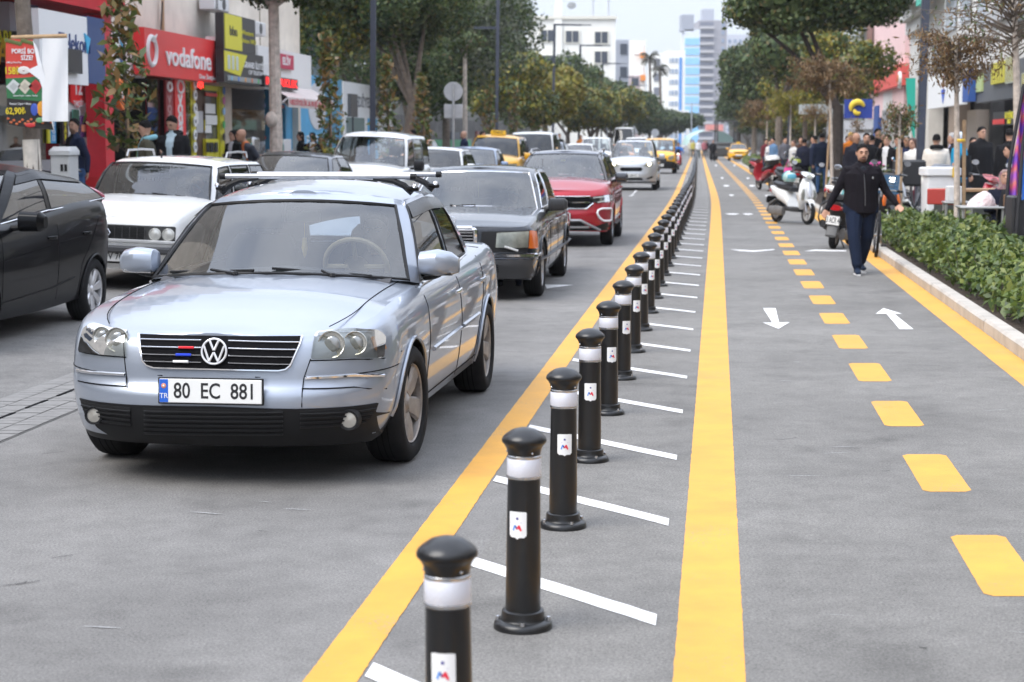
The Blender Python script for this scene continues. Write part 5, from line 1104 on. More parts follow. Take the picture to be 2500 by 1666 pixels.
def dead_conifer(px,o,h,zc,w_,hh,n,lab,r0=.05,lm=LG_BRN,sprays=60,seed=1,size=.09,lean=(0,0),stake=None):
 p=right_at(px,o);rs=random.Random(seed);root=thing('young_tree',lab,'young tree',p,group='young trees on the right planting strip');b=MB();trunk_tubes(b,[([(0,0,-.05),(lean[0]*.5,0,h*.45),(lean[0],0,h*.8)],[r0,r0*.85,r0*.5])],BARKP);P_,N_=[],[]
 for i in range(sprays):
  a=rs.uniform(0,2*PI);z=zc+rs.uniform(-hh,hh)*.75;s=Vector((lean[0]*.9,0,min(z,h*.8)-.25*rs.random()));l=w_*rs.uniform(.5,1.25)*math.sqrt(max(.1,1-((z-zc)/(hh*1.15))**2));e=Vector((lean[0]+l*math.cos(a),l*math.sin(a),z+rs.uniform(-.25,.3)*l));m_=s.lerp(e,.5)+Vector((0,0,.12*l));b.tube([s,m_,e],[r0*.22,r0*.13,r0*.05],BARK,5)
  for k in range(n//sprays):
   t=rs.uniform(.3,1.1);q=s.lerp(m_,t*2)if t<.5 else m_.lerp(e,t*2-1);P_.append(q+Vector((rs.gauss(0,.05),rs.gauss(0,.05),rs.gauss(-.03,.06))));N_.append((rs.gauss(0,1),rs.gauss(0,1),rs.gauss(0,.4)))
 b.build('trunk',root);leaves_obj('crown',P_,N_,size,.28,lm,root,seed,jit=.4,droop=1.3,mats=lm if isinstance(lm,list)else None)
 if stake:
  for i,(sx,sy)in enumerate(stake):
   b=MB();b.tube([(sx,sy,0),(sx*.5,sy*.5,h*.52)],.028,MATS['stake_wood'],7);b.build('stake',root)
dead_conifer(2338,3.55,3.7,2.85,.66,.48,2300,'dead brown conifer with drooping needles rising from the near hedge',.048,LG_BRN,70,3,.085,(-.10,0),stake=[(.10,.05)])
b=MB();pp=right_at(2338,3.55);b.lathe([(.062,-.02),(.07,0),(.062,.02)],P('tie_yellow',(.75,.5,.05)),14,T(pp.x,pp.y,1.72));o=b.build('tie');o.parent=[q for q in C.objects if q.name.startswith('young_tree')][0];o.matrix_parent_inverse=Matrix.Translation(-pp)
dead_conifer(2490,4.3,4.8,3.35,1.2,.55,900,'sprawling bare twigged tree at the right frame edge',.06,[LG_BRN,LG_MID],90,4,.09,(-.2,0))
dead_conifer(2190,3.5,2.9,2.05,.30,.35,700,'half bare young tree tied to two wooden stakes',.035,[LG_MID,LG_BRN],30,5,.09,stake=[(.06,0),(-.05,.03)])
dead_conifer(2088,3.6,2.6,2.0,.22,.3,160,'bare young tree on stakes behind the walking man',.035,LG_BRN,26,6,.08,stake=[(.05,0)])
dead_conifer(2030,3.3,4.4,3.35,1.05,.62,4200,'rust brown dead tree in front of the three-trunked tree',.05,LG_BRN,80,7,.11,(-.15,0),stake=[(-.2,0)])
dead_conifer(1985,3.5,3.2,2.6,.5,.4,600,'small brown twiggy tree left of the three-trunked tree',.045,LG_BRN,40,8,.1,stake=[(.08,0)])
dead_conifer(1925,3.5,4.4,3.2,1.15,.7,2600,'young tree with thinning yellow leaves by the second lamp post',.05,LG_YEL,60,9,.15);dead_conifer(1868,3.5,4.4,3.3,1.2,.7,2600,'rusty young tree beyond the yellow one',.05,LG_BRN,60,10,.15);dead_conifer(1838,3.5,4.5,3.2,1.2,.8,2400,'brown young tree far along the right strip',.06,[LG_BRN,LG_YEL],60,11,.18)
def hedge(o0,o1,D0,D1,hh,n,size,seed,name='hedge'):
 rs=np.random.RandomState(seed);D=D0+(D1-D0)*rs.uniform(0,1,n)**1.25;u=rs.uniform(0,1,n);o=o0+(o1-o0)*u
 k=np.array([noise.noise(Vector((a*2.2,b*2.2,0)))for a,b in zip(o,D)]);k2=np.array([noise.noise(Vector((a*6,b*6,5)))for a,b in zip(o,D)])
 prof=np.minimum(1,np.minimum(u,1-u)/.22)**.5;top=hh*(.80+.30*k+.26*k2)*(.35+.65*prof);z=.06+top*(1-rs.uniform(0,1,n)**2.4*.85)
 X=np.array([cx(d)+q*KO for d,q in zip(D,o)]);P_=np.stack([X,D,z],1);N_=np.stack([rs.normal(0,.5,n)-.3,rs.normal(0,.5,n)-.3,np.ones(n)*.7],1)
 ob=leaves_obj(name,P_,N_,size,.45,LG_HEDGE,None,seed,jit=.45);ob['kind']='stuff';ob['label']='dense glossy green hedge planting behind the pale kerb';return ob
hedge(2.80,4.05,9,27,.66,22000,.104,1);hedge(2.8,4.0,27,34,.5,4000,.10,2);hedge(2.75,3.9,58,128,.75,12000,.20,3)
b=MB();rs_=random.Random(4)
for _ in range(700):
 D=9+20*rs_.random()**1.3;o_=rs_.uniform(2.85,4.0);p=RD(o_,D,.05);b.tube([p,p+Vector((rs_.uniform(-.12,.12),rs_.uniform(-.12,.12),rs_.uniform(.25,.55)))],[.006,.003],BARKD,4,caps=False)
o=b.build('hedge_stems');o['kind']='stuff';o['label']='thin dark stems under the glossy hedge leaves'
def palm(px,D0,h,lab):
 root=thing('palm_tree',lab,'palm',((px-CX)/F*D0,D0,0));b=MB();b.tube([(0,0,0),(.2,0,h*.5),(0,0,h)],[.24,.20,.17],BARK,8);b.build('trunk',root);P_,N_=[],[];rs=random.Random(int(px));b=MB()
 for i in range(26):
  a=rs.uniform(0,2*PI);e=rs.uniform(-.4,1.1);l=rs.uniform(1.2,1.7);prev=Vector((0,0,h));d=Vector((math.cos(a)*math.cos(e),math.sin(a)*math.cos(e),math.sin(e)))
  for k in range(10):
   q=prev+d*l/10;b.tube([prev,q],.04,BARK,4,caps=False)
   for sg in(-1,1):
    s_=Vector((-d.y,d.x,0))*sg;P_.append(q+s_*.18-Vector((0,0,.10)));N_.append((0,0,1))
   prev=q;d=(d-Vector((0,0,.16))).normalized()
 b.build('frond_rib',root);leaves_obj('crown',P_,N_,.6,.22,[LG_OLIVE],root,1,jit=.3,droop=1,mats=[LG_OLIVE])
palm(1582,250,13.2,'left palm with drooping fronds above the white blocks');palm(1607,262,12.2,'right palm with drooping fronds before the white blocks')
# buildings, shops, signs, lamp posts
UXL,NL=Vector((SL,1,0)).normalized(),Vector((1,-SL,0)).normalized()
UXR,NR=-UXL,-NL
class Side:
 def __init__(s,ux,n):s.ux,s.n=ux,n
 def panel(s,mb,m,x0,x1,yt,yb,o,dep=.12,proud=0,bev=0):
  xm=(x0+x1)/2;P0,P1,Pt,Pb=FW(x0,500,o,0),FW(x1,500,o,0),FW(xm,yt,o),FW(xm,yb,o)
  return s.slab(mb,m,P0,P1,Pb.z,Pt.z,dep,proud,bev)
 def slab(s,mb,m,P0,P1,z0,z1,dep=.12,proud=0,bev=0):
  c=(P0+P1)/2;w_=(P1-P0).length;z=(z0+z1)/2;o=Vector((c.x,c.y,z))+s.n*proud
  M=frame(o,s.ux,(0,0,1));mb.box((0,0,-dep/2),(w_,z1-z0,dep),m,M,bev);return M,w_,z1-z0
 def at(s,M,x,y,z=.004):return M@T(x,y,z)
LS,RS=Side(UXL,NL),Side(UXR,NR)
col=lambda n,c,r=.5,**k:P(n,c,r,**k)
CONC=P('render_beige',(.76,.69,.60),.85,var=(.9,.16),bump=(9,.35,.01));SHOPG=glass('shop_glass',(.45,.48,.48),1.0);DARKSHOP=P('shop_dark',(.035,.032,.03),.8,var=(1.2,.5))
REDP=P('red_cladding',(.60,.022,.035),.4,var=(2,.12));SW=P('sign_white',(.86,.86,.86),.4);SBLUE=P('sign_navy',(.03,.07,.20),.4);SRED=P('sign_red',(.82,.035,.035),.35);SYEL=P('sign_yellow',(.72,.66,.03),.4);SBLK=P('sign_black',(.03,.03,.033),.4)
bl=thing('shop_building','beige concrete building above the red and yellow shop signs','building',(0,0,0))
b=MB();P1=FW(737,500,-13.2,0);P0=P1-UXL*34
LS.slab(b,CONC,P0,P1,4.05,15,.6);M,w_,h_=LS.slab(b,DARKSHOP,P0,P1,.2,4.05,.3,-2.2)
LS.slab(b,CONC,P1-UXL*.3,P1,.2,4.05,4.5,0);b.box((0,0,0),(.5,9,15),CONC,T(*(P1-NL*4.7-UXL*.25),z=0)if False else Matrix.Translation(P1-NL*4.8-UXL*.26+Vector((0,0,7.5)))@frame((0,0,0),-NL,UXL)@Matrix.Rotation(PI/2,4,'X'))
b.build('wall',bl,smooth=False)
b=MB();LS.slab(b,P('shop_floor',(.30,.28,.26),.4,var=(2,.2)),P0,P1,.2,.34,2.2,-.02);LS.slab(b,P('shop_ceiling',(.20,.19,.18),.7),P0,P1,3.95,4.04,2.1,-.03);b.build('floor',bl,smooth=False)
for x0,x1 in((408,410),(536,537),(640,641)):
 b=MB();a=FW((x0+x1)/2,500,-13.2,0);b.tube([a+NL*.015+Vector((0,0,4.1)),a+NL*.015+Vector((0,0,9))],.012,P('joint_stain',(.30,.24,.18),.9),5);b.build('joint',bl)
b=MB();a=FW(408,500,-13.1,0);b.tube([a+Vector((0,0,4.15)),a+Vector((0,0,9))],.035,P('pipe_tan',(.52,.36,.22),.6),8);a2=FW(402,500,-13.1,0);b.tube([a2+Vector((0,0,4.2)),a+Vector((0,0,4.9))],.02,BARKD,6);b.build('pipe',bl)
for px,y0,y1 in((552,-5,30),(640,55,88)):
 b=MB();M,w_,h_=LS.panel(b,WHITEP,px-18,px+16,y0,y1,-12.7,.4,bev=.02);o=b.build('air_conditioner');tag(o,'white air conditioner on the beige wall '+('above the black and yellow sign' if px<600 else 'behind the plane tree crown'),'air conditioner')
 k=MB();k.lathe([(h_*.40,.0),(h_*.38,.012),(h_*.1,.012),(0,.016)],P('grille_fan',(.10,.10,.10),.6),20,M@T(w_*.12,0,.004))
 for q in range(7):k.box((-w_*.38,-h_*.36+q*h_*.12,.006),(w_*.16,h_*.05,.01),MATS['grille_fan'],M)
 k.build('fan_grille',o)
b=MB();P0,P1=FW(-60,500,-11.5,0),FW(317,500,-11.5,0);LS.slab(b,REDP,P0,P1,4.02,7,2.0);o=b.build('red_canopy');tag(o,'deep red canopy slab overhanging the white and navy shop sign','canopy')
b=MB();P0,P1=FW(262,500,-11.7,0),FW(283,500,-11.7,0);LS.slab(b,P('red_plinth',(.55,.015,.02),.4),P0-UXL*.03,P1+UXL*.03,.3,1.05,.42,.03);LS.slab(b,REDP,P0,P1,1.05,4.0,.36);o=b.build('shop_pillar');tag(o,'tall red square pillar with brighter red foot beside the shop window','pillar')
t=thing('shop_sign','white and navy telecom shop sign with a black square panel','shop sign');b=MB();M,w_,h_=LS.panel(b,SW,108,224,34,205,-11.3,.12);b.build('panel',t);b=MB();LS.panel(b,SBLUE,224.5,266,46,206,-11.3,.12);b.build('side_panel',t)
b=MB();b.text('Telekom',.42,P('sign_navy_ink',(.02,.05,.18)),LS.at(M,w_*.22,h_*.08,.006),.01);b.build('lettering',t);b=MB();LS.panel(b,SBLK,166,208,122,180,-11.22,.06,.02);b.build('screen',t)
b=MB();CY_=P('sign_cyan',(.05,.45,.75),.4);b.prism([LS.at(M,w_*.42,h_*.26)@Vector(p)for p in((0,0,0),(.28,-.08,0),(.12,-.34,0))],NL*.02,CY_);b.build('emblem',t)
b=MB();N2=MB();LS.panel(b,SBLUE,57,108,10,80,-12.2,.2);LS.panel(b,P('fascia_grey',(.45,.45,.48)),38,57,10,78,-12.2,.2);o=b.build('shop_fascia');tag(o,'navy and grey fascia strip behind the whitewashed tree trunk','shop fascia')
t=thing('shop_sign','black shop sign with yellow capital letters at the left frame edge','shop sign');b=MB();M,w_,h_=LS.panel(b,SBLK,-60,36,75,148,-12.2,.2);b.build('panel',t);b=MB();b.text('LARI',.42,SYEL,LS.at(M,w_*.28,h_*.22,.006),.01);b.text('A',.62,P('sign_gold',(.75,.42,.03)),LS.at(M,w_*.30,-h_*.22,.006),.01);b.build('lettering',t)
t=thing('shop_window','phone shop window full of boxes and posters behind the tree','shop window');b=MB();LS.panel(b,P('stall_grey',(.30,.30,.31),.5),-60,178,392,470,-12.3,.3);b.build('stall_riser',t);b=MB();M,w_,h_=LS.panel(b,SHOPG,-60,178,150,392,-12.3,.02);b.build('pane',t)
b=MB();rs_=random.Random(2);PAL=[(.62,.62,.60),(.05,.16,.45),(.10,.35,.55),(.42,.46,.10),(.65,.36,.10),(.30,.32,.34),(.06,.07,.09),(.50,.52,.53),(.20,.38,.45)]
for i in range(70):
 u,v=rs_.uniform(-.48,.48),rs_.uniform(-.48,.2);mt=col(f'box_tone_{i % 9}',PAL[i%9]);b.box((w_*u,h_*v,-rs_.uniform(.1,.5)),(rs_.uniform(.10,.38),rs_.uniform(.10,.32),.05),mt,M@T(rz=rs_.uniform(-.2,.2)))
o=b.build('goods',smooth=False);o.parent=t;o['kind']='stuff'
b=MB();M2,w2,h2=LS.panel(b,P('sign_sky',(.04,.32,.62)),128,142,290,350,-12.25,.03);LS.panel(b,SYEL,122,128,290,350,-12.25,.03)
for q,tx in enumerate(('13','45','13')):b.text(tx,.16,SW,LS.at(M2,0,h2*(.3-.3*q)),.004)
b.build('price_poster',t)
b=MB();M2,w2,h2=LS.panel(b,SBLK,158,171,292,352,-12.2,.05)
for q,ch in enumerate('UAR'):b.text(ch,.17,SYEL,LS.at(M2,0,h2*(.36-.3*q)),.004,bold=.02)
o=b.build('vertical_sign');tag(o,'narrow black sign with stacked yellow letters behind the navy-jacketed man','sign')
t=thing('shop_poster','white phone poster with red instalment tag beside the red pillar','poster');b=MB();M,w_,h_=LS.panel(b,SW,173,220,206,400,-12.2,.06);b.build('panel',t);b=MB();M2,w2,h2=LS.panel(b,SRED,180,216,206,250,-12.15,.04);b.prism([M2@Vector(p)for p in((-w2/2,-h2/2,0),(w2/2,-h2/2,0),(0,-h2*.80,0))][::-1],-NL*.03,SRED)
b.text('12',.42,SW,LS.at(M2,0,.10),.004,bold=.02);b.text('TAKSİT',.15,SW,LS.at(M2,0,-.2),.004,bold=.01);b.build('price_tag',t)
b=MB();LS.panel(b,P('phone_green',(.01,.14,.09),.3),184,200,268,308,-12.13,.03,bev=.02);LS.panel(b,P('phone_purple',(.10,.03,.14),.25),203,219,283,336,-12.13,.03,bev=.02);LS.panel(b,P('phone_orange',(.75,.30,.18),.25),205,218,305,322,-12.11,.01);b.build('phone_picture',t)
b=MB();q=FW(297,230,-11.7);M=frame(q,UXL,(0,0,1));b.lathe([(0,.05),(.30,.05),(.31,0),(.31,-.05)],P('sign_orange',(.80,.17,.02)),28,M);b.text('INI',.26,SW,M@T(0,0,.055),.004,bold=.02);o=b.build('round_sign');tag(o,'round orange sign with white letters behind the tall magnolia sapling','sign')
t=thing('shop_sign','white shop sign with green and blue chevrons left of the red phone shop sign','shop sign');b=MB();M,w_,h_=LS.panel(b,SW,267,361,85,187,-12.9,.25);b.build('panel',t)
b=MB()
for pts,m in((((-.62,.28,0),(-.62,-.05,0),(-.2,.12,0)),P('chevron_green',(.20,.50,.06))),(((-.1,.35,0),(.22,.3,0),(.05,.02,0)),CY_),(((-.12,-.02,0),(.25,-.1,0),(.0,-.32,0)),P('chevron_blue',(.03,.16,.45)))):b.prism([LS.at(M,-w_*.12,.02)@Vector(p)for p in pts],NL*.015,m)
b.build('emblem',t)
t=thing('shop_sign','big red phone shop sign with white lettering and ring emblem','shop sign');b=MB();M,w_,h_=LS.panel(b,SRED,362,533,85,193,-12.6,.25);b.build('panel',t);b=MB();LS.panel(b,SW,533.5,541,92,200,-12.6,.25);b.build('side_panel',t)
b=MB();b.text('vodafone',h_*.62,SW,LS.at(M,w_*.09,-h_*.04,.008),.02,sx=w_/h_/3.5,bold=.015);b.text('Onur İletişim',.15,SW,LS.at(M,w_*.36,-h_*.40,.008),.006,sx=1.6);b.build('lettering',t)
b=MB();Mq=LS.at(M,-w_*.42,h_*.02,.01);R_=h_*.30;b.tube([Mq@Vector((R_*math.cos(a),R_*math.sin(a),0))for a in[2*PI*i/30 for i in range(30)]],.055,SW,8,closed=True);b.prism([Mq@Vector(p)for p in((-.05,R_*.7,0),(.35,R_*1.25,0),(.30,R_*1.05,0),(.12,R_*.6,0))],NL*.03,SW);b.build('emblem',t)
t=thing('phone_shop_front','glass phone shop front with red vertical banners under the big red sign','shop front');b=MB();LS.panel(b,SHOPG,366,470,196,400,-13.0,.02);b.build('pane',t)
b=MB();LS.panel(b,P('poster_red',(.40,.02,.03)),366,408,205,400,-13.6,.05);LS.panel(b,P('poster_grey',(.35,.35,.36)),378,408,215,330,-13.4,.03);LS.panel(b,P('poster_sand',(.55,.38,.16)),379,395,247,305,-13.35,.02);b.build('display',t)
for x0,x1,m,sz in((411,428,P('banner_dull_red',(.28,.02,.025)),.26),(433,458,SRED,.34)):
 b=MB();M2,w2,h2=LS.panel(b,m,x0,x1,197,330,-12.9,.05);b.build('banner',t);b=MB()
 for q,ch in enumerate('vodaf'):b.text(ch,sz*1.5,SW if sz>.3 else P('banner_ink',(.45,.25,.25)),LS.at(M2,-.02,h2*(.17-.17*q)),.004,sx=1.5,bold=.02)
 b.tube([LS.at(M2,0,h2*.38,.01)@Vector((w2*.30*math.cos(a),w2*.18*math.sin(a),0))for a in[2*PI*i/16 for i in range(16)]],.03,SW,6,closed=True);b.build('lettering',t)
t=thing('shop_facade','yellow framed shop door with notices and a brown wooden leaf','shop front');b=MB();LS.panel(b,P('wood_brown',(.10,.055,.035),.6,var=(6,.3)),482,506,222,400,-13.1,.1);b.build('door',t)
b=MB();LS.panel(b,P('shopglass_grey',(.12,.125,.12),.15),506,538,218,400,-13.1,.08);b.build('pane',t)
for x0,x1,ya,yb in((471,482,200,400),(541,551,204,400),(505,538,204,222),(506,537,340,400),(459,470,198,214)):
 b=MB();LS.panel(b,SYEL,x0,x1,ya,yb,-13.0,.08);b.build('yellow_trim',t)
b=MB();rs_=random.Random(9)
for x0,x1,ya,yb,m in((508,536,228,236,SRED),(507,530,254,278,SW),(507,534,282,305,SW),(505,520,306,325,SW),(482,489,272,302,SW),(489,500,272,296,P('notice_grey',(.50,.50,.52))),(484,500,296,324,MATS['notice_grey']),(508,514,348,372,SBLK),(517,524,348,372,SBLK),(528,535,348,372,SBLK),(504,505,293,318,SYEL)):LS.panel(b,m,x0,x1,ya,yb,-13.03 if yb<340 else-12.95,.02)
b.build('notice',t)
b=MB()
for y,c_ in((222,(.05,.15,.45)),(246,(.5,.1,.3)),(272,(.3,.5,.8)),(305,(.05,.4,.12)),(335,(.03,.03,.03))):q=FW(546,y,-12.94);b.lathe([(0,.02),(.10,.02),(.10,0)],P(f'icon_{y}',c_),14,frame(q,UXL,(0,0,1)))
for y in(205,232,265,297,330,360):q=FW(476,y,-12.94);b.lathe([(0,.02),(.13,.02),(.13,0)],SW,14,frame(q,UXL,(0,0,1)));b.lathe([(0,.025),(.05,.025),(.05,0)],SBLK,10,frame(q,UXL,(0,0,1)))
b.build('icon',t)
b=MB();q=FW(490,208,-12.9);b.text('AÇIK',.2,P('neon_red',(.9,.04,.03),emit=.9),frame(q,UXL,(0,0,1)),.01,bold=.02);b.build('neon_lettering',t)
b=MB();P0,P1=FW(553,500,-13.0,0),FW(570,500,-13.0,0);LS.slab(b,P('pillar_beige',(.50,.42,.35),.8,var=(3,.2)),P0,P1,.3,3.6,.5);o=b.build('shop_pillar');tag(o,'plain beige pillar between the yellow shop door and the dark shop','pillar')
b=MB();LS.panel(b,P('canopy_edge',(.42,.36,.31),.7),540,650,196,214,-12.6,1.2);o=b.build('canopy_slab');tag(o,'thin beige canopy slab under the black and yellow signs','canopy')
def tri(M,pts,m,b,d=.012):b.prism([M@Vector((x,y,0))for x,y in pts],NL*d,m)
t=thing('shop_sign','upper yellow and black money transfer sign under the air conditioner','shop sign');b=MB();M,w_,h_=LS.panel(b,SBLK,553,630,42,128,-12.35,.2);b.build('panel',t);b=MB();b.box((-w_*.21,0,.006),(w_*.52,h_*.96,.02),SYEL,M);b.build('yellow_field',t)
b=MB();b.text('bbn',h_*.36,SBLK,LS.at(M,-w_*.22,.02,.02),.006,sx=1.5,bold=.02);b.text('Western',.17,SYEL,LS.at(M,w_*.24,.06,.006),.004,sx=1.9);b.text('Union WU',.17,SYEL,LS.at(M,w_*.27,-.14,.006),.004,sx=1.9);b.build('lettering',t)
t=thing('shop_sign','black phone shop sign with yellow wedge and white capitals','shop sign');b=MB();M,w_,h_=LS.panel(b,SBLK,553,648,130,207,-12.3,.2);b.build('panel',t);b=MB();tri(LS.at(M,0,0),[(-w_*.5,-h_*.15),(-w_*.12,-h_*.26),(w_*.06,h_*.42),(-w_*.5,h_*.46)],SYEL,b);b.build('yellow_field',t)
b=MB();b.text('GRAND İLETİŞİM',.21,SW,LS.at(M,w_*.30,h_*.12,.01),.004,sx=1.45,bold=.015);b.text('CEP TELEFONU',.15,SW,LS.at(M,w_*.30,-h_*.10,.01),.004,sx=1.5);b.build('lettering',t)
b=MB();b.box((0,-h_*.36,.012),(w_*.86,h_*.16,.02),P('strip_grey',(.30,.32,.32)),M,.03)
for i,c_ in enumerate(((.2,.5,.7),(.1,.25,.7),(.7,.3,.05),(.7,.2,.05),(.1,.5,.15))):b.lathe([(0,.03),(.06,.03),(.06,0)],P(f'app_{i}',c_),12,M@T(-w_*.34+w_*.17*i,-h_*.36,0))
for x in(-.40,-.30,-.20):b.box((w_*x,h_*.12,.018),(.20,.34,.02),P('phone_pic',(.55,.60,.55)),M,.02)
b.build('emblem',t)
t=thing('shop_sign','white shop sign with red name panel behind the pale plane tree trunk','shop sign');b=MB();M,w_,h_=LS.panel(b,SW,636,764,125,222,-12.7,.3);b.build('panel',t);b=MB();M2,w2,h2=LS.panel(b,P('name_red',(.55,.04,.10)),690,722,135,170,-12.6,.05);b.build('name_panel',t);b=MB();b.text('ELİV',h2*.7,SW,LS.at(M2,-.1,0),.006,sx=1.6,bold=.03);b.build('lettering',t)
t=thing('led_sign','red led display sign reading in dotted capitals','led sign');b=MB();M,w_,h_=LS.panel(b,SBLK,651,731,190,217,-12.2,.15);b.build('panel',t);b=MB();b.text('KULAKLIK',h_*.95,P('led_red',(.9,.02,.02),emit=.7),LS.at(M,0,0,.01),.006,sx=w_/h_/4.6,bold=.02);b.build('lettering',t)
t=thing('awning','white awning with faded red lettering over the dark shop','awning');A0,A1=FW(650,500,-12.6,0),FW(766,500,-12.6,0);b=MB();zt,zm,zb_=FW(700,212,-12.6).z,FW(700,238,-12).z,FW(700,262,-12).z;AW=P('awning_cloth',(.66,.58,.55),.8,var=(4,.1));fr_=NL*.65
b.grid([[A0+Vector((0,0,zt)),A1+Vector((0,0,zt))],[A0+fr_+Vector((0,0,zm)),A1+fr_+Vector((0,0,zm))],[A0+fr_+Vector((0,0,zb_)),A1+fr_+Vector((0,0,zb_))]],AW);b.grid([[A0+NL*.02+Vector((0,0,zt-.02)),A1+NL*.02+Vector((0,0,zt-.02))],[A0+fr_*.98+Vector((0,0,zb_)),A1+fr_*.98+Vector((0,0,zb_))]],AW);b.build('cloth',t,ang=20)
b=MB();M=frame((A0+A1)/2+fr_+Vector((0,0,(zm+zb_)/2)),UXL,(0,0,1));b.text('HEDİYELİK & BUJİ MAĞAZASI',(zm-zb_)*.75,P('faded_red',(.60,.12,.14)),M@T(0,0,.008),.004,sx=(A1-A0).length/(zm-zb_)/10.5,bold=.02);b.build('lettering',t)
b=MB();b.tube([A0+NL*.05+Vector((0,0,zm-.5)),A0+fr_+Vector((0,0,zm))],.025,SW,6);b.build('arm',t)
t=thing('shop_facade','dark shop interior with goods glinting beside the beige pillar','shop front');b=MB();LS.panel(b,SHOPG,570,650,218,400,-13.05,.02);b.build('pane',t);b=MB();rs_=random.Random(8)
for i in range(40):
 px,py=rs_.uniform(574,690),rs_.uniform(228,372);LS.panel(b,col(f'goods_{i % 7}',[(.5,.38,.03),(.45,.03,.04),(.05,.1,.35),(.4,.4,.4),(.1,.1,.1),(.04,.25,.25),(.2,.2,.22)][i%7]),px,px+rs_.uniform(3,12),py,py+rs_.uniform(4,16),-13.4-rs_.random(),.05)
LS.panel(b,P('counter_yellow',(.55,.40,.03)),572,608,322,340,-13.5,.3);o=b.build('goods',t,smooth=False);o['kind']='stuff'
b=MB();LS.panel(b,P('case_steel',(.5,.5,.5),.2,metal=.8),622,638,335,372,-12.4,.3,bev=.05);LS.panel(b,P('case_teal',(.02,.22,.20)),598,618,350,366,-12.3,.3);o=b.build('display_case');tag(o,'chrome and teal display case outside the dark shop','display case')
b=MB();LS.panel(b,P('bag_teal',(.01,.20,.18)),684,697,350,375,-11.6,.2,bev=.04);LS.panel(b,WHITEP,695,713,340,372,-11.6,.15);o=b.build('notice_stand');tag(o,'white notice stand with teal bag beside the plane tree trunk','notice stand')
t=thing('kiosk','blue information kiosk with white rounded writing beyond the awning','kiosk');K0,K1=FW(700,500,-13.4,0),FW(838,500,-13.4,0);b=MB();KB=P('kiosk_blue',(.10,.42,.72),.5,var=(2,.1));M,w_,h_=LS.slab(b,KB,K0,K1,.3,FW(770,185,-13.4).z,2.5);b.build('wall',t)
b=MB();KW=P('kiosk_ink',(.75,.80,.85));b.text('AİLE VE DİNİ',.46,KW,LS.at(M,-w_*.02,-h_*.10),.006,sx=1.8,bold=.02);b.text('REHBERLİK BÜROSU',.46,KW,LS.at(M,-w_*.02,-h_*.22),.006,sx=1.5,bold=.02);b.build('lettering',t);b=MB()
for x,y,r in((-.28,-.36,.48),(.06,-.36,.48),(.02,.22,.75)):b.lathe([(0,.02),(r,.02),(r,0)],P('kiosk_disc',(.70,.72,.76)),24,M@T(w_*x,h_*y,0)@Matrix.Diagonal((1.7,1,1,1)))
b.text('ALO',.34,INK,LS.at(M,w_*.06,-h_*.33,.026),.004,sx=1.6,bold=.02);b.text('190',.34,P('kiosk_red',(.6,.05,.1)),LS.at(M,w_*.06,-h_*.42,.026),.004,sx=1.6,bold=.02);b.build('emblem',t)
t=thing('kiosk','white municipal kiosk with glass front and grey capitals behind the first lamp post','kiosk');K0,K1=FW(842,500,-14.2,0),FW(960,500,-14.2,0);b=MB();M,w_,h_=LS.slab(b,P('kiosk_white',(.72,.74,.76),.5),K0,K1,.3,FW(880,205,-14.2).z,3);b.build('wall',t)
b=MB();b.text('BELEDİYESİ',.55,P('kiosk_grey_ink',(.12,.13,.15)),LS.at(M,-w_*.18,h_*.30),.006,sx=1.7,bold=.02);b.build('lettering',t);b=MB();LS.slab(b,P('kiosk_glass',(.22,.29,.30),.12),K0+UXL*.4,K0+UXL*3.6,1.2,h_*.72,.05,.05);b.build('window',t);b=MB();LS.slab(b,KB,K0+UXL*.3,K1-UXL*.3,.35,1.2,.05,.05);LS.slab(b,KB,K0+UXL*4.4,K0+UXL*6.2,.35,h_*.72,.05,.06);b.build('blue_field',t)
b=MB();q=FW(861,258,-12.6);b.box((0,0,0),(1.1,.75,.12),P('screen_grey',(.07,.075,.08)),frame(q,UXL,(0,0,1)));b.tube([q+Vector((0,0,-.35)),Vector((q.x,q.y,.3))],.03,SBLK,6);o=b.build('info_screen');tag(o,'dark flat screen on a post in front of the white kiosk','screen')
b=MB();H0,H1=FW(925,500,-15.5,0),FW(1150,500,-15.5,0);M,w_,h_=LS.slab(b,P('hoarding_green',(.12,.42,.24),.6,var=(3,.12)),H0,H1,.2,1.75,.08);o=b.build('hoarding');tag(o,'low green site hoarding behind the orange car','hoarding')
POLE=P('lamp_post_grey',(.045,.052,.075),.4,var=(4,.12))
def lamp(px,side,lab,D=None):
 p=left_at(px)if side<0 else right_at(px,4.3);t=thing('lamp_post',lab,'lamp post',p,0,'double armed street lamps');t.rotation_euler=(0,R(.8)if side<0 else R(.5),0);b=MB();H_=8.3
 b.box((0,0,H_/2),(.15,.15,H_),POLE,None,.012);b.build('pole',t);b=MB();b.box((0,0,.02),(.34,.34,.04),POLE);b.build('base',t);b=MB();b.box((0,-.08,.75),(.10,.02,.32),SBLK,None,.008);b.build('hatch',t)
 rz=T(rz=-.02)
 for sg,z,l in((-side,H_-.05,1.9),(side,H_-2.1,1.7)):
  b=MB();b.box((sg*l*.42,0,z),(l*.84,.07,.10),POLE);a=b.build('arm',t);b=MB();b.box((sg*(l*.84+.28),0,z+.01),(.62,.16,.06),P('lamp_head',(.10,.105,.12),.35),None,.015);h=b.build('lamp_head',t);b=MB();b.box((sg*(l*.84+.30),0,z-.024),(.48,.12,.012),P('lamp_glass',(.6,.62,.62),.2));b.build('lens',h)
 return t
for i,px in enumerate((910,1211,1348,1411,1466,1508,1533,1552)):lamp(px,-1,f'dark grey double-armed lamp post, {["nearest", "second", "third", "fourth", "fifth", "sixth", "seventh", "eighth"][i]} of the left row from the camera')
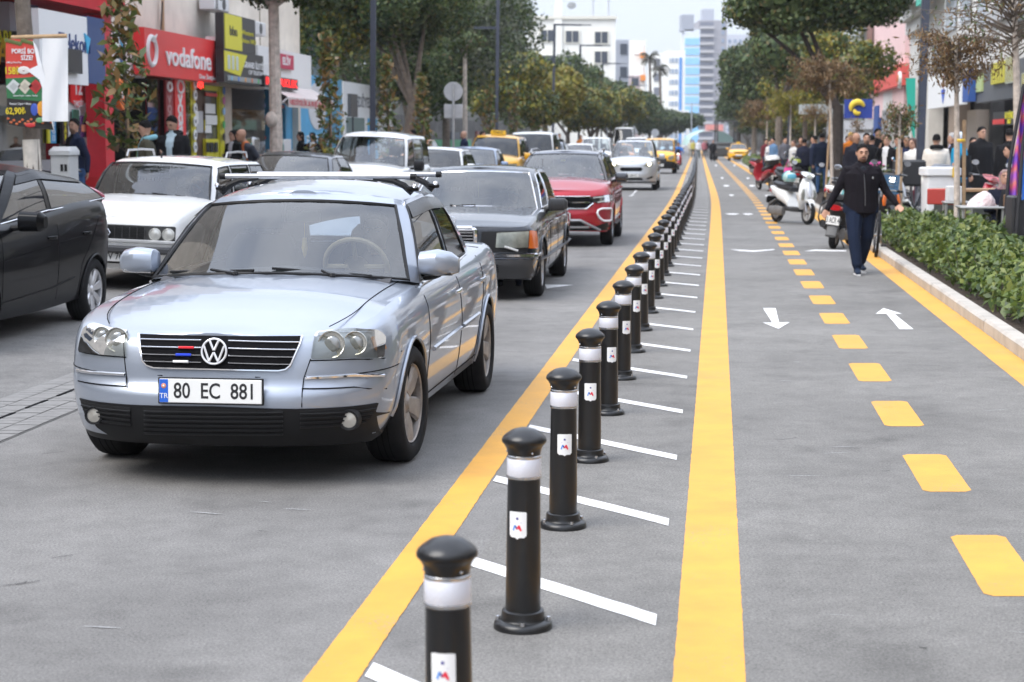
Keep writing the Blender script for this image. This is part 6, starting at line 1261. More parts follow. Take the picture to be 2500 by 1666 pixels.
lamp(2240,1,'dark grey lamp post behind the white ice box on the right pavement');lamp(1921,1,'dark grey lamp post among the yellow young trees on the right')
ZN=P('zinc_back',(.46,.47,.49),.45,.4,var=(5,.1))
def roadsign(px,D,kinds,lab,h=2.6,s=.6):
 X=(px-CX)/F*D;t=thing('road_sign',lab,'road sign',(X,D,.2));b=MB();b.tube([(0,0,0),(0,0,h+.25)],.035,ZN,8);b.build('pole',t);z=h
 for k in kinds:
  b=MB()
  if k=='o':b.lathe([(0,-.01),(s/2,-.01),(s/2,.01),(0,.01)],ZN,28,T(0,.05,z,rx=PI/2));z-=s*.5+.32
  elif k=='r':b.box((0,.05,z),(s,.02,s*.72),ZN,None,.009);z-=.6
  elif k=='s':b.box((0,.05,z),(s,.02,s),ZN,None,.009);z-=.75
  else:b.prism([(-s/2,.04,z-s*.4),(s/2,.04,z-s*.4),(0,.04,z+s*.45)],(0,.02,0),ZN);z-=.7
  b.build('sign_plate',t)
roadsign(1108,56.5,'or','grey back of a round road sign above a square plate',3.05,.60);roadsign(1481,140,'s','grey back of a square road sign by the far tree row',3.1,.62);roadsign(1522,150,'or','grey back of a round road sign beside a triangular one',2.9,.60);roadsign(1546,165,'t','grey back of a triangular road sign',2.5,.85);roadsign(1597,210,'o','tiny grey sign back far up the left side',2.4,.9)
b=MB();b.box((0,0,0),(.42,.12,1.0),SW);o=b.build('street_sign');o.location=((1676-CX)/F*215,215,2.6);tag(o,'small white panel hanging on the far light pole','sign');b=MB();b.tube([(0,0,0),(0,0,6.2)],.08,ZN,8);o=b.build('light_pole');o.location=((1685-CX)/F*216,216,0);tag(o,'pale far light pole beside the billboard','pole')
b=MB();b.box((0,0,4.0),(2.1,.3,1.8),SW,None,.03);t=b.build('billboard');t.location=((1660-CX)/F*240,240,.8);tag(t,'blank white billboard on a single post at the end of the road','billboard');b=MB();b.tube([(-.6,0,0),(-.6,0,3.2)],.16,ZN,10);b.build('post',t)
# far blocks
def block(name,lab,px0,px1,D,ztop,wallm,depth=14,floors=None,win=None,wm=None,ox=None,rot=0,zb=0,wl=.5,parts=True):
 X0,X1=(px0-CX)/F*D,(px1-CX)/F*D;w_=X1-X0;t=thing(name,lab,'building',((X0+X1)/2,D,0),rot);b=MB();b.box((0,depth/2,ztop/2),(w_,depth,ztop),wallm);b.build('wall',t,smooth=False);return t,w_
WINF=P('window_dark',(.05,.06,.08),.15);FRW=P('window_frame',(.70,.68,.60),.6);WBK=P('white_render',(.80,.79,.74),.8,var=(.4,.05))
t,w_=block('apartment_block','white five-storey block with framed double windows behind the left trees',1287,1500,205,15.6,WBK);x_at=lambda px,D,t:(px-CX)/F*D-t.location.x
b=MB();b.box((0,-.05,15.6),(w_+.3,.5,.35),FRW);b.box((x_at(1361,205,t),-.1,8),(.9,.3,18),WBK);b.build('cornice',t,smooth=False)
for px,ys in((1335,(88,150)),(1395,(90,150)),(1465,(92,140))):
 for y in ys:
  z=PV(px,y,205).z;f=MB();f.box((x_at(px,205,t),-.05,z),(1.75,.18,1.5),FRW);fo_=f.build('window',t,smooth=False)
  for e in(-1,1):f=MB();f.box((x_at(px,205,t)+e*.38,-.12,z),(.66,.12,1.25),WINF);f.build('pane',fo_,smooth=False)
for px,h in((1445,4.5),(1482,6.0)):
 b=MB();b.tube([(0,0,0),(0,0,h)],.10,ZN,6);b.box((0,0,h*.75),(.4,.4,h*.35),ZN);o=b.build('antenna');o.location=((px-CX)/F*207,207,15.6);tag(o,('taller' if h>5 else 'shorter')+' rooftop antenna mast on the white block','antenna')
b=MB();b.box((0,0,1.0),(.7,.7,2),WBK);b.lathe([(.5,0),(.35,.15),(0,.2)],ZN,16,T(1.5,0,1.3,rx=-.9));o=b.build('roof_unit');o.location=((1362-CX)/F*206,206,15.7);tag(o,'small chimney and dish on the white block roof','chimney')
for px0,px1,D,zt,m,lab,cols_ in((1500,1532,225,14.2,P('grey_render',(.33,.35,.40),.7),'grey and blue side block right of the white block',None),(1528,1560,245,10.5,P('pink_render',(.55,.45,.44),.8),'low pinkish block behind the dark tree row',None),(1530,1572,262,16.2,WBK,'white block with orange balcony ends','o')):
 t,w_=block('apartment_block',lab,px0,px1,D,zt,m);b=MB()
 n=5
 for i in range(n):
  z=zt*(i+.6)/n
  f=MB();f.box((w_*.1,-.06,z),(w_*.5,.2,zt/n*.45),WINF if cols_ is None else SW);f.build('window',t,smooth=False)
  if cols_:f=MB();f.box((w_*.34,-.5,z-.9),(w_*.3,1.0,.8),P('balcony_orange',(.75,.26,.05)));f.build('balcony',t,smooth=False)
t,w_=block('tower_block','slim white and grey block behind the palms',1590,1630,380,20,WBK)
for i in range(6):f=MB();f.box((-w_*.25,-.1,3+3*i),(w_*.35,.2,1.7),P('balcony_grey',(.16,.17,.20)));f.build('window',t,smooth=False)  # dark grey window bands on the white wall
t,w_=block('tower_block','white tower with blue glass strips left of the grey tower',1624,1668,520,27.5,WBK)
for i in range(8):
 for k in range(3):f=MB();f.box((-w_*.38+w_*.2*k,-.1,3+3.1*i),(.8,.2,1.3),P('window_haze',(.30,.36,.45),.3));f.build('window',t,smooth=False)  # far haze is put into the paler pane colour
b=MB();b.box((w_*.25,-.2,13),(w_*.14,.3,25),P('blue_glass',(.06,.24,.60),.12));b.build('glass_strip',t,smooth=False)
t,w_=block('glass_tower','pale tower faced with sky blue glass bands',1666,1703,560,36,P('tower_pale',(.62,.66,.70),.6))
for i in range(11):f=MB();f.box((0,-.15,2.2+3.0*i),(w_*.96,.3,2.1),P('sky_glass',(.25,.52,.80),.12));f.build('window',t,smooth=False)
b=MB();b.box((-w_*.3,4,38),(w_*.8,8,5),P('roof_grey',(.30,.32,.37)));b.build('roof',t,smooth=False)
t,w_=block('tower_block','tall grey high-rise with rows of balconies above the road end',1700,1768,700,48,P('tower_grey',(.30,.295,.32),.8),depth=20)
for i in range(15):
 f=MB();f.box((-w_*.22,-.8,2.5+3.05*i),(w_*.5,1.6,1.0),P('balcony_pale',(.43,.42,.43),.8));f.build('balcony',t,smooth=False);f=MB();f.box((-w_*.22,-.1,3.9+3.05*i),(w_*.48,.3,1.5),P('tower_window',(.13,.14,.18),.3));f.build('window',t,smooth=False)
 f=MB();f.box((w_*.36,-.1,3.6+3.05*i),(w_*.10,.3,1.4),P('window_blue_grey',(.20,.26,.36),.3));f.build('window',t,smooth=False)
b=MB();b.box((-w_*.15,6,50),(w_*.4,8,5),P('tower_top',(.38,.40,.46),.8));b.build('roof',t,smooth=False)
t,w_=block('tower_block','hazy pale high-rise partly hidden by the right tree row',1765,1830,760,46,P('tower_lilac',(.48,.50,.56),.8),depth=20)
for i in range(14):
 for k in range(3):f=MB();f.box((-w_*.35+w_*.2*k,-.1,3+3.1*i),(w_*.1,.3,1.4),MATS['window_blue_grey']);f.build('window',t,smooth=False)
b=MB();b.box((0,0,1.4),(3.0,3,1.2),P('far_red_roof',(.62,.24,.21)));o=b.build('market_roof');o.location=((1740-CX)/F*330,330,2.6);tag(o,'low red roof at the far end of the road','building')
t=thing('green_tent','pale green vaulted tent across the far end of the path','tent',((1735-CX)/F*205,205,0));GT=P('tent_green',(.42,.58,.53),.7);b=MB();b.grid([[(x,y,1.2+1.7*math.sqrt(max(0,1-(x/2.7)**2)))for x in[-2.7+.3*i for i in range(19)]]for y in(0,8)],GT);b.grid([[(x,0,z)for z in(0,1.2+1.7*math.sqrt(max(0,1-(x/2.7)**2)))]for x in[.6+.3*i for i in range(7)]],P('tent_dark',(.12,.18,.17)));b.build('cloth',t)
t=thing('loader','dark backhoe loader standing on the far bicycle path','loader',RD(2.0,158));DKM=P('loader_dark',(.05,.05,.05),.6);b=MB();b.box((0,0,1.1),(2.2,3.5,.9),DKM,None,.1);b.box((0,-2.0,.75),(2.4,.6,.9),DKM,None,.15);b.build('body',t);b=MB()
for x in(-.85,.85):
 for y in(-.7,1.0):b.tube([(x,y,1.5),(x,y,3.4)],.07,DKM,6)
b.box((0,.15,3.4),(1.9,2.0,.14),DKM);b.build('cab',t);b=MB()
for x in(-1.05,1.05):wheel(t,x,-.9,.55,.4,.33,'steel',1 if x>0 else-1,DKM);wheel(t,x,1.3,.7,.45,.4,'steel',1 if x>0 else-1,DKM)
# right frontage
def RP(px,o):return FW(px,500,o,0)
GRW=P('grey_white_render',(.60,.58,.55),.8,var=(.8,.1));RO=9.2
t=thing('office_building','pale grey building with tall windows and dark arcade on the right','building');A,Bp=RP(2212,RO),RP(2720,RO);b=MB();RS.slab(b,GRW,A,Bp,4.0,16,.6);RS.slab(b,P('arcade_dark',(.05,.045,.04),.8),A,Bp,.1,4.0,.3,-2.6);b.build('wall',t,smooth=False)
b=MB()
for x0,x1 in((2226,2262),(2212,2222)):RS.panel(b,P('pier_cream',(.66,.62,.56),.8,var=(1.5,.08)),x0,x1,210,470,RO+.02,.6)
RS.panel(b,P('pier_brown',(.34,.26,.2),.7),2310,2330,240,470,RO+.6,.5);RS.panel(b,P('pier_tan',(.40,.33,.27),.7),2355,2378,270,470,RO+.8,.5);b.build('pier',t,smooth=False)
for x0,x1,ya,yb in((2296,2318,-20,80),(2330,2352,-20,60),(2372,2390,-20,70),(2412,2444,-30,40),(2266,2282,95,230)):
 f=MB();RS.panel(f,P('frame_white',(.74,.74,.74)),x0-3,x1+3,ya,yb+3,RO-.02,.08);fo_=f.build('window',t,smooth=False);f=MB();RS.panel(f,P('pane_grey',(.34,.37,.42),.15),x0,x1,ya,yb,RO-.10,.06);f.build('pane',fo_,smooth=False)
b=MB();RS.panel(b,P('cap_grey',(.42,.42,.43)),2390,2480,18,50,RO-.2,.5);b.build('balcony',t,smooth=False);b=MB();RS.panel(b,P('glass_black',(.025,.025,.03),.15),2460,2520,48,78,RO-.1,.1);b.build('glazing',t,smooth=False)
s_=thing('shop_sign','dark grey shop fascia with yellow poster panels on the right arcade','shop sign');b=MB();M,w_,h_=RS.panel(b,P('fascia_charcoal',(.10,.105,.115),.5),2372,2560,150,240,RO-.3,.3);b.build('panel',s_,smooth=False)
for x0,x1,ya,yb,m in((2410,2441,155,206,P('poster_yellow',(.62,.56,.06))),(2444,2466,140,205,P('poster_mixed',(.48,.50,.40),var=(30,.6))),(2484,2500,180,220,MATS['poster_mixed'])):
 f=MB();M2,w2,h2=RS.panel(f,m,x0,x1,ya,yb,RO-.4,.08);
 for q in range(5):f.box((w2*(-.36+.18*q),0,.004),(w2*.05,h2*.9,.01),P('poster_stripe',(.35,.30,.03)),M2)  # darker stripes down each poster
 f.build('poster',s_,smooth=False)
s_=thing('hanging_sign','black sign with yellow capitals hanging under the right arcade','hanging sign');b=MB();M,w_,h_=RS.panel(b,SBLK,2418,2500,272,305,RO-.5,.1);b.build('panel',s_);b=MB();b.text('ALO DÖNER',.26,SYEL,RS.at(M,0,h_*.16,.006),.004,bold=.02);b.text('BANKO',.18,SYEL,RS.at(M,.05,-h_*.28,.006),.004,bold=.02);b.build('lettering',s_)
b=MB();RS.panel(b,SRED,2417,2444,292,304,RO-.56,.02);b.build('red_field',s_)
b=MB();RS.panel(b,P('sign_pale',(.55,.60,.66)),2370,2400,185,230,RO-.25,.1);RS.panel(b,P('sign_green_yellow',(.42,.50,.22)),2374,2388,180,226,RO-.36,.06);o=b.build('shop_poster');tag(o,'small pale and green poster left of the dark right fascia','poster')
s_=thing('shop_sign','white square sign with blue and red diamond emblem behind the dead conifer','shop sign');b=MB();M,w_,h_=RS.panel(b,SW,2258,2340,180,262,RO-.6,.2);b.build('panel',s_);b=MB();r=w_*.34
BLU=P('emblem_blue',(.02,.10,.55));
for pts,m in((((0,.05),(-1.3,.0),(0,-1.0)),BLU),(((0,.05),(1.3,.0),(0,-1.0)),BLU),(((-.7,.55),(0,.1),(.7,.55),(0,1.0)),P('emblem_maroon',(.40,.04,.08)))):b.prism([RS.at(M,0,0)@Vector((x*h_*.34,y*h_*.40,0))for x,y in pts],NR*.02,m)
b.build('emblem',s_)
b=MB();RS.panel(b,P('sign_deepblue',(.03,.09,.32)),2342,2356,175,250,RO-.6,.25);o=b.build('sign_side');tag(o,'narrow deep blue sign edge beside the diamond sign','sign')
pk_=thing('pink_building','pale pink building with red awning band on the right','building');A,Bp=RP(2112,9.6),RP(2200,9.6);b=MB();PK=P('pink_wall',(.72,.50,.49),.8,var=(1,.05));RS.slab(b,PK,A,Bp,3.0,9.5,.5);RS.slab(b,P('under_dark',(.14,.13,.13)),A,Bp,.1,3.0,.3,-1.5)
RS.panel(b,P('column_white',(.64,.62,.60),.7),2150,2172,225,400,9.6,.5);RS.panel(b,P('door_grey',(.30,.30,.31)),2148,2160,270,350,9.5,.1);RS.panel(b,P('column_blue',(.03,.08,.28)),2128,2138,260,400,9.5,.3);b.build('wall',pk_,smooth=False)
b=MB();A2,B2=RP(2116,9.3),RP(2190,9.3);RS.slab(b,P('band_red',(.72,.11,.09),.6),A2,B2,FW(2150,222,9.3).z,FW(2150,175,9.3).z,.5);b.build('awning_band',pk_,smooth=False)
b=MB();RS.panel(b,P('grey_slab',(.36,.36,.38),.6),2084,2106,78,186,9.2,.3);RS.panel(b,P('slab_brown',(.22,.14,.12)),2104,2109,70,190,9.2,.3);o=b.build('wall_panel');tag(o,'weathered grey facade panel beside the pink building','wall panel')
st_=thing('stepped_building','white building with stepped cornice above the pink wall','building');b=MB()
for i,(x0,x1,ya,yb)in enumerate(((2176,2236,-60,12),(2184,2236,10,48),(2200,2238,44,82),(2215,2240,78,130))):RS.panel(b,GRW,x0,x1,ya,yb,8.2+.35*i,2.5)
RS.panel(b,P('underside_grey',(.28,.28,.29)),2160,2232,70,170,10.0,.2);b.build('wall',st_,smooth=False);f=MB();RS.panel(f,SW,2183,2224,-60,20,8.0,.15);RS.panel(f,P('edge_green',(.04,.42,.30)),2224,2244,-60,18,7.95,.2);o=f.build('fascia_sign',st_,smooth=False)
b=MB();q=FW(2196,196,8.4);M=frame(q,UXR,(0,0,1));b.lathe([(0,.06),(.36,.06),(.38,.03),(.38,-.06),(0,-.06)],P('disc_white',(.72,.72,.70),.4),32,M);o=b.build('disc_sign');tag(o,'round white sign with orange loop emblem beside the pink building','sign');b=MB();b.tube([M@Vector((.13*math.cos(a)-.03,.15*math.sin(a)+.06,.07))for a in[R(-60)+R(300)*i/20 for i in range(21)]],.045,P('loop_orange',(.60,.15,.05)),8);b.tube([M@Vector((-.02,-.05,.07)),M@Vector((.16,-.24,.07))],.04,P('loop_rust',(.42,.18,.14)),8);b.build('emblem',o)
s_=thing('shop_sign','navy sign with yellow swirl emblem behind the staked bare tree','shop sign');b=MB();q=PV(2096,266,62);M=frame(q,(1,-.1,0),(0,0,1));b.box((0,0,-.1),(.95,.66,.2),P('sign_navy2',(.02,.05,.30)),M);b.build('panel',s_);YC=P('swirl_yellow',(.78,.58,.05));b=MB()
for a0,a1,r,w1 in((200,20,.23,.07),(150,330,.10,.055)):b.tube([M@Vector((r*math.cos(R(a0+(a1-a0)*i/16))-.03,r*math.sin(R(a0+(a1-a0)*i/16))+(0 if r>.15 else-.06),.02))for i in range(17)],[w1*(.4+1.2*math.sin(PI*(i+1)/18))for i in range(17)],YC,8)
b.build('emblem',s_);b=MB();b.box((0,-.55,-.1),(.95,.30,.1),P('sign_grey_white',(.55,.56,.6)),M);b.box((.1,-.95,-.1),(.7,.24,.1),MATS['sign_grey_white'],M);b.build('lower_panel',s_)
b=MB();q0=PV(2070,345,66);b.box((.25,0,1.3),(1.0,.4,2.6),P('white_wall',(.74,.75,.78),.7));b.box((-.2,-.1,2.75),(2.1,1.2,.35),P('grey_eave',(.34,.37,.37),.7));o=b.build('white_kiosk',smooth=False);o.location=(q0.x-.5,66,.1);tag(o,'white walled kiosk with grey eave behind the three-trunked tree','kiosk')
b=MB();G_=P('flag_green',(.02,.36,.26),.6);q=PV(2222,280,40);pts=[(-.12,1.3),(.10,1.3),(.12,-.95),(.02,-.5),(-.06,.2)];b.prism([q+Vector((x,0,z*.62))for x,z in pts],(0,.02,0),G_);o=b.build('banner_flag');tag(o,'green feather banner left of the right lamp post','banner')
b=MB();A,Bp=RP(1800,11.5),RP(2108,11.5);DK=P('row_shade_dark',(.09,.085,.08),.8,var=(.7,.6));RS.slab(b,DK,RD(11.5,220),RD(11.5,66),.1,3.2,.5);RS.slab(b,P('shop_row_upper',(.20,.18,.16),.8,var=(.5,.4)),RD(11.5,220),RD(11.5,66),3.2,8,.5);o=b.build('backdrop_row',smooth=False);tag(o,'row of shaded shops behind the right young trees','building')  # the row's shade is put into its dark wall colours
for D in range(70,200,9):
 b=MB();M,w_,h_=RS.slab(b,col(f'fascia_{D % 5}',[(.5,.5,.52),(.3,.05,.05),(.08,.14,.35),(.5,.45,.35),(.2,.3,.25)][D%5]),RD(11.2,D+7),RD(11.2,D),2.5,3.2,.2);o=b.build('shop_fascia',smooth=False);tag(o,'plain shop fascia board in the shaded row behind the right trees','shop fascia','fascia boards of the shaded row')
for o_,sd,nm,z_ in((10.5,RS,'right',11),(-13.6,LS,'left',9)):
 t=thing('street_building',f'plain shop building beside and behind the viewer, mirrored in the cars, {nm} of the road','building');b=MB();A,Bp=RD(o_,24 if o_>0 else 17),RD(o_,-45)
 if o_<0:A,Bp=Bp,A
 sd.slab(b,CONC if o_<0 else GRW,A,Bp,3.6,z_,.5);sd.slab(b,P('storefront_dark',(.07,.065,.06),.5),A,Bp,.1,3.6,.3,-.8);b.build('wall',t,smooth=False)
 for k in range(6):
  for z in(5.2,7.6):f=MB();q=A.lerp(Bp,(k+.5)/6);sd.slab(f,WINF,q-sd.ux*1.2,q+sd.ux*1.2,z-.8,z+.8,.1,.02);f.build('window',t,smooth=False)
b=MB();A,Bp=RD(-21,58),RD(-19,400);LS.slab(b,DK,A,Bp,.2,3.4,.5);LS.slab(b,P('backdrop_wall',(.15,.145,.13),.8,var=(.4,.5)),A,Bp,3.4,6.0,.5,-.3);o=b.build('backdrop_row',smooth=False);tag(o,'added dark low row standing for the shade behind the left trees','building')  # added dark backdrop; the shade behind the trees is put into its colour
rs_=random.Random(6)
for D in range(60,200,8):
 b=MB();c_=[(.24,.24,.25),(.07,.08,.10),(.20,.19,.17),(.16,.04,.04)][D//8%4];LS.slab(b,col(f'backdrop_front_{D // 8 % 4}',c_),RD(-20.6,D),RD(-20.6,D+rs_.uniform(2,5)),.3,rs_.uniform(1.4,2.8),.2);o=b.build('shop_fascia',smooth=False);tag(o,'plain dark front on the added backdrop row behind the left trees','shop fascia','fronts of the shaded left row')  # fronts added to the backdrop, coloured dark to sit in its shade
b=MB();x0,x1=(1780-CX)/F*245,(2030-CX)/F*245;b.box(((x0+x1)/2,245,3.2),(x1-x0,4,6.4),DK);o=b.build('market_hall',smooth=False);tag(o,'low shaded brown hall closing the view behind the right trees','building')  # shade behind the trees is put into the hall's dark colour
# people: one continuous remeshed body each, hair as a child
def V3(*a):return Vector(a)
SKIN=P('skin',(.46,.26,.18),.5,var=(30,.06));SKIN2=P('skin_tan',(.36,.19,.12),.5);HAIRB=P('hair_black',(.008,.007,.007),.75,spec=.12);STUB=P('stubble',(.17,.095,.065),.6);HAIRG=P('hair_grey',(.32,.31,.30),.6)
def cloth(n,c,r=.85):return P('cloth_'+n,tuple(q*.8 for q in c)if max(c)<.1 else c,r,var=(11,.10),bump=(26,.35,.012),spec=.15)
def hand(pieces,segs,w_,d,side,curl=.5,mk=2):
 d=d.normalized();up=V3(0,-1,0);up=(up-d*up.dot(d)).normalized();s=d.cross(up)*side
 pieces.append(('loft',[(w_-d*.01,s*.026,up*.020),(w_+d*.035,s*.038,up*.015),(w_+d*.075,s*.040,up*.013),(w_+d*.085,s*.036,up*.010)]));segs.append((w_,w_+d*.08,.03,mk))
 for k,(o_,l)in enumerate(((.030,.075),(.010,.085),(-.011,.080),(-.031,.062))):
  a=w_+d*.078+s*o_;c=curl*(1+.15*k);d1=(d*math.cos(c*.5)-s*.04*k+(s*0)+up*-math.sin(c*.5)*-1).normalized();d2=(d*math.cos(c*1.3)+up*math.sin(c*1.3)).normalized()
  pieces.append(('tube',[a-d*.02,a+d1*l*.5,a+d1*l*.5+d2*l*.5],[.0095,.0088,.0070]));segs.append((a,a+d1*l*.5+d2*l*.5,.009,mk))
 a=w_+d*.022+s*.030;t1=(d*.75+s*.6+up*.25).normalized();t2=(d*.95+s*.15+up*.3).normalized();pieces.append(('tube',[a-t1*.012,a+t1*.040,a+t1*.040+t2*.032],[.0125,.0105,.0085]));segs.append((a,a+t1*.04+t2*.03,.011,mk))
def person(lab,loc,yaw=0,H=1.72,top=(.02,.02,.03),legs=(.03,.04,.07),shoes=(.03,.03,.035),skin=None,hair=None,bulk=1.0,arms=None,feet=None,head=(0,0),seat=0,vox=.018,hairkind='short',inner=None,hood=None,cap=None,scarf=None,skirt=False,group=None,beard=False,fingers=True,lean=0,bald=False,coat=0,face=True,short_sleeve=False,legk=1):
 """local frame: looks along -Y, x to the viewer's right; joints for a 1.75 m body, scaled to H"""
 sk=skin or SKIN;M_top=cloth('%02d%02d%02d'%tuple(int(c*99)for c in top),top);M_leg=cloth('%02d%02d%02d'%tuple(int(c*99)for c in legs),legs);M_sh=cloth('%02d%02d%02d'%tuple(int(c*99)for c in shoes),shoes,.6)
 mats=[M_top,M_leg,sk,M_sh,STUB if beard else sk,cloth('i%02d%02d%02d'%tuple(int(c*99)for c in inner),inner)if inner else M_top]
 dz=(-.43 if seat else 0);b=bulk;pieces=[];segs=[];tl=lean
 Y=lambda z:-tl*max(0,(z-.95-dz))
 hz=.94+dz
 rings=[(.83,.186,.132),(.90,.190,.134),(1.0,.183,.132),(1.12,.178,.130),(1.25,.192,.132),(1.36,.200,.122),(1.43,.175,.100),(1.48,.105,.078),(1.51,.066,.064)]
 if coat:rings=[(.80-coat,.20,.15)]+rings
 pieces.append(('loft',[(V3(0,Y(z+dz),z+dz),V3(rx*(b if z<1.42 else(1+b)/2),0,0),V3(0,ry*(b if z<1.42 else 1),0))for z,rx,ry in rings]))
 segs.append((V3(0,Y(1.0+dz),(.93 if not coat else .8-coat*.5)+dz),V3(0,Y(1.3+dz),1.36+dz),.15*b,0));segs.append((V3(0,Y(1.44+dz),1.44+dz),V3(0,Y(1.47+dz),1.46+dz),.09,0))
 for sx in(-1,1):segs.append((V3(0,Y(1.4+dz),1.40+dz),V3(sx*.16,Y(1.4+dz),1.41+dz),.07,0))
 hc=V3(head[0]*.02,Y(1.63+dz)-.015,1.635+dz);pieces.append(('tube',[V3(0,Y(1.46+dz)+.01,1.45+dz),hc+V3(0,.01,-.07)],[.062,.056]));segs.append((V3(0,Y(1.5+dz),1.515+dz),hc+V3(0,.01,-.06),.055,2))
 Rh=Matrix.Rotation(head[0],3,'Z')@Matrix.Rotation(head[1],3,'X');hv=lambda x,y,z:hc+Rh@V3(x,y,z)
 pieces.append(('loft',[(hv(0,-.035,-.118),Rh@V3(.030,0,0),Rh@V3(0,.030,0)),(hv(0,-.022,-.098),Rh@V3(.054,0,0),Rh@V3(0,.066,0)),(hv(0,-.012,-.06),Rh@V3(.066,0,0),Rh@V3(0,.084,0)),(hv(0,-.002,-.01),Rh@V3(.073,0,0),Rh@V3(0,.094,0)),(hv(0,.004,.04),Rh@V3(.075,0,0),Rh@V3(0,.097,0)),(hv(0,.010,.085),Rh@V3(.062,0,0),Rh@V3(0,.080,0)),(hv(0,.012,.112),Rh@V3(.032,0,0),Rh@V3(0,.044,0))]))
 if face:
  pieces.append(('tube',[hv(0,-.088,.012),hv(0,-.108,-.022),hv(0,-.094,-.034)],[.009,.016,.013]));pieces.append(('tube',[hv(-.048,-.082,.022),hv(0,-.094,.018),hv(.048,-.082,.022)],[.008,.011,.008]));pieces.append(('tube',[hv(-.022,-.090,-.066),hv(0,-.097,-.065),hv(.022,-.090,-.066)],[.006,.009,.006]))
  for sx in(-1,1):pieces.append(('loft',[(hv(sx*.070,.012,-.005),Rh@V3(0,.018,0),Rh@V3(0,0,.032)),(hv(sx*.088,.020,.0),Rh@V3(0,.016,0),Rh@V3(0,0,.028))]))
 segs.append((hv(0,0,-.03),hv(0,0,.06),.085,2));segs.append((hv(0,-.05,-.088),hv(0,-.03,-.10),.052,4))
 A=arms or{-1:(V3(-.245,.03,1.13),V3(-.26,-.02,.88)),1:(V3(.245,.03,1.13),V3(.26,-.02,.88))}
 for sx in(-1,1):
  e,w_=A[sx];sh=V3(sx*(.185+.03*(b-1)),Y(1.4+dz),1.405+dz);e=V3(e[0],e[1]+Y(e[2]+dz),e[2]+dz);w_=V3(w_[0],w_[1]+Y(w_[2]+dz),w_[2]+dz);k=.5+.5*b
  pieces.append(('tube',[V3(sx*.10,Y(1.4+dz),1.40+dz),sh,sh.lerp(e,.5),e,e.lerp(w_,.4),w_],[.072,.066*k,.057*k,.050*k,.047*k,.034*k]))
  if short_sleeve:segs.append((sh,sh.lerp(e,.8),.06,0));segs.append((e,w_,.05,2))
  else:segs.append((sh,e,.06*k,0));segs.append((e,w_,.047*k,0))
  dr=(w_-e).normalized()
  if fingers:hand(pieces,segs,w_+dr*.012,dr,sx,.55)
  else:pieces.append(('loft',[(w_,V3(.025,0,0),V3(0,.03,0)),(w_+dr*.08,V3(.022,0,0),V3(0,.04,0)),(w_+dr*.15,V3(.014,0,0),V3(0,.02,0))]));segs.append((w_+dr*.03,w_+dr*.12,.03,2))
 L_=feet or({-1:(V3(-.11,-.42,.50),V3(-.12,-.40,.09)),1:(V3(.11,-.42,.50),V3(.12,-.40,.09))}if seat else{-1:(V3(-.10,-.02,.50),V3(-.11,.0,.09)),1:(V3(.10,-.02,.50),V3(.11,.0,.09))})
 for sx in(-1,1):
  kn,an=L_[sx];hp=V3(sx*.09,Y(.9+dz),.90+dz);q=(.55+.45*b)*legk
  pieces.append(('tube',[hp+V3(0,0,.05),hp,hp.lerp(kn,.45),kn,kn.lerp(an,.35),an+V3(0,0,.03)],[.09*q,.095*q,.082*q,.063*q,.060*q,.050*q]));segs.append((hp,kn,.085*q,1));segs.append((kn,an+V3(0,0,.02),.06*q,1))
  pieces.append(('loft',[(an+V3(0,.075,-.045),V3(.026,0,0),V3(0,0,.036)),(an+V3(0,.03,-.035),V3(.038,0,0),V3(0,0,.054)),(an+V3(0,-.06,-.048),V3(.043,0,0),V3(0,0,.042)),(an+V3(sx*.01,-.14,-.060),V3(.044,0,0),V3(0,0,.029)),(an+V3(sx*.012,-.185,-.066),V3(.026,0,0),V3(0,0,.021))]));segs.append((an+V3(0,.06,-.05),an+V3(0,-.17,-.06),.04,3))
 if skirt:pieces.append(('loft',[(V3(0,0,.30+dz*.3),V3(.27,0,0),V3(0,.22+(.18 if seat else 0),0)),(V3(0,Y(1.0+dz),1.0+dz),V3(.19,0,0),V3(0,.15,0))]));segs.append((V3(0,0,.3),V3(0,0,.85+dz),.2,1))
 if hood:pass
 m=MB()
 for pc in pieces:
  if pc[0]=='loft':m.loft(pc[1],SKIN,16)
  else:m.tube(pc[1],pc[2],SKIN,10);
  if pc[0]=='tube':
   for p,r in((pc[1][0],pc[2][0]),(pc[1][-1],pc[2][-1])):m.ball(p,r*.98,SKIN,8)
 o=m.build('tmp');bm_=bmesh.new();bm_.from_mesh(o.data);bmesh.ops.recalc_face_normals(bm_,faces=bm_.faces[:]);bm_.to_mesh(o.data);bm_.free()
 md=o.modifiers.new('r','REMESH');md.mode='VOXEL';md.voxel_size=vox;sm=o.modifiers.new('s','SMOOTH');sm.iterations=3 if vox>.01 else 5;sm.factor=.5
 dg=bpy.context.evaluated_depsgraph_get();me=bpy.data.meshes.new_from_object(o.evaluated_get(dg));bpy.data.objects.remove(o)
 me.materials.clear()
 for q in mats:me.materials.append(q)
 n=len(me.polygons);cen=np.empty(n*3);me.polygons.foreach_get('center',cen);cen=cen.reshape(-1,3);best=np.full(n,1e9);idx=np.zeros(n,int)
 for p,q,r,k in segs:
  p,q=np.array(p),np.array(q);d=q-p;t=np.clip(((cen-p)@d)/(d@d+1e-9),0,1);ds=np.linalg.norm(cen-p-t[:,None]*d,axis=1)-r;u=ds<best;best[u]=ds[u];idx[u]=k
 if inner:idx[(idx==0)&(abs(cen[:,0])<.045+.10*np.clip(cen[:,2]-(1.20+dz),0,.3))&(cen[:,1]<Y(1.2+dz)-.06)&(cen[:,2]>1.0+dz)]=5
 me.polygons.foreach_set('material_index',idx);me.polygons.foreach_set('use_smooth',[True]*n);me.name='person'
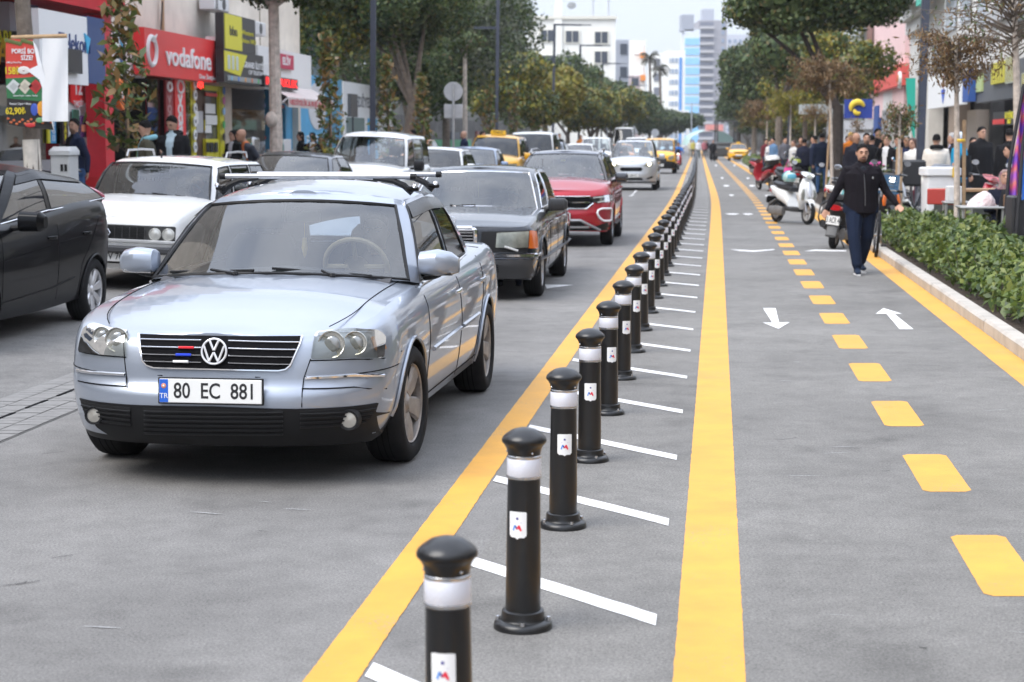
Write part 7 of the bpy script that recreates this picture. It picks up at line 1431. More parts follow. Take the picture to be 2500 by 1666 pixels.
 root=bpy.data.objects.new('person',me);C.objects.link(root);root.location=loc;root.rotation_euler=(0,0,yaw);root.scale=(H/1.75,)*3;tag(root,lab,'person',group)
 if not bald or cap or scarf:
  hm=(hair or HAIRB);b_=MB();rows=[]
  nn,mm=20,12
  long_=hairkind=='long';R1=(.083,.107,.116)
  for i in range(mm+1):
   row=[]
   for k in range(nn):
    a=2*PI*k/nn;front=max(0,-math.sin(a))
    emin=lerp(-.75 if long_ else-.12,.74 if hairkind!='cap' else .35,front**.9);e=lerp(emin,PI/2,i/mm);rr=1+.03*math.sin(a*5+i)
    row.append(hv(R1[0]*rr*math.cos(a)*max(0,math.cos(e))**.7,.006+R1[1]*rr*math.sin(a)*max(0,math.cos(e))**.7,.008+R1[2]*rr*math.sin(e)))
   rows.append(row)
  b_.grid(rows,scarf or cap or hm,cu=True)
  if cap:b_.loft([(hv(0,-.09,.055),Rh@V3(.06,0,0),Rh@V3(0,0,.006)),(hv(0,-.15,.045),Rh@V3(.045,0,0),Rh@V3(0,0,.005))],cap,10)
  if long_:b_.loft([(hv(0,.05,.0),Rh@V3(.075,0,0),V3(0,.055,0)),(hv(0,.07,-.12),Rh@V3(.085,0,0),V3(0,.045,0)),(hv(0,.08,-.30),Rh@V3(.065,0,0),V3(0,.03,0))],hm,12)
  if scarf:
   b_.loft([(hv(0,.0,-.10),V3(.085,0,0),V3(0,.095,0)),(V3(0,Y(1.5+dz),1.46+dz),V3(.12,0,0),V3(0,.11,0))],scarf,14);b_.loft([(hv(0,.035,.06),Rh@V3(.086,0,0),V3(0,.085,0)),(hv(0,.035,-.10),Rh@V3(.09,0,0),V3(0,.08,0))],scarf,14)
  b_.build('cap' if cap else('headscarf' if scarf else 'hair'),root)
 if face and vox<.02:
  b_=MB();EY=P('eye_dark',(.03,.02,.018),.2)
  for sx in(-1,1):b_.ball(hv(sx*.030,-.090,.004),(.013,.007,.006),EY,6);b_.tube([hv(sx*.010,-.100,.024),hv(sx*.032,-.097,.031),hv(sx*.053,-.083,.024)],[.005,.006,.004],hair or HAIRB,5)
  b_.build('brow',root)
 if hood:b_=MB();b_.tube([V3(.10*math.cos(a),.05+.085*math.sin(a)+Y(1.45+dz),1.485+dz+.02*math.sin(a))for a in[R(-60)+R(300)*i/14 for i in range(15)]],.042,cloth('hood%02d'%int(hood[0]*99),hood),10);b_.build('hood',root)
 return root,hv
 # ---- the man walking towards us on the bicycle path
p=G(2098,669);man,hv=person('man in dark fleece jacket and jeans walking down the bicycle path towards the camera',p,0,1.665,top=(.012,.010,.014),legs=(.012,.02,.045),shoes=(.02,.032,.06),skin=P('skin_main',(.50,.275,.185),.5,var=(30,.08)),bulk=1.30,legk=1.22,beard=True,vox=.0075,inner=None,lean=.03,head=(.0,.05),arms={-1:(V3(-.335,.05,1.10),V3(-.445,.01,.895)),1:(V3(.335,.02,1.13),V3(.455,-.11,.96))},feet={-1:(V3(-.115,-.17,.50),V3(-.085,-.26,.105)),1:(V3(.095,.02,.50),V3(.055,.20,.13))})
b=MB();Z=P('zip_silver',(.13,.13,.135),.4,.5);b.tube([(.0,-.165,1.36),(.01,-.185,1.22),(.02,-.19,1.05),(.022,-.185,.93)],.006,Z,6);b.build('zip',man)
b=MB();b.tube([(-.085,-.05,1.46),(-.065,-.115,1.43),(-.012,-.165,1.36)],.022,MATS['cloth_010001']if 'cloth_010001' in MATS else cloth('jk',(.012,.010,.014)),8);b.tube([(.085,-.05,1.46),(.065,-.115,1.43),(.012,-.165,1.36)],.022,cloth('jk',(.014,.011,.016)),8);b.tube([(.085,-.04,1.47),(.06,.05,1.50),(-.06,.05,1.50),(-.085,-.04,1.47)],.022,MATS['cloth_jk'],8);b.build('collar',man)
b=MB();b.loft([((0,-.125,1.375),(.052,0,0),(0,0,.075)),((0,-.10,1.38),(.06,0,0),(0,0,.085))],cloth('tee',(.03,.035,.045)),12);b.build('undershirt',man)
b=MB();b.box((.115,-.150,1.305),(.035,.012,.03),P('logo_pale',(.40,.42,.43),.5),None,.004);b.build('chest_emblem',man)
b=MB();b.tube([hv(-.026,-.096,-.052),hv(0,-.104,-.049),hv(.026,-.096,-.052)],[.004,.0055,.004],P('moustache',(.05,.03,.022),.7),6);b.tube([hv(-.02,-.096,-.065),hv(0,-.101,-.066),hv(.02,-.096,-.065)],[.004,.0055,.004],P('lips',(.32,.11,.09),.5),6);b.build('mouth',man)
for sx,(x,y)in((-1,(-.085,-.26)),(1,(.055,.20))):b=MB();b.loft([((x,y+.07,.012),(.036,0,0),(0,0,.012)),((x+sx*.004,y-.08,.012),(.046,0,0),(0,0,.012)),((x+sx*.01,y-.185,.014),(.03,0,0),(0,0,.012))],P('sole_white',(.60,.60,.60),.6),12,p=3);b.build('sole',man)
# ---- others: image column, distance, ground height, ...
def pp(px,D,z):return V3((px-CX)/F*D,D,z)
FWD=lambda s=1:None
HOLD={-1:(V3(-.25,-.02,1.13),V3(-.10,-.24,1.18)),1:(V3(.25,-.02,1.13),V3(.12,-.24,1.12))}
PHONE={-1:(V3(-.25,.03,1.13),V3(-.26,-.02,.9)),1:(V3(.24,-.05,1.16),V3(.09,-.17,1.42))}
LP_=[('bearded man in navy jacket and jeans walking past the red pillar',190,29.5,-R(50),dict(top=(.018,.026,.06),legs=(.05,.10,.22),inner=(.012,.012,.012),beard=True,H=1.76,head=(R(25),0),bulk=1.12,arms={-1:(V3(-.25,.03,1.13),V3(-.26,-.02,.88)),1:(V3(.27,.08,1.13),V3(.30,.06,.9))},feet={-1:(V3(-.10,-.15,.50),V3(-.10,-.2,.1)),1:(V3(.10,.05,.50),V3(.10,.22,.12))})),('man in olive jacket with pale blue hood looking down behind the white estate',363,27.0,-R(75),dict(top=(.09,.085,.06),inner=(.20,.40,.45),hood=(.22,.44,.50),H=1.70,head=(0,R(14)),bulk=1.1)),('man in black puffer jacket and pale shirt looking down behind the white estate',428,27.6,R(-12),dict(top=(.012,.012,.014),inner=(.40,.50,.55),beard=True,bulk=1.25,H=1.78,head=(R(-10),R(26)),hood=(.014,.014,.016),arms=HOLD)),('woman with long dark hair in black in the dark shop doorway',574,39,R(-35),dict(top=(.014,.014,.016),inner=(.5,.5,.52),hairkind='long',H=1.62,arms=HOLD)),('woman in black leather jacket turning away by the blue kiosk',738,45.5,R(-70),dict(top=(.012,.012,.013),hairkind='long',H=1.62)),('woman in black coat and white shirt by the blue kiosk',767,45,R(-8),dict(top=(.012,.012,.013),inner=(.6,.6,.6),hairkind='long',H=1.60,arms=HOLD)),('person in yellow top half hidden beside the white minivan',786,46,R(20),dict(top=(.35,.27,.05),H=1.5)),('bald man in dark vest and orange shirt bending behind the white estate',636,31,R(-60),dict(top=(.05,.055,.07),skin=SKIN2,bald=True,lean=.5,H=1.6,inner=(.55,.16,.05))),('dark haired man beside the small white hatchback',1011,52,R(-80),dict(top=(.014,.014,.018),H=1.7)),('bald man in dark blue jacket standing by the yellow taxi',1134,53,R(-70),dict(top=(.02,.03,.06),bald=True,H=1.68,beard=True)),('person in black bending behind the bald man by the taxi',1165,56,R(60),dict(top=(.012,.012,.015),H=1.68,lean=.3)),('woman in dark clothes near the white kiosk window',880,50,R(10),dict(top=(.03,.02,.03),H=1.55)),('person in black walking under the far left trees',1365,92,0,dict(top=(.012,.012,.014),H=1.75,vox=.03)),('person in orange vest under the far left trees',1417,100,0,dict(top=(.6,.2,.04),H=1.7,vox=.03))]
for lab,px,D,yw,kw in LP_:
 kw.setdefault('vox',.018);kw.setdefault('fingers',D<32);person(lab,pp(px,D,.31),yw,**kw)
RP_=[('man seen from behind in long navy coat and jeans by the three-trunked tree',2003,44,PI,dict(top=(.014,.020,.042),legs=(.04,.09,.20),bulk=1.2,H=1.82)),('man with glasses in navy coat left of the bare stake',1984,46,R(-95),dict(top=(.016,.024,.055),H=1.76,bulk=1.1)),('person in dark blue coat bending among the parked scooters',1958,47,R(160),dict(top=(.014,.017,.035),legs=(.02,.02,.03),H=1.66,bulk=1.2,lean=.12)),('woman in pale grey coat with pink bag',1934,50,R(-60),dict(top=(.55,.54,.52),H=1.62,hair=P('hair_brown',(.07,.03,.02)),coat=.25,legs=(.05,.05,.06))),('man with reddish hair in brown jacket far along the pavement',1951,53,R(-15),dict(top=(.07,.035,.025),H=1.74)),('person in blue shirt far along the right pavement',1884,60,R(-60),dict(top=(.10,.18,.30),H=1.72)),('woman in white top far along the right pavement',1877,62,R(-40),dict(top=(.6,.58,.56),H=1.62,hairkind='long')),('man in grey far along the right pavement',1912,58,R(20),dict(top=(.12,.12,.14),H=1.74)),('person in dark red jacket among the young trees',1866,66,R(30),dict(top=(.15,.03,.04),H=1.68)),('person in black jacket right of the big navy coat',2020,46,R(165),dict(top=(.02,.02,.022),H=1.80,bulk=1.1)),('bald man in dark jacket looking down behind the walking man',2083,37.5,R(25),dict(top=(.018,.018,.022),bald=True,H=1.78,bulk=1.25,head=(R(20),R(20)),skin=SKIN2)),('bearded man in black jacket facing us behind the walking man',2110,39.5,R(-5),dict(top=(.016,.016,.02),beard=True,H=1.78,bulk=1.1)),('dark haired man turned away in navy jacket in the crowd',2122,41,R(150),dict(top=(.018,.022,.04),H=1.74)),('man in hard hat and orange vest standing in the crowd',2072,45,R(10),dict(top=(.65,.20,.03),H=1.86,cap=P('hat_yellow',(.75,.45,.03)))),('person in lime vest standing in the crowd',2064,47,R(10),dict(top=(.35,.55,.06),H=1.76)),('tall man in black holding a hand to his face',2136,42,R(30),dict(top=(.014,.014,.016),H=1.95,arms=PHONE)),('bald man in black behind the young man in white',2150,44,R(10),dict(top=(.02,.018,.02),H=1.80,bald=True)),('young man in black jacket and white tee raising a hand to his mouth',2161,36,R(-38),dict(top=(.016,.016,.018),inner=(.62,.62,.62),H=1.74,arms={-1:(V3(-.25,-.05,1.16),V3(-.10,-.17,1.45)),1:(V3(.25,.03,1.13),V3(.26,-.02,.88))})),('man in navy jacket and green jumper beside the stakes',2186,37,R(-8),dict(top=(.022,.028,.07),inner=(.10,.26,.24),legs=(.16,.25,.36),H=1.72,bulk=1.15)),('older man with white hair and dark jacket behind the stakes',2208,38.5,R(-5),dict(top=(.02,.02,.03),H=1.72,hair=HAIRG,skin=SKIN2)),('woman with brown hair in long white coat by the lamp post',2224,36,R(-50),dict(top=(.70,.68,.65),coat=.3,legs=(.10,.02,.03),hairkind='long',hair=P('hair_brown',(.07,.03,.02)),H=1.66)),('man seen from behind in cream hoodie with navy hood',2280,34.5,R(170),dict(top=(.66,.60,.53),hood=(.02,.025,.06),H=1.74,bulk=1.25)),('grey haired man in black suit beside the blue shirted man',2320,38,R(-100),dict(top=(.022,.022,.026),H=1.78,hair=HAIRG,inner=(.4,.4,.6))),('man in bright blue tee with backpack and pale cap',2336,34,R(-130),dict(top=(.01,.24,.42),legs=(.012,.012,.014),H=1.78,bulk=1.15,cap=P('cap_pale',(.50,.55,.62)),short_sleeve=True)),('person in black standing in the arcade shade',2388,36,R(20),dict(top=(.012,.011,.013),H=1.9,bulk=1.3,coat=.4)),('tall person in black seen from behind in the arcade',2458,33,PI,dict(top=(.014,.014,.016),H=1.84,bulk=1.2)),('person in dark blue bending at the right edge',2478,28,R(-100),dict(top=(.018,.035,.09),H=1.55,lean=.2)),('person in maroon jacket in the arcade shade',2368,37.5,R(15),dict(top=(.10,.015,.03),H=1.68))]
for lab,px,D,yw,kw in RP_:
 D=D*1.22 if D>41 else D*1.05
 kw.setdefault('vox',.018 if D<45 else .026);kw.setdefault('fingers',False);person(lab,pp(px,D,.10),yw,**kw)
b=MB();b.loft([((0,0,0),(.13,0,0),(0,.05,0)),((0,0,.22),(.10,0,0),(0,.04,0))],P('bag_pink',(.75,.06,.30)),12,p=3);b.tube([(-.08,0,.2),(0,0,.45),(.08,0,.2)],.01,MATS['bag_pink'],6);o=b.build('handbag');o.location=pp(1921,49.6,.75);tag(o,'small pink handbag carried by the woman in the pale grey coat','bag')
b=MB();b.loft([((0,0,0),(.15,0,0),(0,.08,0)),((0,0,.22),(.16,0,0),(0,.10,0)),((0,0,.42),(.11,0,0),(0,.07,0))],cloth('pack',(.014,.015,.018)),14,p=3);o=b.build('backpack');o.location=pp(2352,33.8,1.02);o.rotation_euler=(0,0,R(50));tag(o,'black backpack worn by the man in the bright blue tee','backpack')
CAF=dict(seat=1,vox=.014)
person('smiling woman in patterned headscarf and dark coat seated at the steel table',pp(2448,25.2,.08),R(-25),top=(.016,.020,.035),legs=(.012,.012,.016),scarf=P('scarf_pattern',(.24,.03,.16),.8,var=(28,.5),col2=(.42,.38,.26)),H=1.62,head=(R(20),R(-8)),skin=P('skin_warm',(.50,.28,.20),.5),skirt=True,inner=None,bulk=1.15,arms=HOLD,**CAF)
person('person in black headscarf and brown coat seated with her back to us',pp(2486,24.0,.08),R(165),top=(.030,.022,.022),legs=(.02,.016,.016),scarf=cloth('blackscarf',(.010,.010,.011)),H=1.66,bulk=1.3,skirt=True,**CAF)
for px,D,lab,tp_,lg in((1738,142,'man in black suit walking far down the bicycle path',(.012,.012,.016),(.012,.012,.016)),(1702,168,'person in white shirt and dark waistcoat far down the path',(.65,.65,.68),(.03,.06,.05)),(1716,172,'person in pinkish top far down the path',(.35,.12,.14),(.04,.04,.05)),(1722,175,'person in black far down the path under the tent',(.02,.02,.03),(.02,.02,.03)),(1683,178,'person in pale clothes far down beside the bollard row',(.5,.48,.40),(.3,.28,.22)),(1690,176,'person in yellow vest far down beside the bollards',(.45,.40,.10),(.05,.05,.06))):
 person(lab,pp(px,D,0),0,1.75,top=tp_,legs=lg,vox=.03,fingers=False,face=False)
def driver(car_root,lab,x,y,z,top,H=1.72,**k):
 car_root_m=car_root.matrix_world;bpy.context.view_layer.update();q=car_root.matrix_world@V3(x,y,z)
 return person(lab,q,car_root.rotation_euler.z,H,top=top,seat=1,vox=.016,arms={-1:(V3(-.24,-.18,1.12),V3(-.14,-.42,1.16)),1:(V3(.25,-.18,1.12),V3(.15,-.42,1.14))},**k)
driver(HERO,'driver in dark clothes behind the wheel of the silver blue saloon',.37,2.33,-.02,(.10,.10,.115),skin=SKIN2,lean=.0)
driver(MERC,'driver in dark clothes behind the wheel of the dark grey older saloon',.36,2.62,-.06,(.05,.05,.06),H=1.66)
driver(RENAULT,'driver in dark navy clothes at the wheel of the white boxy estate',.34,2.45,0,(.03,.04,.09),H=1.64)
# scooters, bicycles, café furniture, banners
def spoke_wheel(root,y,r,wd,name='wheel',rim=None,spokes=0,x=0):
 b=MB();M=T(x,y,r,ry=PI/2);h=wd/2;b.lathe([(r*.68,-h*.7),(r*.82,-h),(r*.95,-h*.7),(r,0),(r*.95,h*.7),(r*.82,h),(r*.68,h*.7)],RUBBER,28,M);t=b.build(name,root);b=MB();rm=rim or ALLOY
 b.lathe([(r*.70,-h*.7),(r*.62,-h*.5),(r*.62,h*.5),(r*.70,h*.7)],rm,24,M)
 n=spokes or 5
 for k in range(n):a=2*PI*k/n;b.tube([M@Vector((.02*math.cos(a),.02*math.sin(a),0)),M@Vector((r*.66*math.cos(a),r*.66*math.sin(a),0))],.003 if spokes else r*.06,rm,5)
 b.tube([M@Vector((0,0,-h*1.3)),M@Vector((0,0,h*1.3))],r*.13,rm,10);b.build('rim',t);return t
def scooter(lab,loc,yaw,colr,lean=R(7),box=None,lid=None,helmet=None,rack=False,dirty=True,plate_txt='33 ACR 46',steer=R(14),lit=False):
 """front wheel at the origin, body runs along +Y"""
 m=colr;t=thing('scooter',lab,'scooter',loc,yaw,'scooters parked on the bicycle path');t.rotation_euler=(0,lean,yaw);DK=P('scooter_dark',(.022,.022,.024),.5);WB=1.27
 spoke_wheel(t,0,.235,.10,rim=P('rim_dusty',(.30,.28,.26),.5));spoke_wheel(t,WB,.225,.11,rim=MATS['rim_dusty'])
 b=MB();b.loft([((0,-.16,.34),(.055,0,0),(0,0,.02)),((0,-.06,.49),(.075,0,0),(0,.03,.03)),((0,.10,.47),(.075,0,0),(0,.03,.04)),((0,.22,.34),(.06,0,0),(0,.03,.02))],m,12,p=2.6);b.build('mudguard',t)
 b=MB()
 for sx in(-1,1):b.tube([(sx*.055,0,.235),(sx*.055,.10,.52),(sx*.03,.16,.70)],.017,ALLOY,8)
 b.build('fork',t)
 b=MB();b.loft([((0,.20,.30),(.12,0,0),(0,.05,0)),((0,.12,.45),(.19,0,0),(0,.06,.01)),((0,.10,.62),(.215,0,0),(0,.07,.02)),((0,.14,.80),(.17,0,0),(0,.065,.02)),((0,.19,.93),(.09,0,0),(0,.05,.02))],m,18,p=2.7)
 b.loft([((0,.02,.56),(.045,0,0),(0,.03,0)),((0,.045,.72),(.055,0,0),(0,.03,0)),((0,.10,.86),(.03,0,0),(0,.02,0))],P('shield_trim',(.55,.56,.58),.3,.5)if m.name!='scooter_dark' else DK,10);b.build('leg_shield',t)
 for sx in(-1,1):b=MB();b.loft([((sx*.13,.055,.50),(.028,0,0),(0,.02,0)),((sx*.14,.045,.60),(.042,0,0),(0,.025,0)),((sx*.12,.075,.72),(.022,0,0),(0,.02,0))],LENS if m.name!='scooter_dark' else P('amber_lens',(.6,.13,.012)),10);b.build('indicator',t)
 b=MB();b.loft([((0,.10,.96),(.07,0,0),(0,.04,.03)),((0,.16,1.02),(.15,0,0),(0,.07,.04)),((0,.24,1.05),(.12,0,0),(0,.06,.03))],m,14,p=2.6);c_=b.build('handlebar_cover',t);b=MB();b.ball((0,.085,.97),(.075,.03,.055),P('lit_lamp',(1,.95,.85),emit=4)if lit else LENS,12);b.build('headlamp',c_)
 b=MB();b.tube([(-.34,.27,1.06),(-.15,.22,1.04),(.15,.22,1.04),(.34,.27,1.06)],.014,DK,8)
 for sx in(-1,1):b.tube([(sx*.23,.245,1.05),(sx*.35,.275,1.06)],.022,DK,10);b.tube([(sx*.22,.20,1.06),(sx*.34,.20,1.05)],.007,ALLOY,6)
 b.build('handlebar',t)
 for sx in(-1,1):b=MB();b.tube([(sx*.20,.22,1.06),(sx*.27,.20,1.16),(sx*.30,.19,1.22)],.007,DK,6);b.loft([((sx*.32,.185,1.25),(.065,0,0),(0,0,.045)),((sx*.32,.215,1.25),(.055,0,0),(0,0,.036))],P('mirror_chrome',(.6,.6,.62),.12,.9),12);b.build('mirror',t)
 b=MB();b.loft([((0,.18,.30),(.15,0,0),(0,0,.05)),((0,.50,.285),(.17,0,0),(0,0,.045)),((0,.74,.31),(.16,0,0),(0,0,.06))],DK,12,p=4);b.build('footboard',t)
 b=MB();b.loft([((0,.66,.40),(.14,0,0),(0,.04,.10)),((0,.80,.52),(.165,0,0),(0,.03,.16)),((0,1.05,.58),(.18,0,0),(0,.02,.14)),((0,1.32,.66),(.15,0,0),(0,.02,.10)),((0,1.52,.72),(.085,0,0),(0,.02,.05))],m,18,p=2.8);b.build('rear_body',t)
 b=MB();b.loft([((0,.64,.70),(.10,0,0),(0,0,.05)),((0,.80,.755),(.145,0,0),(0,0,.055)),((0,1.10,.775),(.155,0,0),(0,0,.06)),((0,1.35,.82),(.12,0,0),(0,0,.05)),((0,1.42,.82),(.08,0,0),(0,0,.03))],P('seat_black',(.022,.022,.025),.45),14,p=2.8);b.build('seat',t)
 b=MB();b.loft([((-.13,.80,.24),(.05,0,0),(0,0,.09)),((-.14,1.10,.25),(.06,0,0),(0,0,.10)),((-.13,1.36,.25),(.05,0,0),(0,0,.09))],P('engine_grey',(.16,.155,.15),.6,var=(14,.3)),12,p=3);b.build('engine',t)
 b=MB();b.loft([((.15,.95,.28),(.03,0,0),(0,0,.03)),((.16,1.15,.33),(.055,0,0),(0,0,.065)),((.17,1.52,.40),(.055,0,0),(0,0,.06))],DK,12);b.build('exhaust',t)
 b=MB();b.tube([(0,.95,.22),(-.13,1.0,.01)],.012,DK,6);b.build('stand',t)
 b=MB();b.loft([((0,1.28,.48),(.08,0,0),(0,.03,.02)),((0,1.52,.38),(.09,0,0),(0,.03,.03)),((0,1.60,.22),(.085,0,0),(0,.02,.02))],P('mudguard_grey',(.11,.11,.11),.6),12,p=3);g_=b.build('rear_mudguard',t);plate(t,(0,1.575,.47),plate_txt,.21,.14,rz=PI,sx=.45,tr=False)
 b=MB();b.loft([((0,1.45,.66),(.11,0,0),(0,0,.05)),((0,1.55,.67),(.09,0,0),(0,0,.045))],P('tail_red',(.45,.01,.015),.15,coat=1),14,p=2.6);b.build('tail_light',t)
 for sx in(-1,1):b=MB();b.ball((sx*.15,1.48,.65),(.03,.04,.028),LENS,8);b.build('rear_indicator',t)
 if rack or box:
  b=MB()
  for sx in(-1,1):b.tube([(sx*.12,1.20,.80),(sx*.12,1.45,.86),(sx*.11,1.70,.88)],.011,DK,6)
  for y in(1.4,1.55,1.70):b.tube([(-.12,y,.875),(.12,y,.875)],.010,DK,6)
  if rack:
   for sx in(-1,1):b.tube([(sx*.20,1.22,.75),(sx*.22,1.60,.70),(sx*.22,1.66,.50),(sx*.20,1.45,.34)],.013,DK,8)
  b.build('rack',t)
 if box:
  b=MB();b.loft([((0,1.56,.90),(.19,0,0),(0,.17,0)),((0,1.56,1.02),(.23,0,0),(0,.21,0)),((0,1.56,1.07),(.235,0,0),(0,.215,0))],box,20,p=3);o=b.build('top_box',t);b=MB();b.loft([((0,1.56,1.07),(.24,0,0),(0,.22,0)),((0,1.56,1.15),(.225,0,0),(0,.20,0)),((0,1.56,1.22),(.14,0,0),(0,.13,0))],lid,20,p=2.8);b.build('lid',o)
 return t
def helmet(lab,loc,m1,m2,rz=0):
 t=thing('helmet',lab,'helmet',loc,rz);b=MB();rows=[]
 for i in range(9):
  e=lerp(-.7,PI/2,i/8);rows.append([(.135*math.cos(a)*math.cos(e),.155*math.sin(a)*math.cos(e),.14*math.sin(e))for a in[2*PI*k/20 for k in range(20)]])
 b.grid(rows,m1,cu=True);b.build('shell',t);b=MB();b.grid([[(.139*math.cos(a)*math.cos(e),.159*math.sin(a)*math.cos(e),.144*math.sin(e))for a in[R(-150)+R(120)*k/10 for k in range(11)]]for e in(-.15,.1,.35,.5)],m2);b.build('visor',t)
 b=MB()
 for s_ in(-1,1):b.tube([(.139*math.cos(a)*math.cos(e),.159*math.sin(a)*math.cos(e),.144*math.sin(e))for a,e in[(R(90+s_*35)+s_*.1*k,-.4+.22*k)for k in range(8)]],.012,m2 if m2.name.startswith('helmet')else P('helmet_lime',(.45,.55,.10),.3),6)
 b.build('stripe',t)
SCW=P('scooter_white',(.72,.72,.70),.3,coat=.6);SCR=P('scooter_red',(.36,.010,.022),.28,coat=.8);SCG=P('scooter_dark',(.03,.03,.032))
def at_px(px,py,z=0):return G(px,py,z)
q=G(1971,549);YW=R(-28);scooter('white retro scooter with dark seat facing the kerb, plate towards the path',q,R(21),SCW,lean=R(5))
q=G(1984,535);scooter_q=G(1971,549);sw=C.objects[-1]
a=Vector((-math.sin(R(21)),math.cos(R(21)),0))
helmet('white helmet with bright multicoloured patches lying on the white scooter seat',scooter_q+a*.86+Vector((.05,0,.95)),P('helmet_mixed',(.7,.72,.7),.3,var=(26,.6),col2=(.08,.45,.42)),P('helmet_blue',(.10,.35,.45),.2),R(30))
q=G(2032,608);yw=R(-22);d=Vector((-math.sin(yw),math.cos(yw),0));scooter('grey scooter with red tail lamp and wire rack seen from behind',q+d*1.3,yw+PI,SCG,lean=R(-7),rack=True)
q=G(1885,466);yw=R(192);d=Vector((-math.sin(yw),math.cos(yw),0));scooter('red scooter with white-lidded top box parked beyond the white one',q-d*1.27,yw,SCR,lean=R(6),box=P('box_black',(.02,.02,.022),.4),lid=SCW)
scooter('second red scooter standing behind the white-lidded top box',RD(2.9,58),R(165),SCR,lean=R(-6));scooter('bright red scooter at the far end of the parked scooters',RD(2.35,62),R(195),P('scooter_red2',(.55,.015,.03),.3,coat=.8),lean=R(6));scooter('dark scooter among the far parked scooters',RD(2.9,57),R(20),SCG,lean=R(-6));scooter('red and white scooter half hidden by the taxi kerb',RD(2.9,86),R(20),SCR,lean=R(-6))
helmet('black and lime helmet perched on the second red scooter',RD(2.35,50.5,1.12),P('helmet_black',(.03,.03,.03),.2),P('helmet_lime',(.45,.55,.10),.3),R(20))
def bicycle(lab,loc,yaw,colr,lean=R(6),grip=None,basket=None,r=.33,mud=False,steer=0):
 t=thing('bicycle',lab,'bicycle',loc,yaw);t.rotation_euler=(0,lean,yaw)
 SP=P('spoke',(.4,.4,.4),.3,.8);WB=1.04
 for y in(0,WB):
  b=MB();M=T(0,y,r,ry=PI/2);b.tube([M@Vector((r*.97*math.cos(2*PI*k/36),r*.97*math.sin(2*PI*k/36),0))for k in range(36)],.022,RUBBER,8,closed=True);wq_=b.build('wheel',t);b=MB();b.tube([M@Vector((r*.91*math.cos(2*PI*k/36),r*.91*math.sin(2*PI*k/36),0))for k in range(36)],.012,ALLOY,6,closed=True)
  for k in range(18):a=2*PI*k/18;b.tube([M@Vector((0,0,.03*(-1)**k)),M@Vector((r*.91*math.cos(a),r*.91*math.sin(a),0))],.0018,SP,4)
  b.tube([M@Vector((0,0,-.05)),M@Vector((0,0,.05))],.02,SP,8);b.build('rim',wq_)
  if mud:b=MB();b.tube([(0,y+(r+.04)*math.cos(a),r+(r+.04)*math.sin(a))for a in[R(10)+R(150)*k/12 for k in range(13)]],.022,colr,6,flat=.5);b.build('mudguard',t)
 b=MB();hd,st,bb=Vector((0,.19,.83)),Vector((0,.72,.80)),Vector((0,.58,.30))
 for p,q2,rr in((hd,bb,.019),(hd+Vector((0,.015,-.07)),st,.016),(st,bb,.017),(bb,Vector((.05,WB,r)),.010),(bb,Vector((-.05,WB,r)),.010),(st,Vector((.05,WB,r)),.009),(st,Vector((-.05,WB,r)),.009),(hd+Vector((0,-.01,.06)),hd+Vector((0,.03,-.14)),.02),(hd+Vector((0,.03,-.14)),Vector((.05,0,r)),.012),(hd+Vector((0,.03,-.14)),Vector((-.05,0,r)),.012)):b.tube([p,q2],rr,colr,8)
 b.build('frame',t);b=MB();b.tube([hd,hd+Vector((0,.02,.16))],.014,SP,8);b.tube([(-.30,.32,.98),(-.16,.21,.99),(.16,.21,.99),(.30,.32,.98)],.012,SP,8)
 for sx in(-1,1):b.tube([(sx*.22,.26,.985),(sx*.31,.33,.978)],.018,grip or BLACK,8)
 b.build('handlebar',t);b=MB();b.tube([st,st+Vector((0,.03,.12))],.013,SP,8);b.loft([((0,.62,.935),(.02,0,0),(0,0,.02)),((0,.75,.945),(.05,0,0),(0,0,.025)),((0,.87,.955),(.085,0,0),(0,0,.03))],BLACK,10);b.build('saddle',t)
 b=MB();M=T(.06,.58,.30,ry=PI/2);b.lathe([(.09,0),(.095,.004),(.05,.006)],SP,20,M);b.tube([(.07,.58,.30),(.08,.62,.14)],.010,SP,6);b.tube([(.08,.62,.14),(.16,.62,.14)],.016,BLACK,6);b.tube([(-.07,.58,.30),(-.08,.54,.46)],.010,SP,6);b.tube([(-.08,.54,.46),(-.16,.54,.46)],.016,BLACK,6);b.build('crank',t)
 return t
q=G(2138,628);bk=bicycle('dark bicycle half hidden behind the walking man',q,R(-10),P('bike_black',(.02,.02,.022),.35),lean=R(4))
b=MB();CB=P('crate_blue',(.05,.13,.24),.5)
for z in range(6):
 for sx in(-1,1):b.box((0,sx*.17,.04+z*.045),(.46,.012,.024),CB);b.box((sx*.23,0,.04+z*.045),(.012,.34,.024),CB)
for x in(-.23,-.08,.08,.23):
 for sx in(-1,1):b.box((x,sx*.171,.15),(.03,.014,.28),CB)
b.box((0,0,.015),(.46,.34,.02),CB);o=b.build('crate');o.location=q+Vector((.20,.75,.92));o.rotation_euler=(0,R(5),R(-6));tag(o,'blue slatted plastic crate carried on the bicycle behind the walking man','crate')
bicycle('turquoise bicycle with red brake cable beside the white scooter',RD(2.55,34.0),R(160),P('bike_teal',(.06,.40,.42),.4),lean=R(-6),mud=True,grip=P('grip_grey',(.25,.26,.28),.5))
q=G(2229,560,.08);bicycle('grey city bicycle standing by the white ice box',Vector((q.x+.02,q.y+1.0,.08)),R(-30),P('bike_grey',(.20,.20,.21),.4),lean=R(6),mud=True)
scooter('white scooter with black delivery box behind the stakes',pp(2208,33.5,.1),R(65),SCW,lean=R(4),lit=False)
t=scooter('dark motorbike with lit round lamp beside the stakes',pp(2172,31.0,.08),R(15),SCG,lean=R(4),lit=True)
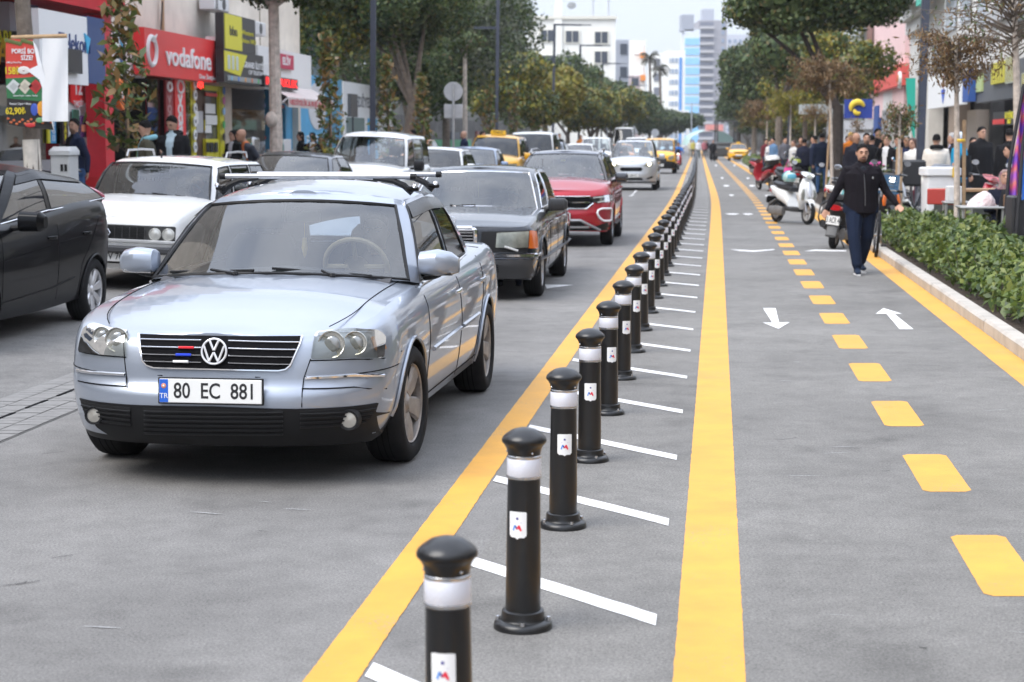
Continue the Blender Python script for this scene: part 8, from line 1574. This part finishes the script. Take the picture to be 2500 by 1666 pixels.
b=MB();b.box((0,0,.25),(.55,.5,.5),P('delivery_black',(.02,.02,.022),.5),None,.04);o=b.build('delivery_box');o.location=pp(2215,34.2,.85);tag(o,'black square delivery box on the white scooter','box')
scooter('red scooter with a grey top box on the right pavement',pp(2420,28.5,.1),R(20),SCR,lean=R(5),box=P('box_grey',(.10,.11,.13),.4),lid=P('box_lid',(.12,.13,.15),.3))
q=RD(-1.75,104);scooter('red motor scooter with lit lamp coming up the lane edge',q,R(-6),SCR,lean=0,lit=True)
person('motorcyclist in blue jacket and dark helmet riding in the lane',q+Vector((.08,.75,.30)),R(-6),1.72,top=(.04,.14,.42),legs=(.02,.02,.03),seat=1,vox=.028,fingers=False,cap=P('helmet_dark',(.02,.02,.025),.2),arms={-1:(V3(-.30,-.2,1.2),V3(-.28,-.45,1.12)),1:(V3(.30,-.2,1.2),V3(.28,-.45,1.12))})
t=thing('ice_box','white plastic ice box on legs with a yellow strap by the right lamp post','ice box',pp(2290,29.5,.10));b=MB();b.loft([((0,0,.14),(.25,0,0),(0,.22,0)),((0,0,1.05),(.27,0,0),(0,.24,0))],WHITEP,24,p=9);b.build('body',t);b=MB();b.loft([((0,0,1.05),(.305,0,0),(0,.27,0)),((0,0,1.16),(.305,0,0),(0,.27,0)),((0,0,1.18),(.28,0,0),(0,.25,0))],WHITEP,24,p=9);b.build('lid',t);b=MB();b.box((.16,-.285,1.10),(.045,.01,.17),P('strap_yellow',(.75,.48,.02)));b.box((.20,-.255,.6),(.03,.01,.95),P('strap_white',(.8,.8,.8)));b.build('strap',t);b=MB();b.box((0,0,.07),(.7,.5,.10),P('trailer_grey',(.45,.45,.45)),None,.02);b.build('trolley',t)
STL=P('steel_table',(.45,.45,.44),.35,.6)
def table(lab,p,w_=.62,h=.74):
 t=thing('table',lab,'table',p,R(-8));b=MB();b.box((0,0,h),(w_,w_,.03),STL,None,.008);b.build('table_top',t)
 for sx in(-1,1):
  for sy in(-1,1):b=MB();b.tube([(sx*w_*.42,sy*w_*.42,0),(sx*w_*.42,sy*w_*.42,h)],.02,STL,8);b.build('leg',t)
 return t
tp=pp(2392,24.2,.08);table('steel topped café table with a white bag on it',tp);tp2=pp(2335,26.0,.08);table('small steel table with a white carton behind the thin trunk',tp2,.42)
b=MB();rs_=random.Random(3);b.loft([((0,0,0),(.20,0,0),(0,.14,0)),((.02,0,.08),(.17,0,0),(0,.13,0)),((.04,0,.16),(.09,0,0),(0,.08,0)),((.05,0,.20),(.02,0,0),(0,.02,0))],P('bag_white',(.74,.70,.70),.45,var=(9,.25),col2=(.70,.50,.50),bump=(14,.9,.03)),16);o=b.build('plastic_bag');o.location=tp+Vector((0,0,.756));tag(o,'white plastic bag with faint pink print lying on the steel table','bag')
b=MB();b.box((0,0,.11),(.20,.2,.22),WHITEP,None,.01);o=b.build('carton');o.location=tp2+Vector((-.06,0,.756));tag(o,'plain white carton standing on the small steel table','carton')
def chair(lab,p,yaw,m):
 t=thing('chair',lab,'chair',p,yaw);b=MB();b.box((0,0,.45),(.42,.42,.04),m,None,.015);b.build('seat',t);b=MB();b.box((0,.21,.80),(.40,.03,.24),m,None,.015);b.build('backrest',t)
 for sx in(-1,1):
  for sy in(-1,1):b=MB();b.tube([(sx*.18,sy*.18,0),(sx*.18,sy*.18,.45)],.016,m,6);b.build('leg',t)
CHR=P('chair_red',(.42,.05,.04),.45);chair('red plastic chair behind the small steel table',tp2+Vector((-.12,.55,0)),R(-15),CHR);chair('wooden seat under the woman with the patterned headscarf',pp(2448,25.2,.08)+V3(.02,.06,0),R(-25),P('chair_wood',(.16,.09,.05),.6));chair('wooden seat under the person in the black headscarf',pp(2486,24.0,.08)+V3(0,.05,0),R(165),MATS['chair_wood'])
b=MB();b.box((0,0,.42),(1.0,.5,.84),P('stall_dark',(.05,.055,.05),.6),None,.02);b.box((0,-.02,.86),(1.05,.56,.04),P('stall_edge',(.36,.22,.12),.6));o=b.build('counter');o.location=pp(2365,27.5,.1);tag(o,'dark low counter with wooden edge behind the near tables','counter')
b=MB();b.lathe([(0,.80),(.28,.80),(.28,.775),(.06,.74),(.05,.1),(.25,.02),(.26,0)],P('bistro_brown',(.10,.04,.03),.4),24);o=b.build('bistro_table');o.location=pp(2512,21.5,.08);tag(o,'round dark brown bistro table cut off by the right frame edge','table');b=MB();b.lathe([(0,0),(.05,0),(.055,.06),(.045,.07)],WHITEP,16);k=b.build('cup');k.location=pp(2496,21.4,.88);tag(k,'small white cup on the round brown table','cup')
def feather(lab,px,D,z0,z1,wd,mats_,lean_=0):
 t=thing('feather_banner',lab,'banner',pp(px,D,.08));b=MB();b.tube([(-wd/2-.03,0,0),(-wd/2-.03+lean_*.4,0,z1*.6),(-wd/2+lean_,0,z1)],.022,SBLK,8);b.build('pole',t);b=MB();rows=[]
 for i in range(15):
  z=lerp(z0,z1,i/14);x0=-wd/2+lean_*((z/z1)**1.5);rows.append([(x0+wd*k/6,.05*math.sin(k*1.3+i*.5),z-.10*(1-k/6)*(i<2))for k in range(7)])
 b.grid(rows,mats_);b.build('cloth',t,ang=180)
def stripes(n,cols,sc,rot):
 m=P(n,cols[0],.7);nt_=m.node_tree;tc=nt_.nodes.new('ShaderNodeTexCoord');wv=nt_.nodes.new('ShaderNodeTexWave');wv.inputs['Scale'].default_value=sc;wv.inputs['Distortion'].default_value=2.5;wv.bands_direction='DIAGONAL';r=nt_.nodes.new('ShaderNodeValToRGB');e=r.color_ramp.elements
 while len(e)<len(cols):e.new(.5)
 for i,(q_,c_)in enumerate(zip(e,cols)):q_.position=i/(len(cols)-1);q_.color=(*c_,1)
 nt_.links.new(tc.outputs['Object'],wv.inputs['Vector']);nt_.links.new(wv.outputs['Fac'],r.inputs[0]);nt_.links.new(r.outputs[0],nt_.nodes['Principled BSDF'].inputs['Base Color']);return m
feather('pink and purple feather banner at the right frame edge',2462,21.2,.92,2.3,.11,stripes('banner_pink',[(.20,.08,.55),(.70,.10,.25),(.75,.22,.18),(.45,.12,.60)],1.3,0),.18)
feather('bright blue feather banner cut off by the right frame edge',2518,20.6,1.05,2.6,.34,P('banner_blue',(.06,.22,.70),.7,var=(3,.25)),.16)
b=MB();b.box((0,0,.5),(.30,.3,1.0),SBLK,None,.02);o=b.build('black_stand');o.location=pp(2492,20.8,.08);tag(o,'black stand at the foot of the bright blue banner','stand')
b=MB();b.lathe([(0,0),(.10,0),(.15,.25),(.16,.25),(0,.24)],P('pot_red',(.50,.10,.04),.6),16);P_=np.array([(rs_.gauss(0,.12),rs_.gauss(0,.12),.32+rs_.random()*.18)for _ in range(260)]);t=b.build('flower_pot');t.location=pp(2133,33.5,.75);tag(t,'terracotta flower pot with pink blooms behind the walking man','flower pot');leaves_obj('foliage',P_,np.random.RandomState(1).normal(0,1,(260,3)),.06,.5,LG_MID,t,2);b=MB()
for i in range(9):b.ball((rs_.gauss(0,.1),rs_.gauss(0,.1),.48+rs_.random()*.08),.022,P('bloom_pink',(.75,.12,.40)),6)
b.build('bloom',t);b=MB();b.box((0,0,.35),(.5,.4,.7),P('pot_stand',(.10,.06,.05),.7));o=b.build('plant_stand');o.location=pp(2135,33.6,.08);tag(o,'dark plant stand carrying the terracotta flower pot','stand')
# ---- left pavement: hanging price banner, cabinet, bicycle
WT=WTREE.location;D0=WT.y-.22
b=MB();P0,P1=PV(28,92,D0),PV(163,88,D0);b.tube([P0,P1],.028,P('stick_wood',(.50,.33,.18),.7,var=(12,.2)),8);t=b.build('banner_stick');tag(t,'horizontal wooden stick tied across the whitewashed tree','stick')
t=thing('hanging_banner','torn colourful price banner hanging from the stick on the tree','banner',(0,0,0));o_=lambda px,py,dy=0:PV(px,py,D0-.03+dy)
def bill(mb,outline,m,dy=0):
 pts=[o_(x,y,dy)for x,y in outline];mb.add(pts,[tuple(range(len(pts)))[::-1]],m);mb.add([p+Vector((0,.006,0))for p in pts],[tuple(range(len(pts)))],SW)
b=MB();bill(b,[(14,95),(80,98),(92,140),(98,186),(56,190),(14,192)],P('bill_red',(.62,.06,.04),.6));bill(b,[(14,192),(56,190),(98,186),(110,212),(121,250),(60,244),(17,240)],P('bill_green',(.03,.17,.06),.6));bill(b,[(17,240),(60,244),(121,250),(128,285),(131,318),(70,312),(18,304)],P('bill_black',(.018,.014,.012),.6,var=(4,.3)));b.build('cloth',t,smooth=False)
b=MB();bill(b,[(80,98),(92,120),(104,170),(122,225),(131,318),(112,240),(96,195),(66,172),(92,160)],SW,-.02);b.build('folded_flap',t,smooth=False)
b=MB()
def bt(st,px,py,sz,m,sx=1,b_=.02,rz=0):b.text(st,sz,m,T(*o_(px,py,-.008),rx=PI/2)@Matrix.Rotation(rz,4,'Z'),.003,sx=sx,bold=b_)
YB=P('bill_yellow',(.80,.62,.03),.5);bt('PORSİ BOY',60,126,.085,SW,.8);bt('SİZE?',66,142,.085,SW,.8);bt('1000 gr Porsi Boy',34,153,.035,SW,.8,.004);bt('158₺',30,174,.13,YB,.8);bt('Süzme Peynir · Labne · Acuka',62,234,.03,SW,.9,.003);bt('Patates Cipsi + Meze',50,254,.038,SW,.9,.004);bt('62,90₺',38,272,.12,YB,.8);b.build('lettering',t)
b=MB()
for px,c_ in((33,(.6,.62,.6)),(61,(.62,.56,.45)),(87,(.45,.03,.03))):p=o_(px,212,-.006);s_=.10;b.add([p+Vector((0,0,s_)),p+Vector((s_,0,.02)),p+Vector((0,0,-s_)),p+Vector((-s_,0,0))],[(0,1,2,3)],P(f'dish_{px}',c_));b.add([p+Vector((x*.55,-.003,z*.55))for x,z in((0,s_),(s_,.02),(0,-s_),(-s_,0))],[(0,1,2,3)],P(f'meze_{px}',[q_*.75 for q_ in c_]))
for px,py,w_,h_,c_ in((84,268,.05,.14,(.05,.10,.45)),(102,266,.065,.17,(.75,.33,.03)),(118,282,.04,.18,(.03,.03,.08)),(98,294,.06,.06,(.15,.35,.15)),(74,306,.07,.05,(.6,.04,.04)),(58,172,.085,.09,(.75,.70,.65)),(58,173,.06,.06,(.25,.06,.03))):b.ball(o_(px,py,-.010),(w_,.006,h_*.6),P(f'pack_{px}_{py}',c_,.4),12)
for i in range(16):b.ball(o_(20+i*7,290+(i*37%14),-.008),(.022,.004,.016),P('ember',(.60,.14,.04),.6),6)
for i in range(9):b.ball(o_(16+i*8,99+(i*29%9),-.008),(.035,.004,.03),P('berry',(.30,.02,.04)if i%2 else(.12,.15,.04),.5),6)
b.build('picture',t)
t=thing('hanging_banner','blank white back of a second banner hanging right of the tree','banner');b=MB();rows=[[o_(lerp(103,166,k/6),lerp(94,297,i/10),-.03+.03*math.sin(k*1.1+i*.4))for k in range(7)]for i in range(11)];b.grid(rows,P('banner_white',(.80,.80,.80),.7));b.build('cloth',t,ang=180)
t=thing('utility_cabinet','pale grey utility cabinet with lid behind the whitewashed tree','cabinet',pp(163,25.6,.31),R(-12));b=MB();CG=P('cabinet_grey',(.50,.51,.51),.5,var=(4,.08));b.box((0,0,.60),(.29,.30,1.2),CG,None,.012);b.build('body',t);b=MB();b.loft([((0,0,1.20),(.17,0,0),(0,.18,0)),((0,0,1.26),(.17,0,0),(0,.18,0)),((0,.02,1.32),(.13,0,0),(0,.13,0))],CG,20,p=8);b.build('lid',t);b=MB();b.box((.06,-.154,.62),(.05,.006,.20),SYEL);b.box((.03,-.154,1.02),(.04,.006,.10),BLACK);b.box((.09,-.154,1.02),(.04,.006,.10),BLACK);b.build('sticker',t)
bicycle('bicycle leaning by the utility cabinet, only its handlebar showing',pp(196,26.2,.31),R(60),P('bike_silver',(.4,.4,.42),.3,.6),lean=R(5))
# thin haze of the street air
b=MB();b.box((60,480,40),(900,1090,92),None);m=bpy.data.materials.new('haze');m.use_nodes=True;n=m.node_tree;n.nodes.clear();o_=n.nodes.new('ShaderNodeOutputMaterial');v_=n.nodes.new('ShaderNodeVolumePrincipled');v_.inputs['Color'].default_value=(.93,.95,1,1);v_.inputs['Density'].default_value=.0003;v_.inputs['Anisotropy'].default_value=.2;n.links.new(v_.outputs[0],o_.inputs['Volume'])
b.ms=[m];hz=b.build('haze',smooth=False);hz['kind']='stuff';hz['label']='thin pale haze in the street air'
